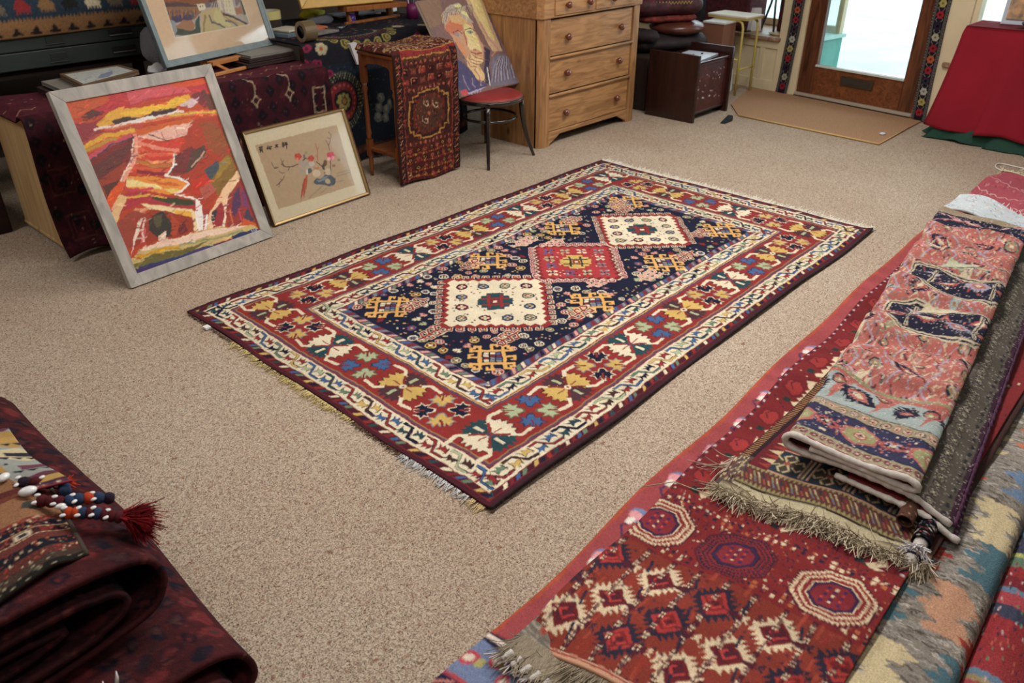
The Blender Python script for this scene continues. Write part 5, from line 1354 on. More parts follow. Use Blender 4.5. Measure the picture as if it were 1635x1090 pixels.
    P([(740, 300), (800, 290), (870, 380), (860, 460), (780, 420)], (146, 78, 46)); P([(620, 450), (700, 400), (740, 460), (660, 530), (610, 540)], (116, 50, 48)); P([(780, 560), (880, 450), (915, 520), (820, 640)], (130, 98, 46))
    P([(700, 430), (760, 400), (770, 440), (700, 520), (670, 530)], (84, 64, 56)); Ln([(700, 500), (740, 460), (760, 430)], .008, (190, 150, 130)); Ln([(850, 330), (880, 400), (900, 470)], .02, (96, 66, 50)); P([(700, 570), (780, 520), (790, 560), (740, 630), (700, 620)], (190, 54, 40)); P([(830, 480), (870, 440), (880, 480), (840, 540), (800, 570)], (150, 120, 50)); P([(760, 520), (820, 470), (830, 500), (790, 560)], (70, 80, 90))
    P([(735, 600), (790, 570), (810, 610), (760, 660)], (176, 90, 76))
    # light plateau with the path
    P([(395, 545), (470, 545), (560, 550), (640, 560), (685, 580), (660, 610), (600, 632), (480, 610), (400, 600)], (224, 140, 62)); P([(400, 550), (470, 570), (560, 590), (560, 605), (440, 592), (395, 590)], (232, 206, 140)); P([(480, 560), (620, 575), (650, 590), (560, 582)], (206, 96, 50)); P([(560, 600), (640, 600), (620, 630)], (226, 196, 110))
    Ln([(620, 440), (615, 500), (575, 540), (640, 555), (685, 578), (655, 610), (625, 630), (700, 645), (735, 665)], .010, (236, 222, 210)); Ln([(630, 440), (622, 500), (590, 535), (650, 550), (690, 575)], .004, (60, 60, 80))
    P([(330, 700), (400, 610), (520, 625), (720, 660), (735, 700), (620, 690), (480, 665), (380, 700), (350, 760)], (168, 52, 62)); P([(480, 630), (600, 645), (700, 655), (720, 680), (640, 680), (540, 660)], (62, 66, 44)); Ln([(400, 640), (500, 632), (580, 645)], .010, (216, 160, 70)); Ln([(390, 600), (480, 610), (520, 600)], .012, (190, 60, 80))
    P([(320, 720), (360, 630), (400, 640), (370, 700), (345, 780)], (220, 180, 130))
    P([(460, 670), (580, 685), (700, 700), (740, 740), (745, 800), (700, 815), (680, 730), (600, 712), (500, 700)], (232, 206, 160)); P([(600, 700), (700, 712), (700, 760), (660, 740)], (226, 170, 70)); P([(380, 740), (440, 690), (500, 700), (440, 730), (400, 770)], (214, 140, 110))
    # arch caves and falls
    P([(345, 760), (430, 700), (470, 720), (430, 850), (400, 900)], (150, 66, 52)); P([(440, 740), (520, 705), (600, 710), (700, 740), (710, 815), (580, 840), (470, 860), (420, 880)], (152, 58, 40))
    P([(500, 740), (560, 708), (600, 760), (600, 830), (540, 840), (500, 800)], (58, 50, 46)); P([(520, 740), (560, 720), (560, 780), (530, 790)], (86, 80, 56)); P([(620, 770), (660, 760), (680, 800), (640, 820)], (106, 40, 46)); P([(600, 715), (640, 760), (625, 830), (600, 820)], (176, 70, 44))
    P([(445, 760), (470, 740), (450, 810), (420, 900), (410, 930)], (232, 206, 190)); P([(470, 760), (490, 800), (480, 850), (460, 860), (465, 800)], (206, 90, 100)); Ln([(480, 740), (470, 800), (475, 850)], .010, (228, 190, 180))
    P([(720, 650), (745, 680), (755, 800), (725, 800), (715, 720)], (238, 228, 222)); P([(745, 700), (800, 700), (790, 790), (760, 800)], (160, 60, 50)); Ln([(770, 730), (765, 800)], .012, (236, 220, 214))
    P([(780, 720), (850, 600), (915, 515), (930, 560), (870, 640), (850, 720), (845, 790), (860, 780), (800, 800), (770, 800)], (230, 190, 150)); P([(790, 720), (840, 660), (850, 720), (845, 780), (800, 790)], (150, 50, 56)); P([(790, 720), (815, 700), (812, 750), (795, 770)], (52, 56, 66)); Ln([(850, 780), (858, 690), (900, 600)], .012, (236, 214, 190))
    P([(870, 640), (925, 550), (960, 600), (1010, 780), (870, 790), (858, 720)], (146, 56, 50)); P([(890, 640), (920, 590), (930, 680), (900, 740), (885, 700)], (84, 52, 84)); P([(930, 600), (960, 640), (970, 700), (940, 690)], (120, 60, 100)); P([(960, 700), (990, 750), (960, 780), (940, 740)], (70, 60, 80)); Ln([(880, 700), (890, 780)], .008, (206, 100, 60)); Ln([(920, 700), (935, 775)], .008, (190, 70, 90)); P([(940, 740), (1000, 770), (1000, 785), (920, 785)], (196, 84, 44))
    # foreground
    P([(410, 940), (470, 880), (600, 840), (800, 790), (990, 778), (1015, 800), (900, 830), (700, 900), (560, 960), (430, 1000)], (196, 170, 110)); P([(430, 900), (560, 850), (800, 795), (960, 780), (900, 800), (700, 850), (560, 880)], (232, 200, 180)); P([(540, 830), (580, 800), (575, 840), (640, 850), (540, 868)], (226, 190, 170)); P([(420, 960), (520, 910), (660, 890), (780, 850), (700, 900), (540, 950), (430, 975)], (104, 96, 50)); Ln([(440, 930), (560, 890), (640, 880)], .012, (200, 150, 40)); Ln([(640, 870), (800, 840), (940, 805)], .010, (150, 150, 110))
    P([(425, 980), (560, 950), (720, 890), (860, 850), (1010, 795), (1022, 805), (437, 1008)], (66, 48, 96)); P([(560, 960), (720, 900), (800, 880), (700, 930)], (100, 50, 100)); Ln([(450, 975), (600, 935), (800, 870)], .008, (46, 60, 110)); P([(880, 830), (1000, 790), (1010, 805), (900, 840)], (40, 50, 90))
    for i in range(1400):       # broken brushwork
        x, y = rn.uniform(110, 1020), rn.uniform(90, 1000); a = rn.uniform(-.9, .2); l = rn.uniform(10, 38)
        p = T([(x, y)])[0]
        if not (0.01 < p[0] < W-.01 and .01 < p[1] < H-.01): continue
        ix, iy = int(p[0]*c.kx), int(p[1]*c.ky); col0 = c.a[iy, ix]; s_ = (np.clip(np.where(col0 <= .0031308, col0*12.92, 1.055*col0**(1/2.4) - .055), 0, 1)*255)
        k = rn.uniform(.78, 1.25); Ln([(x, y), (x + l*cos(a), y + l*sin(a))], rn.uniform(.0025, .007), np.clip(s_*k + np.array([rn.uniform(-14, 14) for _ in range(3)]), 0, 255), .7)
    # signature
    for q in ((985, 800, 990, 812), (995, 797, 998, 808), (1004, 794, 1012, 804), (1010, 793, 1004, 806)): Ln([(q[0] - 8, q[1]), (q[2] - 8, q[3])], .003, (190, 190, 220))
    c.warp(.004, .04, 81); c.warp(.002, .010, 83); c.mute = 0; c.a *= 1.12
    return c
f1 = plane_pts((1.226, 3.535, .0), (.9962, .0877), radians(19), 0, 0)
p1 = empty('framed_painting', (1.62, 3.57, 0), 'large red and orange canyon landscape painting in silver frame standing on the carpet', 'painting')
frame_bars(f1, PW, PH, PI_, .022, M_SILVER, p1, back=-.012)
art_mesh('canvas', canyon(), f1, PI_ - .002, PI_ - .002, PW - PI_ + .002, PH - PI_ + .002, .008, M_PAINT, p1)
slab(f1, .01, .01, PW - .01, PH - .01, -.012, -.004, 'backing_board', mat('brown_backing_board', (110, 84, 60), .9), p1)

# --- Chinese flower picture
def blossoms():
    W, H = .665, .49
    c = Cv(W, H, 400, (216, 200, 166)); T = homog([(112, 300), (895, 108), (1118, 752), (352, 1015)], W, H)
    def P(pts, col, al=1): c.poly(T(pts), col, al)
    def Ln(pts, w_, col, al=1, w1=None): c.line(T(pts), w_, col, al, w1)
    P([(210, 388), (857, 222), (1012, 690), (390, 893)], (188, 158, 122)); 
    for k in range(30): P([(210 + k*5, 388 + k*14), (857 + k*4, 222 + k*13), (860 + k*4, 226 + k*13), (212 + k*5, 392 + k*14)], (180, 152, 118), .35)
    INK = (42, 38, 40)
    # four brushed characters 
    for ch_ in ([((240, 405), (270, 400)), ((248, 398), (250, 412)), ((262, 395), (263, 408)), ((244, 418), (266, 414)), ((244, 418), (248, 436)), ((266, 412), (268, 430)), ((246, 427), (268, 423)), ((256, 430), (246, 444)), ((258, 430), (272, 440))],
                [((302, 408), (312, 398)), ((308, 392), (308, 418)), ((300, 414), (314, 406)), ((320, 392), (330, 400)), ((322, 400), (342, 396)), ((332, 396), (318, 414)), ((324, 408), (340, 412)), ((328, 412), (332, 420))],
                [((368, 385), (390, 380)), ((378, 380), (380, 400)), ((366, 402), (394, 396)), ((384, 390), (390, 392))],
                [((424, 372), (440, 368)), ((432, 364), (434, 400)), ((424, 382), (442, 378)), ((424, 395), (440, 386)), ((446, 368), (466, 362)), ((448, 374), (464, 372)), ((456, 360), (462, 410)), ((446, 384), (468, 378)), ((450, 366), (450, 384))]):
        for a, b_ in ch_: Ln([a, b_], .0052, INK)
    BR = (86, 66, 58)
    for pts, w_ in (([(550, 530), (520, 545), (485, 552), (440, 550), (415, 530)], .005), ([(485, 552), (468, 580)], .004), ([(430, 545), (420, 510), (412, 485)], .003), ([(440, 548), (425, 520), (436, 505)], .003), ([(390, 560), (360, 565), (345, 540), (338, 520)], .004), ([(360, 560), (378, 552)], .003), ([(440, 625), (425, 655), (400, 680), (375, 700)], .004), ([(425, 655), (405, 650)], .003), ([(400, 680), (395, 715)], .003), ([(440, 600), (415, 600), (395, 585)], .003),
                    ([(805, 418), (795, 380), (775, 345)], .004), ([(795, 385), (810, 340), (812, 300), (795, 275)], .003), ([(808, 330), (785, 320)], .003), ([(700, 510), (740, 540), (765, 570)], .006), ([(590, 500), (610, 485), (635, 487)], .005), ([(810, 500), (815, 560), (815, 600)], .006)):
        Ln(pts, w_, BR)
    Ln([(712, 500), (706, 430), (700, 400), (690, 370)], .004, (190, 80, 60)); Ln([(706, 430), (716, 395)], .003, (190, 80, 60)); Ln([(706, 470), (690, 462)], .003, (190, 80, 60))
    for (x, y, r_, col) in ((550, 472, 26, (192, 62, 40)), (655, 485, 24, (186, 58, 36)), (815, 462, 30, (202, 60, 80)), (545, 495, 12, (214, 120, 90)), (835, 478, 16, (222, 130, 140)), (800, 485, 14, (226, 170, 170))):
        for k in range(5): q = 2*pi*k/5; P([(x + r_*.5*cos(q) + r_*.62*cos(a), y + r_*.5*sin(q) + r_*.62*sin(a)) for a in np.linspace(0, 2*pi, 9)[:-1]], tuple(min(255, v + (k % 3)*12) for v in col))
    for (x, y, rx, ry, col) in ((600, 530, 34, 26, (170, 160, 150)), (640, 560, 30, 24, (186, 168, 150)), (700, 600, 34, 30, (216, 190, 160)), (790, 590, 26, 32, (206, 182, 150)), (660, 525, 26, 20, (204, 186, 176)), (580, 590, 18, 26, (166, 160, 148)), (615, 440, 14, 14, (150, 150, 100)), (645, 582, 20, 22, (70, 84, 90)), (625, 590, 8, 22, (222, 216, 206)), (840, 540, 14, 12, (150, 110, 80)), (880, 492, 10, 8, (120, 90, 70)), (910, 480, 12, 10, (170, 150, 130)), (770, 520, 16, 26, (100, 60, 40)), (755, 545, 10, 26, (60, 50, 50)), (570, 545, 12, 10, (206, 150, 150)), (700, 560, 24, 10, (196, 120, 70)), (600, 470, 10, 18, (110, 100, 90))):
        P([(x + rx*cos(a), y + ry*sin(a)) for a in np.linspace(0, 2*pi, 13)[:-1]], col, .9)
    P([(612, 620), (628, 615), (625, 680), (600, 790), (590, 780), (600, 700)], (190, 84, 46)); P([(600, 640), (612, 640), (590, 760), (572, 825), (578, 740)], (176, 66, 36)); Ln([(606, 740), (598, 800)], .003, (120, 80, 60))
    RK = (82, 92, 104)
    P([(680, 660), (700, 640), (740, 645), (770, 610), (820, 615), (855, 640), (858, 670), (840, 700), (800, 705), (760, 690), (700, 688), (678, 678)], RK); P([(770, 650), (790, 640), (812, 655), (815, 680), (790, 684), (770, 670)], (192, 164, 128)); P([(700, 655), (740, 650), (760, 625), (800, 622), (760, 660), (720, 672)], (128, 138, 146)); P([(830, 690), (850, 670), (835, 702)], (40, 44, 54)); P([(760, 590), (772, 590), (768, 610)], (50, 60, 60))
    for (a, b_) in (((865, 625), (970, 590)), ((870, 600), (965, 570)), ((860, 672), (920, 655)), ((820, 700), (850, 690)), ((640, 800), (690, 755)), ((690, 755), (740, 710)), ((730, 760), (790, 715)), ((700, 740), (750, 700))): Ln([a, b_], .005, (150, 134, 112), .8)
    c.warp(.002, .012, 91); c.speck(.04)
    return c
f2 = plane_pts((2.101, 3.722, .0), (.9984, .057), radians(19), 0, 0)
p2 = empty('framed_picture', (2.44, 3.74, 0), 'Chinese flower and branch picture with black characters in thin gold frame, on the carpet', 'picture')
M_GOLDF = mat('brushed_gilt_moulding', (176, 150, 104), .32, metal=.75)
frame_bars(f2, .689, .515, .016, .022, M_GOLDF, p2, back=-.004)
frame_bars(f2, .689, .515, .005, .026, mat('brown_outer_bead', (90, 58, 44), .4), p2, name='outer_bead', back=-.006, bevel=.001)
art_mesh('print', blossoms(), f2, .012, .012, .677, .503, .006, M_PRINT, p2)
mg, nt, b = newmat('picture_glass'); nt.nodes.remove(b)
gl = nt.nodes.new('ShaderNodeBsdfGlossy'); gl.inputs['Roughness'].default_value = .05; tr = nt.nodes.new('ShaderNodeBsdfTransparent'); fr_ = nt.nodes.new('ShaderNodeFresnel'); fr_.inputs['IOR'].default_value = 1.35
ms = nt.nodes.new('ShaderNodeMixShader'); nt.links.new(fr_.outputs[0], ms.inputs[0]); nt.links.new(tr.outputs[0], ms.inputs[1]); nt.links.new(gl.outputs[0], ms.inputs[2]); nt.links.new(ms.outputs[0], nt.nodes['Material Output'].inputs['Surface'])
slab(f2, .014, .014, .675, .501, .0095, .0115, 'glass', mg, p2)

# --- man's portrait on the chair
def portrait():
    W, H = .597, .66
    c = Cv(W, H, 340, (118, 92, 88)); T = homog([(14, 22), (404, -30), (662, 520), (292, 612)], W, H); rn = random.Random(41)
    def P(pts, col, al=1): c.poly(T(pts), col, al)
    def Ln(pts, w_, col, al=1, w1=None): c.line(T(pts), w_, col, al, w1)
    P([(14, 22), (404, -30), (520, 200), (560, 330), (300, 400), (120, 200)], (124, 94, 92)); P([(20, 30), (160, 10), (180, 160), (100, 190)], (136, 108, 88))
    P([(300, -20), (400, -30), (470, 150), (545, 330), (480, 330), (400, 180)], (196, 168, 128)); P([(330, -10), (385, -20), (440, 120), (500, 270), (450, 240), (380, 100)], (224, 204, 140)); P([(400, -30), (430, 40), (560, 330), (545, 330)], (104, 84, 100)); Ln([(400, 150), (460, 250), (520, 320)], .016, (190, 140, 130))
    P([(165, 110), (200, 60), (260, 38), (310, 70), (350, 150), (380, 220), (425, 290), (430, 370), (380, 420), (320, 380), (270, 300), (230, 240), (190, 190)], (196, 150, 116))
    P([(170, 100), (210, 50), (270, 35), (300, 60), (330, 120), (370, 160), (330, 150), (290, 110), (250, 90), (200, 120), (190, 180)], (176, 164, 150)); P([(240, 50), (280, 40), (320, 90), (340, 130), (290, 100)], (218, 214, 150))
    for k in range(26): Ln([(165 + k*6, 165 - k*3.5), (176 + k*6, 110 - k*2.6), (215 + k*5.5, 72 - k*1.0), (262 + k*4, 62 + k*2.2)], .0035, ((84, 70, 110), (214, 204, 160), (150, 104, 80), (190, 176, 150), (98, 90, 110))[k % 5], .75)
    P([(190, 170), (230, 130), (290, 140), (300, 200), (240, 230), (200, 210)], (196, 116, 84)); P([(300, 150), (350, 180), (400, 270), (420, 340), (360, 300), (310, 220)], (214, 200, 138)); P([(210, 110), (280, 110), (330, 150), (300, 170), (230, 150)], (206, 170, 120))
    Ln([(240, 215), (270, 205), (295, 220)], .006, (80, 60, 90)); P([(245, 225), (270, 218), (290, 232), (262, 240)], (150, 140, 140)); Ln([(310, 200), (345, 190), (375, 205)], .006, (80, 66, 80)); P([(318, 210), (345, 202), (370, 216), (340, 226)], (140, 150, 130)); P([(338, 208), (352, 208), (348, 220)], (50, 50, 60))
    Ln([(305, 210), (325, 290), (350, 320), (380, 320)], .009, (150, 80, 60)); P([(325, 240), (345, 250), (375, 310), (350, 325), (330, 300)], (222, 200, 150)); Ln([(350, 335), (385, 345), (420, 340)], .008, (140, 70, 60)); P([(250, 250), (300, 290), (330, 360), (300, 350), (265, 300)], (206, 140, 100)); Ln([(255, 160), (300, 150)], .006, (230, 140, 80)); Ln([(350, 240), (390, 260)], .008, (222, 170, 90))
    # hand on the chin
    P([(325, 380), (345, 345), (380, 350), (430, 375), (425, 395), (395, 410), (415, 440), (435, 480), (430, 515), (390, 505), (360, 460), (330, 420)], (214, 178, 128))
    for pts in ([(340, 350), (345, 380), (410, 395)], [(335, 370), (350, 400), (395, 410)], [(330, 390), (345, 420), (385, 425)], [(360, 350), (385, 370), (430, 380)], [(370, 440), (400, 480), (410, 510)]): Ln(pts, .005, (110, 66, 60)); 
    for pts in ([(350, 365), (375, 380), (420, 388)], [(345, 385), (370, 400), (390, 400)], [(380, 430), (415, 480)]): Ln(pts, .006, (232, 206, 160))
    # coat
    P([(270, 380), (300, 400), (350, 450), (390, 510), (460, 540), (290, 600), (265, 520)], (70, 66, 104)); P([(430, 300), (470, 330), (460, 420), (480, 530), (440, 530), (430, 440), (440, 380)], (52, 46, 66)); P([(470, 400), (500, 350), (560, 345), (610, 400), (662, 520), (470, 545), (480, 470)], (110, 104, 120))
    for k in range(16): Ln([(480 + k*10, 520 - k*2), (490 + k*8, 430), (520 + k*5, 360)], .007, ((150, 150, 170), (76, 70, 96), (196, 190, 196), (90, 60, 90))[k % 4], .7)
    for k in range(12): Ln([(275 + k*14, 470 + k*4), (290 + k*12, 520 + k*2), (320 + k*10, 570 - k*3)], .008, ((60, 70, 120), (110, 60, 80), (160, 160, 180), (90, 70, 130))[k % 4], .7)
    P([(285, 570), (320, 560), (340, 590), (295, 605)], (190, 70, 70)); P([(330, 585), (400, 560), (450, 550), (340, 595)], (176, 160, 190)); Ln([(450, 430), (470, 540)], .010, (206, 200, 206)); Ln([(480, 360), (500, 330)], .008, (190, 130, 100))
    for i in range(900):
        x, y = rn.uniform(20, 650), rn.uniform(0, 600); a = rn.uniform(.4, 1.8); l = rn.uniform(10, 34); p = T([(x, y)])[0]
        if not (0.01 < p[0] < W-.01 and .01 < p[1] < H-.01): continue
        col0 = c.a[int(p[1]*c.ky), int(p[0]*c.kx)]; s_ = (np.clip(1.055*np.maximum(col0, .0031)**(1/2.4) - .055, 0, 1)*255)
        Ln([(x, y), (x + l*cos(a), y + l*sin(a))], rn.uniform(.002, .005), np.clip(s_*rn.uniform(.72, 1.32) + np.array([rn.uniform(-16, 16) for _ in range(3)]), 0, 255), .65)
    c.warp(.003, .03, 43); c.warp(.002, .008, 44); c.mute = .04
    return c
f3 = plane_pts((3.614, 3.801, .4255), (.9992, .04), radians(34), 0, 0)
p3 = empty('canvas_portrait', (3.91, 3.83, .43), 'unframed portrait of a man, hand to chin, leaning on the red chair seat', 'painting')
art_mesh('canvas', portrait(), f3, 0, 0, .597, .66, .012, M_PAINT, p3)
slab(f3, 0, 0, .597, .66, -.010, .009, 'stretcher_edge', mat('bare_canvas_edge', (196, 180, 156), .8), p3, bevel=.002)

# ------------------------------------------------------------------ side stand draped with a small rug
M_STAND = wood_mat('orange_brown_stand_wood', (96, 50, 24), (136, 78, 42), 'Z', 4, .4, coat=.1)
sd = empty('side_stand', (3.26, 3.9, 0), 'narrow wooden stand with turned legs and a low shelf, under a draped rug', 'stand')
sx0, sx1, sy0, sy1 = 3.035, 3.465, 3.745, 4.03
for (x, y) in ((sx0, sy0), (sx0, sy1), (sx1, sy0), (sx1, sy1)):
    MB().box(x - .017, x + .017, y - .017, y + .017, .58, .745).lathe([(.017, .58), (.013, .56), (.019, .545), (.012, .52), (.015, .40), (.014, .30), (.018, .27), (.013, .25), (.017, .235)], (x, y, 0), 'z', 14).box(x - .016, x + .016, y - .016, y + .016, .13, .235).lathe([(.016, .13), (.012, .115), (.016, .10), (.011, .03), (.009, .0)], (x, y, 0), 'z', 14).build('leg', M_STAND, sd)
MB().prism([(sy0, .745), (sy0, .66), (sy0 + .05, .695), ((sy0+sy1)/2, .705), (sy1 - .05, .695), (sy1, .66), (sy1, .745)], 'x', sx0 - .008, sx0 + .008).build('apron', M_STAND, sd)
MB().prism([(sy0, .745), (sy0, .66), (sy0 + .05, .695), ((sy0+sy1)/2, .705), (sy1 - .05, .695), (sy1, .66), (sy1, .745)], 'x', sx1 - .008, sx1 + .008).build('apron', M_STAND, sd)
MB().box(sx0 - .01, sx1 + .01, sy0 - .01, sy1 + .01, .165, .185).build('shelf', M_STAND, sd, bevel=.003)
MB().box(sx0 - .022, sx1 + .022, sy0 - .022, sy1 + .022, .745, .762).build('top', M_STAND, sd, bevel=.003)
def stand_rug():
    L_, W = 1.12, .50       # x from the lower hem up and over, y across from left to right
    c = Cv(L_, W, 300, (84, 34, 26)); rn = random.Random(19); BK = (36, 22, 22); YE = (186, 132, 50); OR = (166, 70, 36); PK = (178, 96, 76); BRW = (84, 52, 36)
    c.rect(0, 0, .22, W, (80, 30, 24))
    for j in range(9):
        for i in range(4):
            x, y = .03 + i*.055, .03 + j*.055
            c.poly([(x - .02, y), (x, y - .022), (x + .02, y), (x, y + .022)], BK if (i + j) % 2 else (120, 40, 26)); c.line([(x - .01, y), (x, y - .01), (x + .01, y), (x, y + .01), (x - .01, y)], .003, YE if (i + j) % 2 else PK)
    for x0, col in ((.06, OR), (.115, (150, 34, 40)), (.165, OR), (.02, (170, 50, 50))):
        for j in range(25): c.rect(x0 + rn.uniform(-.004, .004), j*.02, x0 + .01, j*.02 + .014, col if j % 3 else YE)
    c.line([(.02, .05), (.045, .05), (.045, .08), (.06, .08)], .006, (214, 170, 140)); c.line([(.025, .11), (.04, .13), (.025, .15)], .006, YE)
    # main panel: octagon in stepped yellow line
    for x0 in (.235, .555, .705): 
        for j in range(14): c.ell(x0, .02 + j*.036, .010, .008, PK, 6)
    c.rect(.25, .05, .545, W - .05, (70, 32, 28))
    st_ = [(.26, .16), (.285, .16), (.285, .12), (.31, .12), (.31, .09), (.49, .09), (.49, .12), (.515, .12), (.515, .16), (.535, .16), (.535, .34), (.515, .34), (.515, .38), (.49, .38), (.49, .41), (.31, .41), (.31, .38), (.285, .38), (.285, .34), (.26, .34)]
    c.poly(st_, (60, 30, 26)); c.line(st_ + [st_[0]], .009, YE); c.poly([(.40 + (p[0]-.40)*.82, .25 + (p[1]-.25)*.82) for p in st_], (100, 42, 30)); c.poly([(.40 + (p[0]-.40)*.7, .25 + (p[1]-.25)*.7) for p in st_], (84, 50, 36))
    for (x, y, q) in ((.44, .30, 0), (.36, .20, 1), (.46, .22, 2)):
        c.line([(x + .03, y - .01), (x, y - .01), (x - .02, y + .012), (x - .02, y + .03), (x + .004, y + .03), (x + .01, y + .01)], .007, (196, 164, 130)); 
    c.poly([(.38, .25), (.40, .23), (.42, .25), (.40, .27)], (170, 90, 50)); 
    for q in range(8): c.poly([(.36 + .05*cos(q), .25 + .07*sin(q)), (.37 + .05*cos(q), .26 + .07*sin(q)), (.375 + .05*cos(q), .245 + .07*sin(q))], BK)
    # upper panel of small squares
    c.rect(.575, .03, .69, W - .03, (76, 30, 26))
    for i in range(2):
        for j in range(6):
            x, y = .605 + i*.055, .07 + j*.07; c.rect(x - .017, y - .022, x + .017, y + .022, ((150, 50, 40), BK, (120, 60, 44))[(i + j) % 3]); c.line([(x - .017, y - .022), (x + .017, y - .022), (x + .017, y + .022)], .004, (196, 130, 80) if (i + j) % 2 else BRW); c.ell(x, y, .007, .009, (196, 80, 66), 5)
    c.rect(.715, .04, .735, W, BRW); c.rect(.735, .06, .742, W, YE); c.rect(.742, .06, .775, W, (140, 40, 40)); c.rect(.775, .06, .782, W, YE)
    for i in range(1500):
        x = rn.uniform(.78, L_); y = rn.uniform(0, W); c.rect(x, y, x + .012, y + .012, rn.choice(((150, 60, 36), (196, 150, 70), (70, 40, 66), (110, 30, 30), (200, 170, 130), BK)), .8)
    # dark side bands with little crosses
    for y0 in (0, W - .055):
        c.rect(0, y0, .76, y0 + .055, (46, 26, 26))
        for i in range(22):
            x = .02 + i*.034; c.line([(x - .01, y0 + .015), (x + .01, y0 + .04)], .004, (OR, (200, 160, 120), YE)[i % 3]); c.line([(x + .01, y0 + .015), (x - .01, y0 + .04)], .004, (150, 60, 40))
        c.rect(0, y0 + (.055 if y0 == 0 else -.006), .76, y0 + (.061 if y0 == 0 else 0), (150, 56, 40))
    for i in range(900):
        x = rn.uniform(0, .76); y = rn.uniform(0, W); c.rect(x, y, x + .012, y + .008, rn.choice((BK, BK, (110, 50, 34), (60, 30, 26), OR)), .7)
    c.warp(.005, .03, 20); c.warp(.003, .01, 21); c.speck(.2); c.a *= .85
    return c
sr = empty('draped_rug', (3.26, 3.8, .4), 'small brown and orange shaggy rug with yellow octagon, draped over the stand to the floor', 'rug')
c = stand_rug(); C = c.out(); ny, nx, _ = C.shape
pp, Lr = profile([(3.700, .012), (3.702, .2), (3.700, .45), (3.698, .70), (3.705, .762), (3.735, .788), (3.80, .794), (3.95, .792), (4.06, .79)], nx)
u = np.linspace(0, 1, nx)[None, :]; v = np.linspace(0, 1, ny)[:, None]
Y = pp[None, :, 0] + .008*np.sin(v*9 + u*5)*smooth((.62-u)/.1) + .020*(v - .5)**2*0 + 0*v; Z = pp[None, :, 1] + .010*np.sin(v*pi*2.2 + .6)*smooth((u - .66)/.05) + .006*np.sin(v*8)*smooth((.05-u)/.05)
X = 3.005 + .495*v + .006*np.sin(u*24)*(v - .5) + 0*Y
# left corner rounds over the stand's side a little
Z = Z - .02*smooth((.05 - v)/.05)*smooth((u - .68)/.04)
grid_mesh('pile', np.stack([X, Y, np.maximum(Z, .006)], -1), C, M_CLOTH, sr, thick=-.012, back=(84, 50, 36))
for o in sr.children: pass
import bmesh
# ------------------------------------------------------------------ pine box table with a dark rug over it
M_PALEPINE = wood_mat('raw_pale_pine', (186, 150, 104), (214, 184, 136), 'Z', 3, .55, True, dark=(150, 110, 70))
tb1 = empty('pine_box_table', (2.0, 4.4, 0), 'pale unvarnished pine box table under the dark red rug, its left end showing', 'table')
MB().box(1.20, 1.225, 4.17, 4.72, .035, .665).build('end_panel', M_PALEPINE, tb1, bevel=.002)
MB().box(2.82, 2.845, 4.17, 4.72, .035, .665).build('end_panel', M_PALEPINE, tb1, bevel=.002)
MB().box(1.195, 2.85, 4.165, 4.725, .022, .037).build('base_board', M_PALEPINE, tb1, bevel=.002)
MB().box(1.20, 2.845, 4.17, 4.72, .652, .668).build('table_top', M_PALEPINE, tb1)
MB().box(1.225, 2.82, 4.70, 4.715, .037, .652).build('back_panel', M_PALEPINE, tb1)
MB().box(1.26, 2.78, 4.22, 4.68, .0, .022).build('plinth', M_DARKWOOD, tb1)
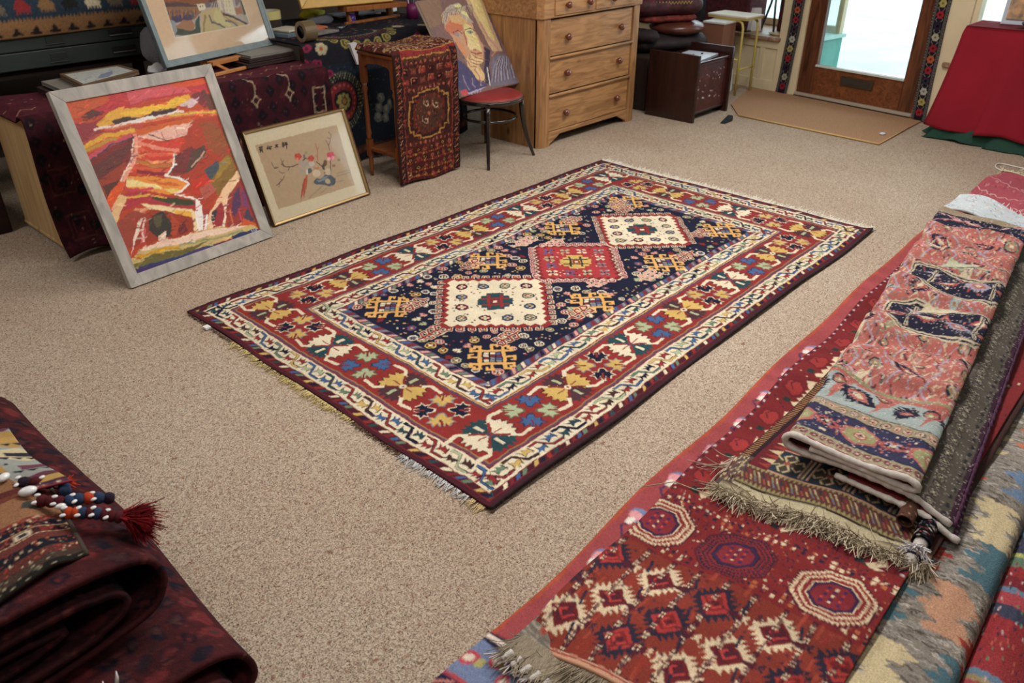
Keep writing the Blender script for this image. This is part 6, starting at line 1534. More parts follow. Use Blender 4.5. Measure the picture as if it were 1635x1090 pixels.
def burgundy_rug():
    L_, W = 1.20, 1.72   # x: from the floor hem up, y: along the table from the left
    c = Cv(W, L_, 150, (58, 18, 28)); rn = random.Random(51); CR = (176, 150, 120); OC = (130, 82, 48)
    for i in range(24):
        for j in range(9):
            x, y = .03 + i*.075, .05 + j*.085 + (i % 2)*.04
            c.poly([(x - .03, y), (x, y - .035), (x + .03, y), (x, y + .035)], rn.choice(((30, 18, 28), (74, 22, 32), (24, 18, 26), (66, 20, 30)))); c.ell(x, y, .006, .006, rn.choice(((90, 30, 36), (60, 40, 44))), 5)
    for (x, y) in ((.10, .36), (.12, .14)):
        for s_ in (.055, .032): c.line([(x - s_, y - s_*1.1), (x + s_, y - s_*1.1), (x + s_, y + s_*1.1), (x - s_, y + s_*1.1), (x - s_, y - s_*1.1)], .005, (86, 48, 36) if s_ > .05 else (96, 30, 34))
    for x in (.95, 1.20, 1.42):
        c.line([(x - .03, .69), (x - .02, .665), (x + .01, .655), (x + .015, .62), (x + .005, .585)], .006, CR)
        c.line([(x + .005, .585), (x - .018, .56), (x + .005, .535), (x + .028, .56), (x + .005, .585)], .006, CR)
        for q in (-.022, .032): c.ell(x + q, .56, .005, .005, CR, 5)
        c.ell(x + .005, .525, .006, .006, CR, 5)
    for x in (1.63, 1.27):
        z = .50 if x > 1.5 else .45
        if x > 1.5:
            c.line([(x - .04, z - .07), (x + .04, z - .07), (x + .04, z + .07), (x - .04, z + .07), (x - .04, z - .07)], .006, CR)
            for sx in (-.04, .04):
                for sz in (-.035, .035): c.line([(x + sx, z + sz), (x + sx*.55, z + sz)], .006, CR)
    for x in (.42, 1.02, 1.32, 1.50):
        for q in range(9): c.line([(x + q*.006, .24 + q*.015), (x + q*.006 + .012, .24 + q*.015)], .006, OC)
        c.line([(x + .054, .375), (x + .054, .24)], .005, OC)
    for i in range(200):
        x, y = rn.uniform(0, W), rn.uniform(0, .7); c.rect(x, y, x + .006, y + .008, rn.choice(((90, 60, 56), (40, 46, 44), (110, 40, 40), (150, 120, 90))))
    c.rect(0, .70, W, L_, (84, 30, 44))
    for i in range(420):
        x, y = rn.uniform(0, W), rn.uniform(.68, L_); c.rect(x, y, x + .012, y + .007, rn.choice(((170, 130, 110), (60, 30, 44), (110, 60, 60), (52, 30, 40))))
    for i in range(10): c.line([(.03 + i*.17, .80), (.06 + i*.17, .83), (.10 + i*.17, .80), (.13 + i*.17, .84)], .005, (170, 124, 84))
    c.warp(.004, .03, 52); c.abrash(.15, .04, 53); c.speck(.2)
    return c
br = empty('burgundy_rug', (2.0, 4.3, .3), 'dark burgundy rug with cream hooked figures, draped over the pine box table', 'rug')
c = burgundy_rug(); C = c.out(); ny, nx, _ = C.shape
pp, _l = profile([(4.00, .010), (4.06, .12), (4.115, .35), (4.13, .60), (4.14, .665), (4.175, .682), (4.3, .682), (4.6, .682), (4.70, .682)], ny)
u = np.linspace(0, 1, nx)[None, :]; Yb = pp[:, :1]; Zb = pp[:, 1:2]; hang = smooth((.68 - Zb)/.5)
X = 1.165 + 1.69*u + 0*Yb; Y = Yb + .028*np.sin(u*22)*hang + .03*hang*(1-u)**3; Z = Zb + .004*np.sin(u*31)*(1-hang)
Z = np.maximum(Z + .014*hang*(1 + np.sin(u*17))*smooth((.1-Zb)/.1), .006)
Z = Z - .03*smooth((.035 - u)/.035)*smooth((Yb - 4.2)/.05)
grid_mesh('pile', np.stack([X, Y + 0*X, Z + 0*X], -1), C, M_CLOTH, br, thick=.008, back=(40, 18, 24))

# dark shape of stacked things to the left of the box, below the plan chest
M_GREEN = mat('dark_green_enamel', (52, 60, 58), .38, spec=.45, vary=.04, vscale=2)
pc = empty('plan_chest', (1.1, 5.3, 0), 'dark green metal plan chest with shallow drawers and recessed handles, behind the pine box', 'plan chest')
PX0, PX1, PY = -.4, 2.24, 5.0
MB().box(PX0, PX1, PY + .02, 5.75, .735, .935).build('case', M_GREEN, pc, bevel=.004)
for a, b_ in ((.742, .830), (.836, .925)):
    dr = MB().box(PX0 + .008, PX1 - .008, PY, PY + .03, a, b_).build('drawer', M_GREEN, pc, bevel=.003)
    for hx in (.35, 2.05):
        MB().box(hx - .07, hx + .07, PY - .006, PY + .002, a + .028, a + .034).box(hx - .07, hx + .07, PY - .004, PY + .002, a + .034, a + .06).build('handle_recess', mat('recess_black', (26, 28, 28), .6), dr, bevel=.003)
        MB().tube([(hx - .065, PY - .007, a + .028), (hx + .065, PY - .007, a + .028)], .004, 6).build('handle_lip', mat('worn_green_lip', (92, 96, 90), .4), dr)
    MB().box(1.64, 1.73, PY - .003, PY + .004, a + .02, a + .066).box(1.635, 1.735, PY - .006, PY, a + .016, a + .021).build('label_holder', mat('dull_label_frame', (58, 64, 62), .4, metal=.4), dr, bevel=.001)
for x in (PX0 + .05, PX1 - .1):
    for y in (PY + .1, 5.65): MB().box(x, x + .05, y, y + .05, 0, .735).build('stand_leg', M_DARKWOOD, pc)
MB().box(PX0 + .04, PX1 - .04, PY + .06, 5.72, .69, .735).build('stand_rail', M_DARKWOOD, pc)
def blue_kilim():
    W, L_ = 2.62, .62
    c = Cv(W, L_, 150, (44, 62, 78)); rn = random.Random(61); OC = (150, 108, 66)
    c.rect(0, 0, W, .075, OC)
    for i in range(27):
        x = .03 + i*.098; c.poly([(x - .03, .014), (x + .03, .014), (x + .03, .022), (x + .012, .03), (x + .012, .04), (x, .05), (x - .012, .04), (x - .012, .03), (x - .03, .022)], (44, 36, 38))
    for i in range(130): c.poly([(i*.02, .075), (i*.02 + .012, .075), (i*.02 + .006, .088)], OC)
    pal = [(148, 42, 46), (140, 104, 66), (38, 40, 40), (212, 200, 168), (112, 100, 84)]
    for row in range(6):
        for i in range(22):
            x = .08 + i*.125 - row*.045; y = .135 + row*.078; col = pal[(i + row*2) % 5]
            for k in range(5):
                w_ = .045*(1 - abs(k - 1)/4.5); c.rect(x - w_, y - .025 + k*.013, x + w_, y - .012 + k*.013, col)
            for q in range(5): c.rect(x - .037 + q*.017, y - .035, x - .029 + q*.017, y - .02, col)
    c.warp(.003, .02, 62); c.speck(.15); c.abrash(.12, .03, 63, 'x')
    return c
bk = empty('blue_kilim', (1.1, 5.2, .94), 'blue kilim with red, white and ochre toothed figures, folded on the plan chest', 'kilim')
c = blue_kilim(); C = c.out(); ny, nx, _ = C.shape
pp, _l = profile([(4.985, .905), (4.975, .96), (4.985, 1.03), (5.03, 1.095), (5.10, 1.12), (5.25, 1.125), (5.5, 1.12)], ny)
u = np.linspace(0, 1, nx)[None, :]
X = -.38 + 2.60*u + 0*pp[:, :1]; Y = pp[:, :1] + .010*np.sin(u*15); Z = pp[:, 1:2] + .008*np.sin(u*9 + 1)*smooth((pp[:, 1:2] - .93)/.1)
grid_mesh('weave', np.stack([X, Y, Z + 0*X], -1), C, M_KILIM, bk, thick=.010, back=(60, 60, 70))
MB().box(-.36, 2.20, 5.02, 5.5, .94, 1.07).build('folded_layers', mat('folded_kilim_layers', (86, 74, 66), .95, bump=.6, vary=.2, vscale=20), bk, bevel=.03)
tag(MB().box(-.2, 1.45, 5.10, 5.5, 1.142, 1.165).build('flat_sheet', mat('pale_mauve_wrap', (150, 130, 140), .5), bevel=.006), 'flat mauve wrapped sheet lying on the blue kilim', 'sheet')

# ------------------------------------------------------------------ desk with embroidered suzani cloth
M_DESK = wood_mat('hidden_desk_wood', (70, 46, 30), (90, 60, 40), 'X', 4, .6)
dk = empty('desk', (3.5, 4.8, 0), 'desk hidden beneath the embroidered cloth', 'desk')
MB().box(2.94, 4.12, 4.37, 5.35, .74, .77).build('desk_top', M_DESK, dk)
for (x, y) in ((2.90, 4.42), (4.09, 4.42), (2.90, 5.30), (4.09, 5.30)): MB().box(x - .025, x + .025, y - .025, y + .025, 0, .74).build('leg', M_DESK, dk)
def suzani():
    W, L_ = 1.30, 1.72
    c = Cv(W, L_, 170, (34, 34, 44)); rn = random.Random(71)   # y=0 at the floor, fold of the desk edge near .78
    MG = (150, 36, 78); YL = (168, 152, 70); CRM = (190, 178, 140); RD = (150, 44, 52); TL = (44, 62, 74)
    c.rect(0, .10, W, .62, (30, 40, 54)); c.rect(0, .04, W, .09, (88, 50, 40))
    for i in range(22): c.ell(.03 + i*.06, .065, .016, .014, (130, 66, 50), 7)
    def rosette(x, y, r_):
        for rr, col in ((1.55, (60, 66, 66)), (1.45, (34, 42, 50))): c.ell(x, y, r_*rr, r_*rr, col, 24)
        for k in range(3):
            for q in range(40 + k*6): a = 2*pi*q/(40 + k*6); c.ell(x + r_*(1.18 + k*.13)*cos(a), y + r_*(1.18 + k*.13)*sin(a), .006, .006, CRM if (q + k) % 2 else (120, 120, 90), 5)
        c.ell(x, y, r_, r_, RD, 24)
        for q in range(18): a = 2*pi*q/18; c.ell(x + r_*.84*cos(a), y + r_*.84*sin(a), r_*.09, r_*.09, (200, 90, 80), 6)
        c.ell(x, y, r_*.60, r_*.60, (44, 34, 40), 18)
        for q in range(8): a = 2*pi*q/8; c.ell(x + r_*.32*cos(a), y + r_*.32*sin(a), r_*.14, r_*.14, YL, 7)
        c.ell(x, y, r_*.15, r_*.15, (170, 120, 60), 7)
    rosette(.24, .40, .115); rosette(.90, .36, .115)
    # pale tulips
    for (x, y) in ((.52, .37), (.50, .31), (.55, .29), (.585, .32), (.49, .25), (.54, .24), (1.2, .30)):
        c.ell(x, y, .026, .034, (110, 116, 112), 8); c.ell(x, y + .01, .012, .02, (150, 150, 136), 6)
    # arc of yellow spirals over the front edge
    for k in range(11):
        a = pi*(1.05 + .9*k/10); x = .47 + .30*cos(a); y = .92 + .22*sin(a)
        c.ell(x, y, .033, .033, YL, 12); c.ell(x, y, .024, .024, (40, 40, 44), 10); c.ell(x + .004, y, .016, .016, YL, 9); c.ell(x + .006, y, .007, .007, (50, 44, 40), 6)
    for q in range(36):
        a = pi*(1.02 + .96*q/35)
        for k in range(3): c.line([(.47 + (.18 + .03*k)*cos(a), .92 + (.12 + .02*k)*sin(a)), (.47 + (.20 + .03*k)*cos(a), .92 + (.135 + .02*k)*sin(a))], .005, (CRM, (120, 100, 80), RD)[k])
    for k in range(26):
        x, y = rn.choice((rn.uniform(.0, .22), rn.uniform(.85, 1.3))), rn.uniform(.56, .86)
        c.ell(x, y, .026, .024, MG, 9); c.ell(x, y, .012, .012, (90, 24, 56), 7); c.line([(x, y), (x + rn.uniform(-.05, .05), y + rn.uniform(-.05, .05))], .007, (96, 34, 66))
    for (x, y) in ((.13, .72), (1.02, .83), (.86, .90)): 
        for q in range(6): c.ell(x + .026*cos(q*pi/3), y + .026*sin(q*pi/3), .018, .018, CRM, 7)
        c.ell(x, y, .013, .013, (190, 90, 60), 7)
    for i in range(500):
        x, y = rn.uniform(0, W), rn.uniform(.09, .62); c.ell(x, y, .006, .004, rn.choice(((52, 74, 88), (40, 50, 62), (80, 84, 76))), 5)
    for i in range(300):
        x, y = rn.uniform(0, W), rn.uniform(.86, L_); c.ell(x, y, .014, .010, rn.choice((MG, (90, 60, 90), (120, 110, 70), (60, 60, 80))), 6)
    c.warp(.003, .02, 72); c.speck(.2); c.a *= .8
    return c
sz = empty('suzani_cloth', (3.5, 4.4, .4), 'black embroidered cloth with red rosettes, pink flowers and yellow spirals, draped over the desk', 'cloth')
c = suzani(); C = c.out(); ny, nx, _ = C.shape
pp, _l = profile([(4.30, .02), (4.30, .25), (4.315, .55), (4.325, .74), (4.345, .775), (4.39, .783), (4.6, .783), (5.0, .783), (5.32, .783)], ny)
u = np.linspace(0, 1, nx)[None, :]; hang = smooth((.76 - pp[:, 1:2])/.4)
X = 2.825 + 1.33*u + .03*hang*(u - .5); Y = pp[:, :1] + .022*np.sin(u*26)*hang; Z = pp[:, 1:2] + .002*np.sin(u*20)
grid_mesh('cloth', np.stack([X, Y, Z + 0*X], -1), C, M_CLOTH, sz, thick=.004, back=(40, 34, 40))

# ------------------------------------------------------------------ easels and framed pictures on the tables
M_BEECH = wood_mat('orange_beech', (176, 112, 62), (206, 146, 92), 'X', 5, .4)
A3 = radians(15.5); E3 = (cos(A3), sin(A3))
f4 = plane_pts((2.024, 4.471, .742), E3, radians(15), 0, 0)
def watercolour():
    W, H = .81, .55
    c = Cv(W, H, 300, (222, 190, 156)); rn = random.Random(5)
    # px of this picture's sight edge in the photograph: TL, TR, BR, BL
    T0 = homog([(206.5, -64), (394, -80), (427.5, 65), (269, 97)], W, H)
    def Z(pts): return T0([(220 + a/6.288, b_/6.288) for a, b_ in pts])
    def P(pts, col): c.poly(Z(pts), col)
    def Ln(pts, w_, col): c.line(Z(pts), w_, col)
    P([(270, -20), (1060, -20), (1130, 275), (395, 405)], (186, 172, 170)); P([(190, -330), (980, -330), (1065, 10), (270, 0)], (160, 164, 176)); P([(200, -280), (960, -300), (1000, -180), (230, -150)], (196, 196, 200))
    P([(275, 0), (520, -40), (700, 10), (860, 0), (850, 60), (620, 100), (300, 130)], (150, 92, 66)); P([(300, 10), (500, 0), (600, 30), (420, 70), (310, 60)], (176, 106, 70)); P([(310, 90), (460, 80), (640, 110), (620, 130), (320, 140)], (96, 76, 84)); P([(700, 0), (850, -10), (860, 40), (760, 60)], (110, 84, 100))
    P([(310, 130), (620, 120), (660, 170), (590, 240), (350, 250)], (156, 112, 84)); P([(360, 210), (600, 190), (560, 250), (380, 270)], (86, 78, 110))
    for k in range(30):
        x = 320 + k*10; Ln([(x, 230 - (k % 5)*14), (x + 4, 150 + (k % 3)*12)], .005, ((120, 66, 50), (90, 110, 90), (80, 70, 110), (190, 130, 90))[k % 4])
    P([(340, 240), (400, 260), (430, 350), (400, 400), (380, 380)], (150, 160, 166)); P([(410, 300), (480, 250), (560, 240), (600, 290), (560, 350), (430, 360)], (172, 124, 92)); P([(420, 320), (560, 340), (640, 300), (660, 370), (470, 385), (400, 380)], (70, 84, 76)); P([(600, 250), (640, 200), (640, 340), (600, 330)], (60, 90, 84))
    P([(660, 170), (800, 120), (850, 130), (900, 200), (1100, 275), (1120, 290), (1000, 300), (820, 325), (640, 365), (660, 240)], (196, 178, 128)); P([(800, 150), (850, 140), (880, 230), (960, 290), (860, 300), (780, 240)], (206, 196, 140)); Ln([(740, 200), (760, 260), (830, 280), (880, 310)], .010, (100, 96, 110)); Ln([(880, 180), (960, 210), (1100, 275)], .012, (84, 66, 60)); Ln([(900, 250), (950, 250), (1010, 295)], .010, (96, 100, 120)); Ln([(700, 200), (680, 280), (680, 360)], .010, (160, 130, 90)); Ln([(860, 160), (900, 220), (1010, 270)], .006, (180, 130, 80))
    P([(620, 100), (700, 85), (712, 140), (640, 160)], (226, 218, 190)); P([(650, 115), (662, 113), (664, 130), (652, 132)], (90, 70, 70)); P([(676, 110), (688, 108), (690, 126), (678, 128)], (90, 70, 70)); P([(700, 80), (740, 70), (750, 120), (712, 135)], (120, 110, 120))
    for k in range(6): Ln([(750 + k*15, 120), (745 + k*15, 60)], .005, (60, 54, 70))
    P([(830, 60), (860, 45), (880, 150), (850, 150)], (214, 206, 180)); P([(865, 10), (960, -20), (1005, 200), (905, 170)], (222, 212, 184))
    for k in range(3): 
        for j in range(3): Ln([(890 + k*28, 60 + j*40), (892 + k*28, 78 + j*40)], .004, (170, 160, 140))
    P([(1000, 130), (1060, 110), (1070, 180), (1010, 190)], (176, 120, 90)); P([(1050, 40), (1080, 20), (1115, 180), (1080, 200)], (84, 90, 76)); P([(1000, 0), (1060, -10), (1080, 60), (1010, 110)], (130, 120, 126)); P([(1060, 180), (1115, 200), (1130, 275), (1080, 230)], (170, 170, 150))
    c.warp(.004, .02, 6); c.speck(.05)
    a_, b_, c_, d_ = Z([(395, 405), (1130, 275), (1060, 0), (275, 0)])
    d_ = (a_[0] + (d_[0]-a_[0])*4, a_[1] + (d_[1]-a_[1])*4); c_ = (b_[0] + (c_[0]-b_[0])*4, b_[1] + (c_[1]-b_[1])*4); MT = (222, 190, 156)
    c.poly([(-.1, -.1), (W + .1, -.1), (W + .1, b_[1]), b_, a_, (-.1, a_[1])], MT); c.poly([(-.1, -.1), a_, d_, (-.1, d_[1])], MT); c.poly([(W + .1, -.1), b_, c_, (W + .1, c_[1])], MT)
    c.line([d_, a_, b_, c_], .004, (236, 222, 200))
    return c
p4 = empty('framed_watercolour', (2.43, 4.6, .75), 'watercolour of a track and white houses in blue-grey frame, on a small easel', 'picture')
M_BLUEF = mat('blue_grey_frame_paint', (126, 140, 144), .45, vary=.06, vscale=30)
FW, FH = .876, .62
frame_bars(f4, FW, FH, .036, .020, M_BLUEF, p4, back=-.006)
frame_bars(f4, FW, FH, .012, .026, M_BLUEF, p4, name='outer_lip', back=-.006)
art_mesh('watercolour', watercolour(), f4, .033, .035, .843, .585, .006, M_PRINT, p4)
slab(f4, .034, .036, .842, .584, .0095, .0115, 'glass', mg, p4)
es = empty('table_easel', (2.4, 4.4, .69), 'small orange wooden easel holding the blue-grey framed watercolour', 'easel')
EM = Matrix.Translation((2.40, 4.545, 0)) @ Matrix.Rotation(A3, 4, 'Z')
MB(EM).box(-.10, .26, -.045, .004, .716, .738).build('tray', M_BEECH, es, bevel=.002)
for (x, y0, y1) in ((-.07, -.01, -.16), (.21, -.01, -.16)):
    MB(EM).hexa([(x - .014, y1, .688), (x + .014, y1, .688), (x + .014, y1 + .02, .688), (x - .014, y1 + .02, .688), (x - .014, y0, .73), (x + .014, y0, .73), (x + .014, y0 + .018, .73), (x - .014, y0 + .018, .73)]).build('foot_bar', M_BEECH, es, bevel=.001)
MB(EM).hexa([(.19, .05, .69), (.215, .05, .69), (.215, .07, .69), (.19, .07, .69), (.06, .22, 1.26), (.085, .22, 1.26), (.085, .24, 1.26), (.06, .24, 1.26)]).hexa([(-.085, .05, .69), (-.06, .05, .69), (-.06, .07, .69), (-.085, .07, .69), (.02, .22, 1.26), (.045, .22, 1.26), (.045, .24, 1.26), (.02, .24, 1.26)]).build('upright', M_BEECH, es)
MB(EM).box(-.20, .24, -.16, -.138, .686, .702).build('foot_rail', M_BEECH, es, bevel=.002)

# gilt framed picture on a larger easel on the desk
f5 = plane_pts((3.208, 4.88, .90), (cos(radians(-9)), sin(radians(-9))), radians(22), 0, 0)
p5 = empty('gilt_framed_picture', (3.7, 5.0, .87), 'picture in wide yellow gilt frame on the desk easel, only its bottom edge in view', 'picture')
frame_bars(f5, .70, .56, .055, .024, mat('yellow_gilt_wood', (206, 166, 88), .35, spec=.5, vary=.06, vscale=20), p5, back=-.008, bevel=.004)
c = Cv(.64, .50, 100, (150, 160, 150)); c.rect(0, .2, .64, .5, (180, 190, 200)); c.warp(.01, .05, 3); art_mesh('picture_sheet', c, f5, .05, .05, .65, .51, .008, M_PRINT, p5)
es2 = empty('table_easel', (3.75, 4.85, .78), 'wooden easel with splayed legs on the desk, under the yellow gilt frame', 'easel')
M_BEECH2 = wood_mat('honey_easel_wood', (140, 82, 42), (176, 112, 62), 'Z', 5, .4)
for x, y in ((3.585, 4.835), (3.97, 4.875)):
    MB().hexa([(x - .022, y, .787), (x + .022, y, .787), (x + .022, y + .03, .787), (x - .022, y + .03, .787), (x - .012, y + .025, .90), (x + .032, y + .025, .90), (x + .032, y + .055, .90), (x - .012, y + .055, .90)]).hexa([(x - .012, y + .025, .90), (x + .032, y + .025, .90), (x + .032, y + .055, .90), (x - .012, y + .055, .90), (3.74 - .02, 5.20, 1.36), (3.74 + .02, 5.20, 1.36), (3.74 + .02, 5.23, 1.36), (3.74 - .02, 5.23, 1.36)]).build('leg', M_BEECH2, es2)
MB().hexa([(3.76, 5.06, .787), (3.81, 5.06, .787), (3.81, 5.09, .787), (3.76, 5.09, .787), (3.71, 4.96, .96), (3.76, 4.96, .96), (3.76, 4.99, .96), (3.71, 4.99, .96)]).build('back_leg', M_BEECH2, es2)
MB().hexa([(3.50, 4.815, .785), (3.50, 4.79, .785), (4.03, 4.85, .785), (4.03, 4.875, .785), (3.50, 4.815, .800), (3.50, 4.79, .800), (4.03, 4.85, .800), (4.03, 4.875, .800)]).build('foot_rail', M_BEECH2, es2)
MB().hexa([(3.52, 4.795, .866), (3.99, 4.72, .866), (3.99, 4.90, .866), (3.52, 4.90, .866), (3.52, 4.795, .897), (3.99, 4.72, .897), (3.99, 4.90, .897), (3.52, 4.90, .897)]).build('tray', M_BEECH2, es2, bevel=.002)

# ------------------------------------------------------------------ things lying on the two tables
def flat_pic(name, label, cat, corners, z, th, fcol, inner, group=None, fw=.02):
    """corners near-left, near-right, far-right, far-left"""
    o = empty(name, (*np.mean(corners, 0), z), label, cat, group)
    cx, cy = np.mean(corners, 0)
    P = [(x, y) for x, y in corners]; k = 1 - fw*2/hypot(P[1][0]-P[0][0], P[1][1]-P[0][1])
    Q = [(cx + (x-cx)*k, cy + (y-cy)*k) for x, y in P]
    MB().hexa([(x, y, z) for x, y in P] + [(x, y, z + th*.7) for x, y in P]).build('backing', fcol, o)
    for i in range(4):
        j = (i + 1) % 4
        MB().hexa([(*P[i], z + th*.5), (*P[j], z + th*.5), (*Q[j], z + th*.5), (*Q[i], z + th*.5), (*P[i], z + th), (*P[j], z + th), (*Q[j], z + th), (*Q[i], z + th)]).build('frame', fcol, o)
    if inner is not None:
        C = inner.out(); ny, nx, _ = C.shape; u = np.linspace(0, 1, nx)[None, :] + np.zeros((ny, 1)); v = np.linspace(0, 1, ny)[:, None] + np.zeros((1, nx))
        X, Y = [Q[0][m]*(1-u)*(1-v) + Q[1][m]*u*(1-v) + Q[2][m]*u*v + Q[3][m]*(1-u)*v for m in (0, 1)]
        grid_mesh('print', np.stack([X, Y, 0*X + z + th*.8], -1), C, M_PRINT, o, thick=.001)
    return o
M_BROWNF = mat('brown_thin_frame', (110, 88, 66), .5); M_GREYF = mat('grey_thin_frame', (138, 134, 128), .5); M_DARKF = mat('dark_frame_wood', (58, 46, 44), .4)
c = Cv(.40, .34, 220, (186, 192, 188)); rn = random.Random(2)
for i in range(110):
    x, y = rn.uniform(.02, .38), rn.uniform(.03, .3); c.line([(x, y), (x + rn.uniform(-.03, .03), y + rn.uniform(-.02, .02))], .004, rn.choice(((104, 116, 150), (150, 158, 176), (84, 92, 126), (170, 160, 150))))
c.poly([(.2, .04), (.26, .1), (.3, .2), (.2, .16), (.12, .06)], (130, 142, 170)); c.warp(.004, .02, 3)
flat_pic('framed_print', 'blue and white print in thin brown frame lying on the burgundy rug', 'picture', [(1.52, 4.30), (1.88, 4.46), (1.875, 4.69), (1.555, 4.67)], .735, .022, M_BROWNF, c, None, .018)
for k, (lab, fm) in enumerate((('thin pale-edged frame directly under the blue and white print', M_GREYF), ('lowest thin frame under the blue and white print, resting on the burgundy rug', M_DARKF))):
    flat_pic('framed_print', lab, 'picture', [(1.45 - k*.035, 4.27 + k*.01), (1.84, 4.44), (1.80, 4.70), (1.46 - k*.03, 4.68)], .712 - k*.024, .020, fm, None, None, .02)
# clear bag with white wrap
def lumpy(name, label, cat, c0, rad, m, seed, sub=3, amp=.25, squash=None):
    bm = bmesh_new_ico(rad, sub); rr = np.random.RandomState(seed); k = rr.randn(6, 3)*2.2; ph = rr.uniform(0, 6, 6)
    for v in bm.verts:
        d = v.co.normalized(); s_ = sum(sin(float(k[i] @ np.array(d)) * 2 + ph[i]) for i in range(6))/6
        v.co = Vector((v.co.x, v.co.y, v.co.z))*(1 + amp*s_)
        if v.co.z < -rad[2]*.82: v.co.z = -rad[2]*.82
    me = bpy.data.meshes.new(name); bm.to_mesh(me); bm.free()
    for p in me.polygons: p.use_smooth = True
    me.materials.append(m); o = bpy.data.objects.new(name, me); COL.objects.link(o); o.location = (c0[0], c0[1], c0[2] + rad[2]*.82)
    return tag(o, label, cat)
def bmesh_new_ico(rad, sub):
    bm = bmesh.new(); bmesh.ops.create_icosphere(bm, subdivisions=sub, radius=1)
    for v in bm.verts: v.co = Vector((v.co.x*rad[0], v.co.y*rad[1], v.co.z*rad[2]))
    return bm
mp_, nt, b = newmat('crinkled_polythene'); b.inputs['Base Color'].default_value = L4((206, 208, 220)); b.inputs['Roughness'].default_value = .12; b.inputs['Alpha'].default_value = .7; b.inputs['Specular IOR Level'].default_value = .6
nz = nt.nodes.new('ShaderNodeTexNoise'); nz.inputs['Scale'].default_value = 22; nz.inputs['Distortion'].default_value = 2; bp = nt.nodes.new('ShaderNodeBump'); bp.inputs['Strength'].default_value = 1; bp.inputs['Distance'].default_value = .02
nt.links.new(nz.outputs['Fac'], bp.inputs['Height']); nt.links.new(bp.outputs['Normal'], b.inputs['Normal'])
lumpy('plastic_bag', 'crumpled clear plastic bag behind the blue-grey framed watercolour', 'bag', (2.20, 4.80, .69), (.12, .09, .14), mp_, 3)
lumpy('tissue_paper', 'crumpled white tissue paper by the clear plastic bag', 'paper', (2.05, 4.62, .69), (.055, .04, .03), mat('white_tissue', (222, 222, 228), .8), 5, 3, .5)
# pile of frames and pads right of the easel
for k, (w_, d_, th, fm, lab) in enumerate(((.36, .22, .022, M_DARKF, 'dark brown frame, lowest of the pile right of the small easel'), (.33, .20, .018, M_DARKF, 'brown frame in the middle of the pile right of the small easel'), (.32, .19, .014, M_GREYF, 'pale-edged pad on top of the pile right of the small easel'))):
    x, y, z = 2.66 + k*.015, 4.50 + k*.01, .690 + (0, .024, .044)[k]
    flat_pic('framed_print', lab, 'picture', [(x - w_/2, y - d_/2), (x + w_/2, y - d_/2 + .04), (x + w_/2, y + d_/2 + .04), (x - w_/2, y + d_/2)], z, th, fm, None, None, .02)
# tape rolls
def tape(name, label, c0, R_, w_, ax, m, core, inner=.76):
    o = empty(name, c0, label, 'tape')
    MB().lathe([(R_*inner, -w_/2), (R_, -w_/2), (R_, w_/2), (R_*inner, w_/2), (R_*inner, -w_/2)], c0, ax, 32, False).build('tape_wound', m, o)
    MB().lathe([(R_*inner*.93, -w_/2), (R_*inner, -w_/2), (R_*inner, w_/2), (R_*inner*.93, w_/2), (R_*inner*.93, -w_/2)], c0, ax, 32).build('core', core, o)
    return o
M_PARCEL = mat('brown_parcel_tape', (104, 88, 62), .25, spec=.6); M_CORE = mat('grey_card_core', (184, 178, 174), .8); M_MASK = mat('cream_masking_tape', (206, 196, 130), .6)
tape('parcel_tape', 'brown parcel tape roll standing on its edge by the embroidered cloth', (2.915, 4.40, .847), .060, .085, 'x', M_PARCEL, M_CORE, .62)
MB().lathe([(.0, -.040), (.036, -.040), (.036, -.036), (.0, -.036)], (2.915, 4.40, .847), 'x', 24).build('core_face', M_CORE, bpy.data.objects['parcel_tape'])
tape('masking_tape', 'cream masking tape roll lying on a darker roll', (3.04, 5.02, .875), .085, .05, 'z', M_MASK, M_CORE)
tape('parcel_tape', 'dark brown tape roll lying flat beneath the cream one', (3.04, 5.02, .822), .085, .054, 'z', M_DARKF, M_CORE)
tag(lumpy('yellow_duster', None, None, (3.52, 5.22, .785), (.09, .06, .035), mat('yellow_duster_cloth', (198, 184, 50), .85), 8, 3, .5), 'crumpled yellow cloth on the desk left of the gilt frame', 'cloth')
tag(lumpy('red_pouch', None, None, (3.62, 5.33, .785), (.06, .04, .06), mat('red_pouch_cloth', (130, 24, 28), .7), 9, 3, .4), 'small red pouch behind the yellow cloth', 'pouch')
def sheet_pile(label, x, y, w_, d_, z, th, rz, m, name='notebook', cat='book'):
    M_ = Matrix.Translation((x, y, 0)) @ Matrix.Rotation(rz, 4, 'Z')
    return tag(MB(M_).box(-w_/2, w_/2, -d_/2, d_/2, z, z + th).build(name, m, bevel=.003), label, cat)
sheet_pile('blue-grey folder lying left on the desk by the tape rolls', 2.98, 4.72, .20, .22, .787, .022, .2, mat('blue_grey_card', (92, 104, 116), .6), 'folder', 'folder')
sheet_pile('pale cream pad on top of the blue-grey folder', 3.00, 4.74, .16, .16, .811, .012, .3, mat('cream_pad_paper', (196, 190, 170), .8), 'pad', 'pad')
sheet_pile('orange printed leaflet on the desk between tape roll and easel', 3.20, 4.78, .18, .14, .787, .020, .1, mat('orange_print_paper', (184, 104, 76), .6, vary=.2, vscale=30), 'leaflet', 'paper')
sheet_pile('grey magazine under the orange leaflet edge, nearer the cloth edge', 3.16, 4.60, .22, .10, .787, .014, .15, mat('grey_magazine', (120, 116, 114), .5, vary=.15, vscale=30), 'magazine', 'magazine')
sheet_pile('white and blue papers on the desk behind the easel legs', 3.85, 5.16, .34, .20, .787, .012, -.1, mat('blue_white_papers', (170, 178, 196), .7, vary=.15, vscale=16), 'papers', 'paper')
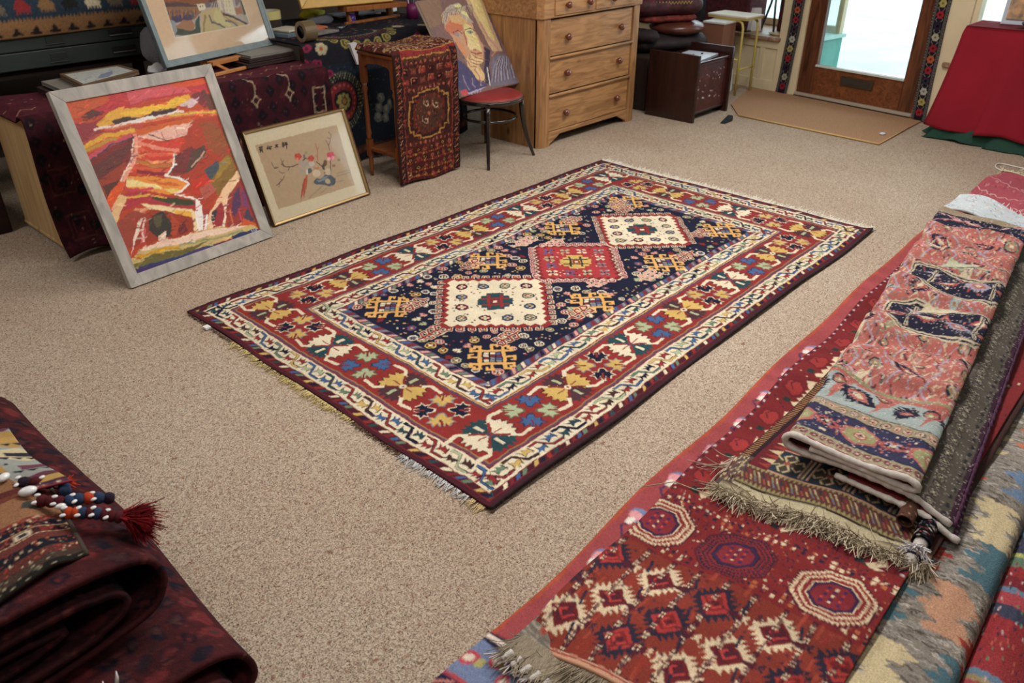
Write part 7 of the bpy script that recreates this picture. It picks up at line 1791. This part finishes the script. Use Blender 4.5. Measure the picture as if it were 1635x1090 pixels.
sheet_pile('bright white leaflet at the right of the gilt frame', 4.06, 5.05, .10, .14, .80, .05, .4, mat('white_leaflet', (226, 232, 236), .6), 'leaflet', 'paper')
# scissors
sc = empty('scissors', (3.40, 4.70, .79), 'steel scissors with dark handles lying on the embroidered cloth', 'scissors')
MB().hexa([(3.34, 4.66, .787), (3.36, 4.65, .787), (3.53, 4.80, .787), (3.525, 4.805, .787), (3.34, 4.66, .793), (3.36, 4.65, .793), (3.53, 4.80, .793), (3.525, 4.805, .793)]).hexa([(3.34, 4.69, .794), (3.35, 4.675, .794), (3.56, 4.76, .794), (3.555, 4.768, .794), (3.34, 4.69, .799), (3.35, 4.675, .799), (3.56, 4.76, .799), (3.555, 4.768, .799)]).build('blade', mat('scissor_steel', (170, 170, 172), .25, metal=.9), sc)
for (x, y) in ((3.31, 4.635), (3.30, 4.705)): MB().tube([(x + .03*cos(t*pi/6), y + .02*sin(t*pi/6), .794) for t in range(13)], .005, 6, cap=False).build('handle', mat('black_handle', (26, 26, 30), .4), sc)
bt = empty('bottle', (3.72, 5.10, .785), 'small clear bottle with purple liquid beside the easel leg', 'bottle')
MB().lathe([(.0, 0), (.026, .0), (.028, .006), (.028, .055), (.0, .056)], (3.60, 4.86, .786), 'z', 16).build('purple_liquid', mat('purple_ink', (70, 40, 140), .3), bt)
MB().lathe([(.028, .056), (.028, .08), (.012, .10), (.012, .115), (.0, .116)], (3.60, 4.86, .786), 'z', 16).build('bottle_neck', mat('clear_plastic_neck', (176, 186, 196), .2, spec=.7), bt)
pt_ = empty('pen_pot', (4.22, 4.90, .785), 'magenta pot of pens behind the top of the portrait', 'pot')
MB().lathe([(.0, 0), (.042, 0), (.046, .10), (.042, .10), (.038, .01), (.0, .01)], (4.04, 4.72, .786), 'z', 18).build('pot', mat('magenta_pot', (110, 30, 84), .4), pt_)
for k in range(7): MB().tube([(4.04 + .02*cos(k), 4.72 + .02*sin(k), .80), (4.04 + .045*cos(k*1.1), 4.72 + .045*sin(k*1.1), .93 + .01*(k % 3))], .004, 6).build('pen', mat('pen_body_%s' % 'abcdefg'[k], ((60, 60, 110), (40, 40, 50), (120, 40, 90), (190, 190, 200), (70, 110, 120), (50, 40, 80), (150, 60, 60))[k], .4), pt_)
lumpy('clear_wrap', 'clear film wrap on the desk in front of the gilt frame', 'wrap', (3.42, 4.98, .785), (.10, .06, .03), mp_, 11, 3, .5)
MB().hexa([(3.185, 4.285, .63), (3.21, 4.285, .63), (3.21, 4.30, .63), (3.185, 4.30, .63), (3.155, 4.30, .755), (3.205, 4.30, .76), (3.205, 4.33, .76), (3.155, 4.33, .755)]).build('paper_tag', mat('white_tag_card', (196, 192, 196), .8), sz)
# odds and ends under the plan chest
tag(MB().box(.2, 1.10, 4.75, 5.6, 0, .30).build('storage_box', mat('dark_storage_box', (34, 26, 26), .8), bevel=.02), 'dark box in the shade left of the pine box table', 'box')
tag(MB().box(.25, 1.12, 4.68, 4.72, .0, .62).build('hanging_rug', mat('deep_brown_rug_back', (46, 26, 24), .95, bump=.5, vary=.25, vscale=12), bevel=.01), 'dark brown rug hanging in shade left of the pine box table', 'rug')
# ------------------------------------------------------------------ doorway end of the shop
def ipo(s, o, z): return tuple(WM @ Vector((s, o, z)))
mt, nt, b = newmat('coir_matting'); tc = nt.nodes.new('ShaderNodeTexCoord'); n1 = nt.nodes.new('ShaderNodeTexNoise'); n1.inputs['Scale'].default_value = 160; n1.inputs['Detail'].default_value = 3
rp = nt.nodes.new('ShaderNodeValToRGB'); rp.color_ramp.elements[0].position = .3; rp.color_ramp.elements[1].position = .7; rp.color_ramp.elements[0].color = L4((132, 96, 68)); rp.color_ramp.elements[1].color = L4((190, 148, 112))
nt.links.new(tc.outputs['Object'], n1.inputs['Vector']); nt.links.new(n1.outputs['Fac'], rp.inputs['Fac']); nt.links.new(rp.outputs['Color'], b.inputs['Base Color']); b.inputs['Roughness'].default_value = .98
bp = nt.nodes.new('ShaderNodeBump'); bp.inputs['Strength'].default_value = .8; bp.inputs['Distance'].default_value = .004; nt.links.new(n1.outputs['Fac'], bp.inputs['Height']); nt.links.new(bp.outputs['Normal'], b.inputs['Normal'])
dm = empty('door_mat', (6.3, 2.5, 0), 'brown coir mat on the carpet in front of the glazed door', 'mat')
MB().prism([(5.935, 1.915), (6.83, 1.915), (6.97, 3.02), (7.02, 3.50), (6.30, 3.30), (6.005, 3.07)], 'z', .001, .012).build('coir', mt, dm)
MB().tube([(5.935, 1.913, .009), (5.97, 2.5, .009), (6.003, 3.07, .009)], .006, 6).tube([(5.935, 1.913, .009), (6.45, 1.915, .009)], .004, 6).build('edging', mat('straw_edging', (206, 170, 110), .8), dm)
tag(MB().ball((6.20, 1.99, .018), (.030, .022, .006), 10, 6).build('paper_scrap', mat('crumpled_paper', (206, 210, 218), .8)), 'small pale scrap of paper on the door mat', 'scrap')
wd = MB(); wd.prism([(5.70, .004), (5.83, .004), (5.83, .045), (5.815, .048)], 'y', 3.02, 3.06); tag(wd.build('door_wedge', mat('black_rubber_wedge', (30, 36, 40), .5), bevel=.003), 'black rubber door wedge on the carpet by the dark bench', 'wedge')

# embroidered bands hung either side of the door
def band_field(seed):
    c = Cv(.115, 2.0, 420, (92, 88, 84)); rn = random.Random(seed)
    for i in range(200):
        y = i*.01
        for x in (.006, .109): c.rect(x - .003, y, x + .003, y + .005, (40, 38, 40) if i % 2 else (150, 146, 140))
    c.rect(.020, 0, .095, 2.0, (38, 30, 42)); c.rect(.020, 0, .023, 2.0, (120, 110, 104)); c.rect(.092, 0, .095, 2.0, (120, 110, 104)); c.rect(.0, 0, .004, 2.0, (96, 30, 50))
    pal = [(196, 96, 44), (160, 30, 44), (190, 186, 160), (46, 40, 60), (176, 30, 42), (190, 176, 96), (200, 200, 184), (60, 50, 70), (170, 36, 48)]
    y = .06; k = seed
    while y < 1.98:
        col = pal[k % 9]
        for q in range(6): c.ell(.0575 + .017*cos(q*pi/3), y + .017*sin(q*pi/3), .013, .013, col, 8)
        c.ell(.0575, y, .010, .010, tuple(max(0, v - 60) for v in col), 7)
        for sx in (-1, 1): c.line([(.0575 + sx*.012, y + .03), (.0575 + sx*.026, y + .044), (.0575 + sx*.02, y + .054)], .004, (150, 150, 140)); 
        y += .079; k += 1
    c.warp(.002, .01, seed + 3); c.speck(.15); c.a *= .72
    return c
for (nm_, s0, sb, lean, seed) in (('left', -.172, -.205, .02, 1), ('right', 1.018, 1.046, .0, 4)):
    c = band_field(seed); C = c.out(); ny, nx, _ = C.shape
    eb = empty('embroidered_band', WM @ Vector((s0, -.02, .9)), 'dark embroidered band with red and white flowers hanging %s of the door' % nm_, 'band', rz=0)
    v = np.linspace(0, 1, ny)[:, None]; u = np.linspace(0, 1, nx)[None, :]
    s_ = s0 + (sb - s0)*np.clip(1 - v*2.2, 0, 1)**1.5 + .112*u; z = .012 + 2.0*v + 0*u; o_ = -.022 - .05*np.clip(.12 - v, 0, 1) + .003*np.sin(v*30) + 0*u
    a = np.array(WM); X = a[0, 0]*s_ + a[0, 1]*o_ + a[0, 3]; Y = a[1, 0]*s_ + a[1, 1]*o_ + a[1, 3]
    grid_mesh('band', np.stack([X, Y, z + 0*X], -1), C, M_CLOTH, eb, thick=.004, back=(60, 50, 50))
    MB(WM).box(s0 - .01, s0 + .125, -.03, -.012, 2.0, 2.03).build('hanging_rod', M_DARKWOOD, eb)

# dark carved bench / chest near the pine drawers
M_OAK = wood_mat('dark_stained_oak', (34, 17, 14), (54, 27, 22), 'Z', 4, .32, coat=.2)
bn = empty('carved_chest', (5.82, 3.5, 0), 'dark carved wooden chest with high plain ends and a thin pale sheet on its lid', 'chest')
MB().box(5.545, 5.575, 3.215, 3.66, 0, .505).build('end_panel', M_OAK, bn, bevel=.003)
MB().box(6.075, 6.105, 3.225, 3.66, 0, .505).build('end_panel', M_OAK, bn, bevel=.003)
def carved():
    c = Cv(.50, .36, 260, (84, 36, 32)); rn = random.Random(8)
    c.rect(.02, .02, .48, .34, (74, 30, 28))
    for i in range(60):
        a = rn.uniform(0, 6); x, y = rn.uniform(.05, .45), rn.uniform(.05, .31); c.line([(x, y), (x + .03*cos(a), y + .03*sin(a)), (x + .045*cos(a + .9), y + .045*sin(a + .9))], .007, rn.choice(((110, 56, 50), (54, 22, 22), (96, 44, 40))))
    for i in range(26): c.ell(rn.uniform(.05, .45), rn.uniform(.05, .31), .007, .006, (160, 120, 120), 6)
    for (x, y) in ((.16, .10), (.26, .10)): c.ell(x, y, .012, .008, (196, 176, 170), 6)
    c.warp(.004, .02, 9); return c
c = carved(); C = c.out(); ny, nx, _ = C.shape; u = np.linspace(0, 1, nx)[None, :] + np.zeros((ny, 1)); v = np.linspace(0, 1, ny)[:, None] + np.zeros((1, nx))
lum = C.mean(2); grid_mesh('front_panel', np.stack([5.575 + .50*u, 3.262 - .010*(lum/lum.max()), .06 + .36*v], -1), C, cloth_mat('carved_polished_wood', rough=.35, bump=.2, scale=60, spec=.5, vary=.1), bn, thick=.02)
MB().box(5.575, 6.075, 3.28, 3.65, .05, .425).build('carcass', M_OAK, bn)
MB().box(5.575, 6.075, 3.245, 3.65, .425, .445).build('lid', mat('polished_dark_lid', (70, 40, 40), .12, spec=.7, coat=.6), bn, bevel=.004)
MB().box(5.575, 6.075, 3.255, 3.275, .045, .062).build('bottom_moulding', M_OAK, bn, bevel=.003)
tag(MB(Matrix.Translation((5.84, 3.43, 0)) @ Matrix.Rotation(.15, 4, 'Z')).box(-.20, .17, -.13, .12, .447, .453).build('flat_sheet', mat('glossy_white_sheet', (214, 220, 236), .3)), 'thin glossy white sheet on the lid of the dark carved chest', 'paper')  # thin pale sheet covering most of the lid
for q, (x, y) in enumerate(((5.80, 3.42), (5.90, 3.40))):
    tag(MB().ball((x, y, .459), (.012, .010, .006), 8, 6).build('pebble', mat('brown_pebble', (70, 46, 44), .6)), ('left' if q == 0 else 'right') + ' of two small brown bits on the white sheet', 'pebble')

# bags and cushions behind it
M_BAGA = mat('dark_kilim_leather', (62, 30, 36), .6, bump=.8, bscale=40, vary=.45, vscale=22); M_BAGB = mat('brown_glossy_leather', (96, 52, 40), .28, spec=.6, vary=.2, vscale=6); M_BAGC = mat('black_brown_bundle', (38, 28, 30), .7, bump=.6, bscale=40, vary=.3, vscale=14); M_RUSTB = mat('rust_rug_wool', (112, 46, 38), .95, bump=.6, vary=.3, vscale=30)
tag(MB().box(5.62, 6.55, 3.72, 4.30, 0, .42).build('low_bench', M_DARKWOOD, bevel=.01), 'low dark bench behind the carved chest carrying the bags', 'bench')
def bolster(name, label, cat, p0, p1, r0, m, squash=.7, tilt=0, lump=.06, seed=1, trim=None):
    rr = random.Random(seed); a, b_ = Vector(p0), Vector(p1); pts = []; rad = []
    for i in range(13):
        t = i/12; pts.append(tuple(a.lerp(b_, t))); e = min(t, 1 - t); rad.append(r0*(min(1, (e/.12))**.5*.9 + .1)*(1 + rr.uniform(-lump, lump)))
    mb = MB(); mb.tube(pts, rad, 18); zc = (a.z + b_.z)/2
    mb.v = [(x, y, zc + (z - zc)*squash) for x, y, z in mb.v]
    if trim is None: return tag(mb.build(name, m), label, cat)
    o = empty(name, tuple((a + b_)/2), label, cat); mb.build('body', m, o); trim(o); return o
bolster('leather_cushion', 'flat black-brown leather cushion, lowest of the bags behind the carved chest', 'cushion', (5.72, 3.98, .49), (6.36, 3.66, .49), .17, M_BAGC, .42, seed=2)
tag(MB().lathe([(.0, -.045), (.19, -.045), (.225, -.02), (.23, .0), (.215, .022), (.19, .032), (.0, .04)], (6.13, 3.80, .605), 'z', 28).build('round_pouffe', M_BAGB), 'round brown glossy leather pouffe behind the carved chest', 'pouffe')
bolster('folded_rug', 'rust red folded rug on top of the brown pouffe', 'rug', (5.80, 3.98, .672), (6.28, 3.72, .672), .11, M_RUSTB, .32, seed=3)
def zigzag(o):
    P = [(5.78 + k*.012, 3.835 - k*.0075, .79 + (.022 if k % 2 else 0)) for k in range(26)]
    MB().tube(P, .005, 5).build('zigzag_braid', mat('ochre_zigzag_braid', (176, 150, 84), .8), o)
bolster('kilim_bag', 'dark purple kilim bag with ochre zigzag braid, piled beside the pine drawers', 'bag', (5.72, 4.02, .775), (6.32, 3.70, .775), .15, M_BAGA, .55, seed=5, trim=zigzag)
bolster('kilim_bag', 'brown and rust bag topping the pile at the photo edge', 'bag', (5.66, 4.10, .93), (6.20, 3.80, .93), .15, M_RUSTB, .55, seed=6)
bolster('rolled_rug', 'small brown roll at the left foot of the bag pile', 'rug', (5.64, 4.02, .58), (5.76, 3.72, .56), .06, M_BAGC, .9, seed=7)
cb = empty('cardboard_box', (6.58, 3.68, 0), 'brown cardboard box with white lid right of the bags', 'box')
MB().box(6.47, 6.68, 3.55, 3.74, 0, .60).build('box_body', mat('brown_cardboard', (128, 84, 64), .8)  , cb, bevel=.003)
MB().box(6.46, 6.69, 3.54, 3.75, .60, .615).build('box_lid', mat('white_card_lid', (206, 200, 198), .6), cb, bevel=.002)
# cream step stool with brass-yellow tube legs
so = empty('step_stool', (6.77, 3.6, 0), 'cream-topped stool with yellow metal tube legs under the window', 'stool')
M_TUBE = mat('yellow_cream_metal', (196, 176, 96), .35, spec=.5)
SM = Matrix.Translation((6.78, 3.62, 0)) @ Matrix.Rotation(radians(-5), 4, 'Z')
MB(SM).box(-.135, .135, -.20, .20, .635, .655).build('seat', mat('cream_vinyl_seat', (222, 208, 190), .4), so, bevel=.008)
MB(SM).box(-.13, .13, -.195, .195, .622, .634).build('seat_frame', M_TUBE, so, bevel=.003)
for x in (-.115, .115):
    MB(SM).tube([(x, -.17, 0), (x, -.165, .56), (x, -.15, .60), (x, -.12, .615), (x, .12, .615), (x, .15, .60), (x, .165, .56), (x, .17, 0)], .011, 10).build('leg', M_TUBE, so)
MB(SM).tube([(-.115, -.168, .22), (.115, -.168, .22)], .008, 8).tube([(-.115, .168, .22), (.115, .168, .22)], .008, 8).tube([(-.115, -.168, .30), (-.115, .168, .30)], .008, 8).build('stretcher', M_TUBE, so)
lumpy('plastic_bag', 'white plastic bag on the floor between carved chest and stool', 'bag', (6.28, 3.45, 0), (.10, .12, .26), mat('white_polythene', (196, 204, 200), .3, bump=1, bscale=14), 15, 3, .3)
# window display: dark folded kilims, a stand and a disc
M_MARO = mat('maroon_ribbed_textile', (74, 28, 34), .8, bump=.9, bscale=60, vary=.3, vscale=30)
def wbox(label, s0, s1, o0, o1, z0, z1, m, name, cat, bevel=.02): return tag(MB(WM).box(s0, s1, o0, o1, z0, z1).build(name, m, bevel=bevel), label, cat)
wbox('dark maroon folded kilim standing in the window display behind the stool', -1.22, -.72, .14, .42, .46, .86, M_MARO, 'folded_kilim', 'kilim')
wbox('maroon striped kilim at the right end of the window display', -.46, -.12, .22, .50, .46, .90, M_MARO, 'folded_kilim', 'kilim')
wbox('brown textile lying low in the window display', -1.75, -1.30, .16, .44, .46, .80, M_BAGC, 'folded_kilim', 'kilim')
ds = empty('display_stand', WM @ Vector((-.52, .2, .46)), 'thin black display stand in the window', 'stand')
MB(WM).tube([(-.44, .16, .46), (-.50, .22, .68), (-.53, .26, 1.0)], .010, 8).build('leg', M_EBON, ds); MB(WM).tube([(-.62, .22, .46), (-.56, .24, .70), (-.53, .26, 1.0)], .010, 8).build('leg', M_EBON, ds); MB(WM).tube([(-.52, .44, .46), (-.53, .26, 1.0)], .010, 8).build('leg', M_EBON, ds)
tag(MB(WM).lathe([(.0, 0), (.09, .0), (.11, .012), (.10, .018), (.0, .012)], (-.36, .16, .459), 'z', 24).build('straw_dish', mat('pale_straw_dish', (176, 150, 110), .6)), 'pale straw dish lying at the foot of the black stand in the window', 'dish')
tag(MB(WM).hexa([(-.70, .12, .46), (-.66, .12, .46), (-.60, .20, .46), (-.64, .20, .46), (-.66, .10, .66), (-.63, .10, .66), (-.60, .16, .66), (-.62, .16, .66)]).build('price_card', mat('white_price_card', (220, 220, 224), .6)), 'narrow white card standing in the window display', 'card')
tag(MB(WM).box(-1.02, -.64, .02, .10, .461, .472).build('black_ruler', M_EBON), 'black strip lying on the window sill behind the stool', 'strip')

# ------------------------------------------------------------------ red cloth table by the door
tt = empty('side_table', (6.55, 1.15, 0), 'table hidden beneath the red cloth right of the door', 'table')
MB().box(6.42, 6.74, .35, 1.66, .73, .765).build('table_top', M_DARKWOOD, tt)
for (x, y) in ((6.46, .42), (6.70, .42), (6.46, 1.60), (6.70, 1.60)): MB().box(x - .02, x + .02, y - .02, y + .02, 0, .73).build('leg', M_DARKWOOD, tt)
def skirt(name, label, mat_, z0, topz_, spread, amp, seed, folds, parent=None, lid=True):
    """cloth over a rectangular top: lid plus a hanging skirt with folds"""
    rr = np.random.RandomState(seed); base = [(6.405, 1.675), (6.405, .33), (6.76, .33), (6.76, 1.675)]
    per = []; n = 96
    for i in range(4):
        a, b_ = np.array(base[i]), np.array(base[(i+1) % 4]); k = int(n*np.linalg.norm(b_ - a)/3.5) + 4
        for j in range(k): per.append(a + (b_ - a)*j/k)
    per = np.array(per); m_ = len(per); cen = np.array([6.58, 1.0]); rows = 26; vs = []; fs = []
    ph = np.arange(m_)/m_*2*pi
    for r_i in range(rows + 1):
        t = r_i/rows; z = topz_ - (topz_ - z0)*t
        out = per - cen; out[:, 0] *= 1.0; nrm = out/np.linalg.norm(out, axis=1, keepdims=True)
        w_ = amp*t**1.1*(np.sin(ph*folds) + .6*np.sin(ph*folds*1.7 + seed)) + spread*t**1.4
        if t < .06: w_ = w_ - .012*(1 - t/.06)
        p = per + nrm*w_[:, None]; p[:, 0] = np.minimum(p[:, 0], 6.80); p[:, 0] = np.maximum(p[:, 0], 6.20)
        zz = np.maximum(z + (.02*np.sin(ph*7 + seed)*t**3), z0 if z0 > .02 else .006)
        vs += [(float(a), float(b_), float(c_)) for (a, b_), c_ in zip(p, zz)]
    for i in range(rows):
        for j in range(m_): fs.append((i*m_ + j, i*m_ + (j+1) % m_, (i+1)*m_ + (j+1) % m_, (i+1)*m_ + j))
    if lid: fs.append(tuple(range(m_)))
    mb = MB(); mb._add(vs, fs, True); o = mb.build(name, mat_, parent)
    sl = o.modifiers.new('Solidify', 'SOLIDIFY'); sl.thickness = .003
    return tag(o, label, 'cloth')
M_RED = mat('crimson_felt', (140, 15, 36), .9, bump=.4, bscale=500, vary=.05, vscale=3); M_GRN = mat('dark_green_cloth', (22, 62, 48), .8, bump=.3, bscale=300)
skirt('red_tablecloth', 'crimson cloth draped over the table right of the door', M_RED, .075, .782, .085, .034, 2, 11)
skirt('green_undercloth', 'dark green cloth bunched on the carpet under the crimson cloth', M_GRN, .0, .16, .10, .028, 5, 17, lid=False)
pf = empty('perspex_photo_stand', (6.62, 1.50, .78), 'clear perspex stand with a gold and brown picture on the red table', 'stand')
PM = Matrix.Translation((6.66, 1.42, .786)) @ Matrix.Rotation(radians(100), 4, 'Z')
MB(PM).hexa([(-.10, -.012, 0), (.10, -.012, 0), (.10, .0, 0), (-.10, .0, 0), (-.10, -.075, .28), (.10, -.075, .28), (.10, -.066, .28), (-.10, -.066, .28)]).build('perspex_sheet', mat('pale_perspex', (190, 196, 206), .1, spec=.7), pf, bevel=.002)
MB(PM).hexa([(-.075, -.0, .03), (.075, -.0, .03), (.075, .006, .03), (-.075, .006, .03), (-.075, -.057, .26), (.075, -.057, .26), (.075, -.050, .26), (-.075, -.050, .26)]).build('photo_print', mat('gold_brown_print', (150, 108, 60), .25, spec=.6, vary=.5, vscale=18), pf)
MB(PM).box(-.10, .10, -.10, .03, 0, .006).build('foot', mat('pale_perspex_foot', (200, 196, 216), .1, spec=.7), pf)
tag(MB().lathe([(.0, .0), (.07, .0), (.10, .022), (.098, .030), (.06, .012), (.0, .010)], (6.56, 1.27, .786), 'z', 26).build('black_dish', mat('black_green_dish', (30, 36, 34), .3)), 'dark round dish on the red table beside the perspex stand', 'dish')
# white cable
pts = [(5.735, .88), (5.80, .96), (5.85, 1.06), (5.90, 1.13), (5.985, 1.155), (6.03, 1.13), (6.02, 1.04), (6.0, .90), (5.99, .7)]
P = []; pr2, _q = profile(pts, 60)
tag(MB().tube([(float(a), float(b_), .006) for a, b_ in pr2], .005, 6).build('white_cable', mat('white_flex', (214, 208, 200), .5)), 'white flex looping on the carpet near the far end of the rug stack', 'cable')
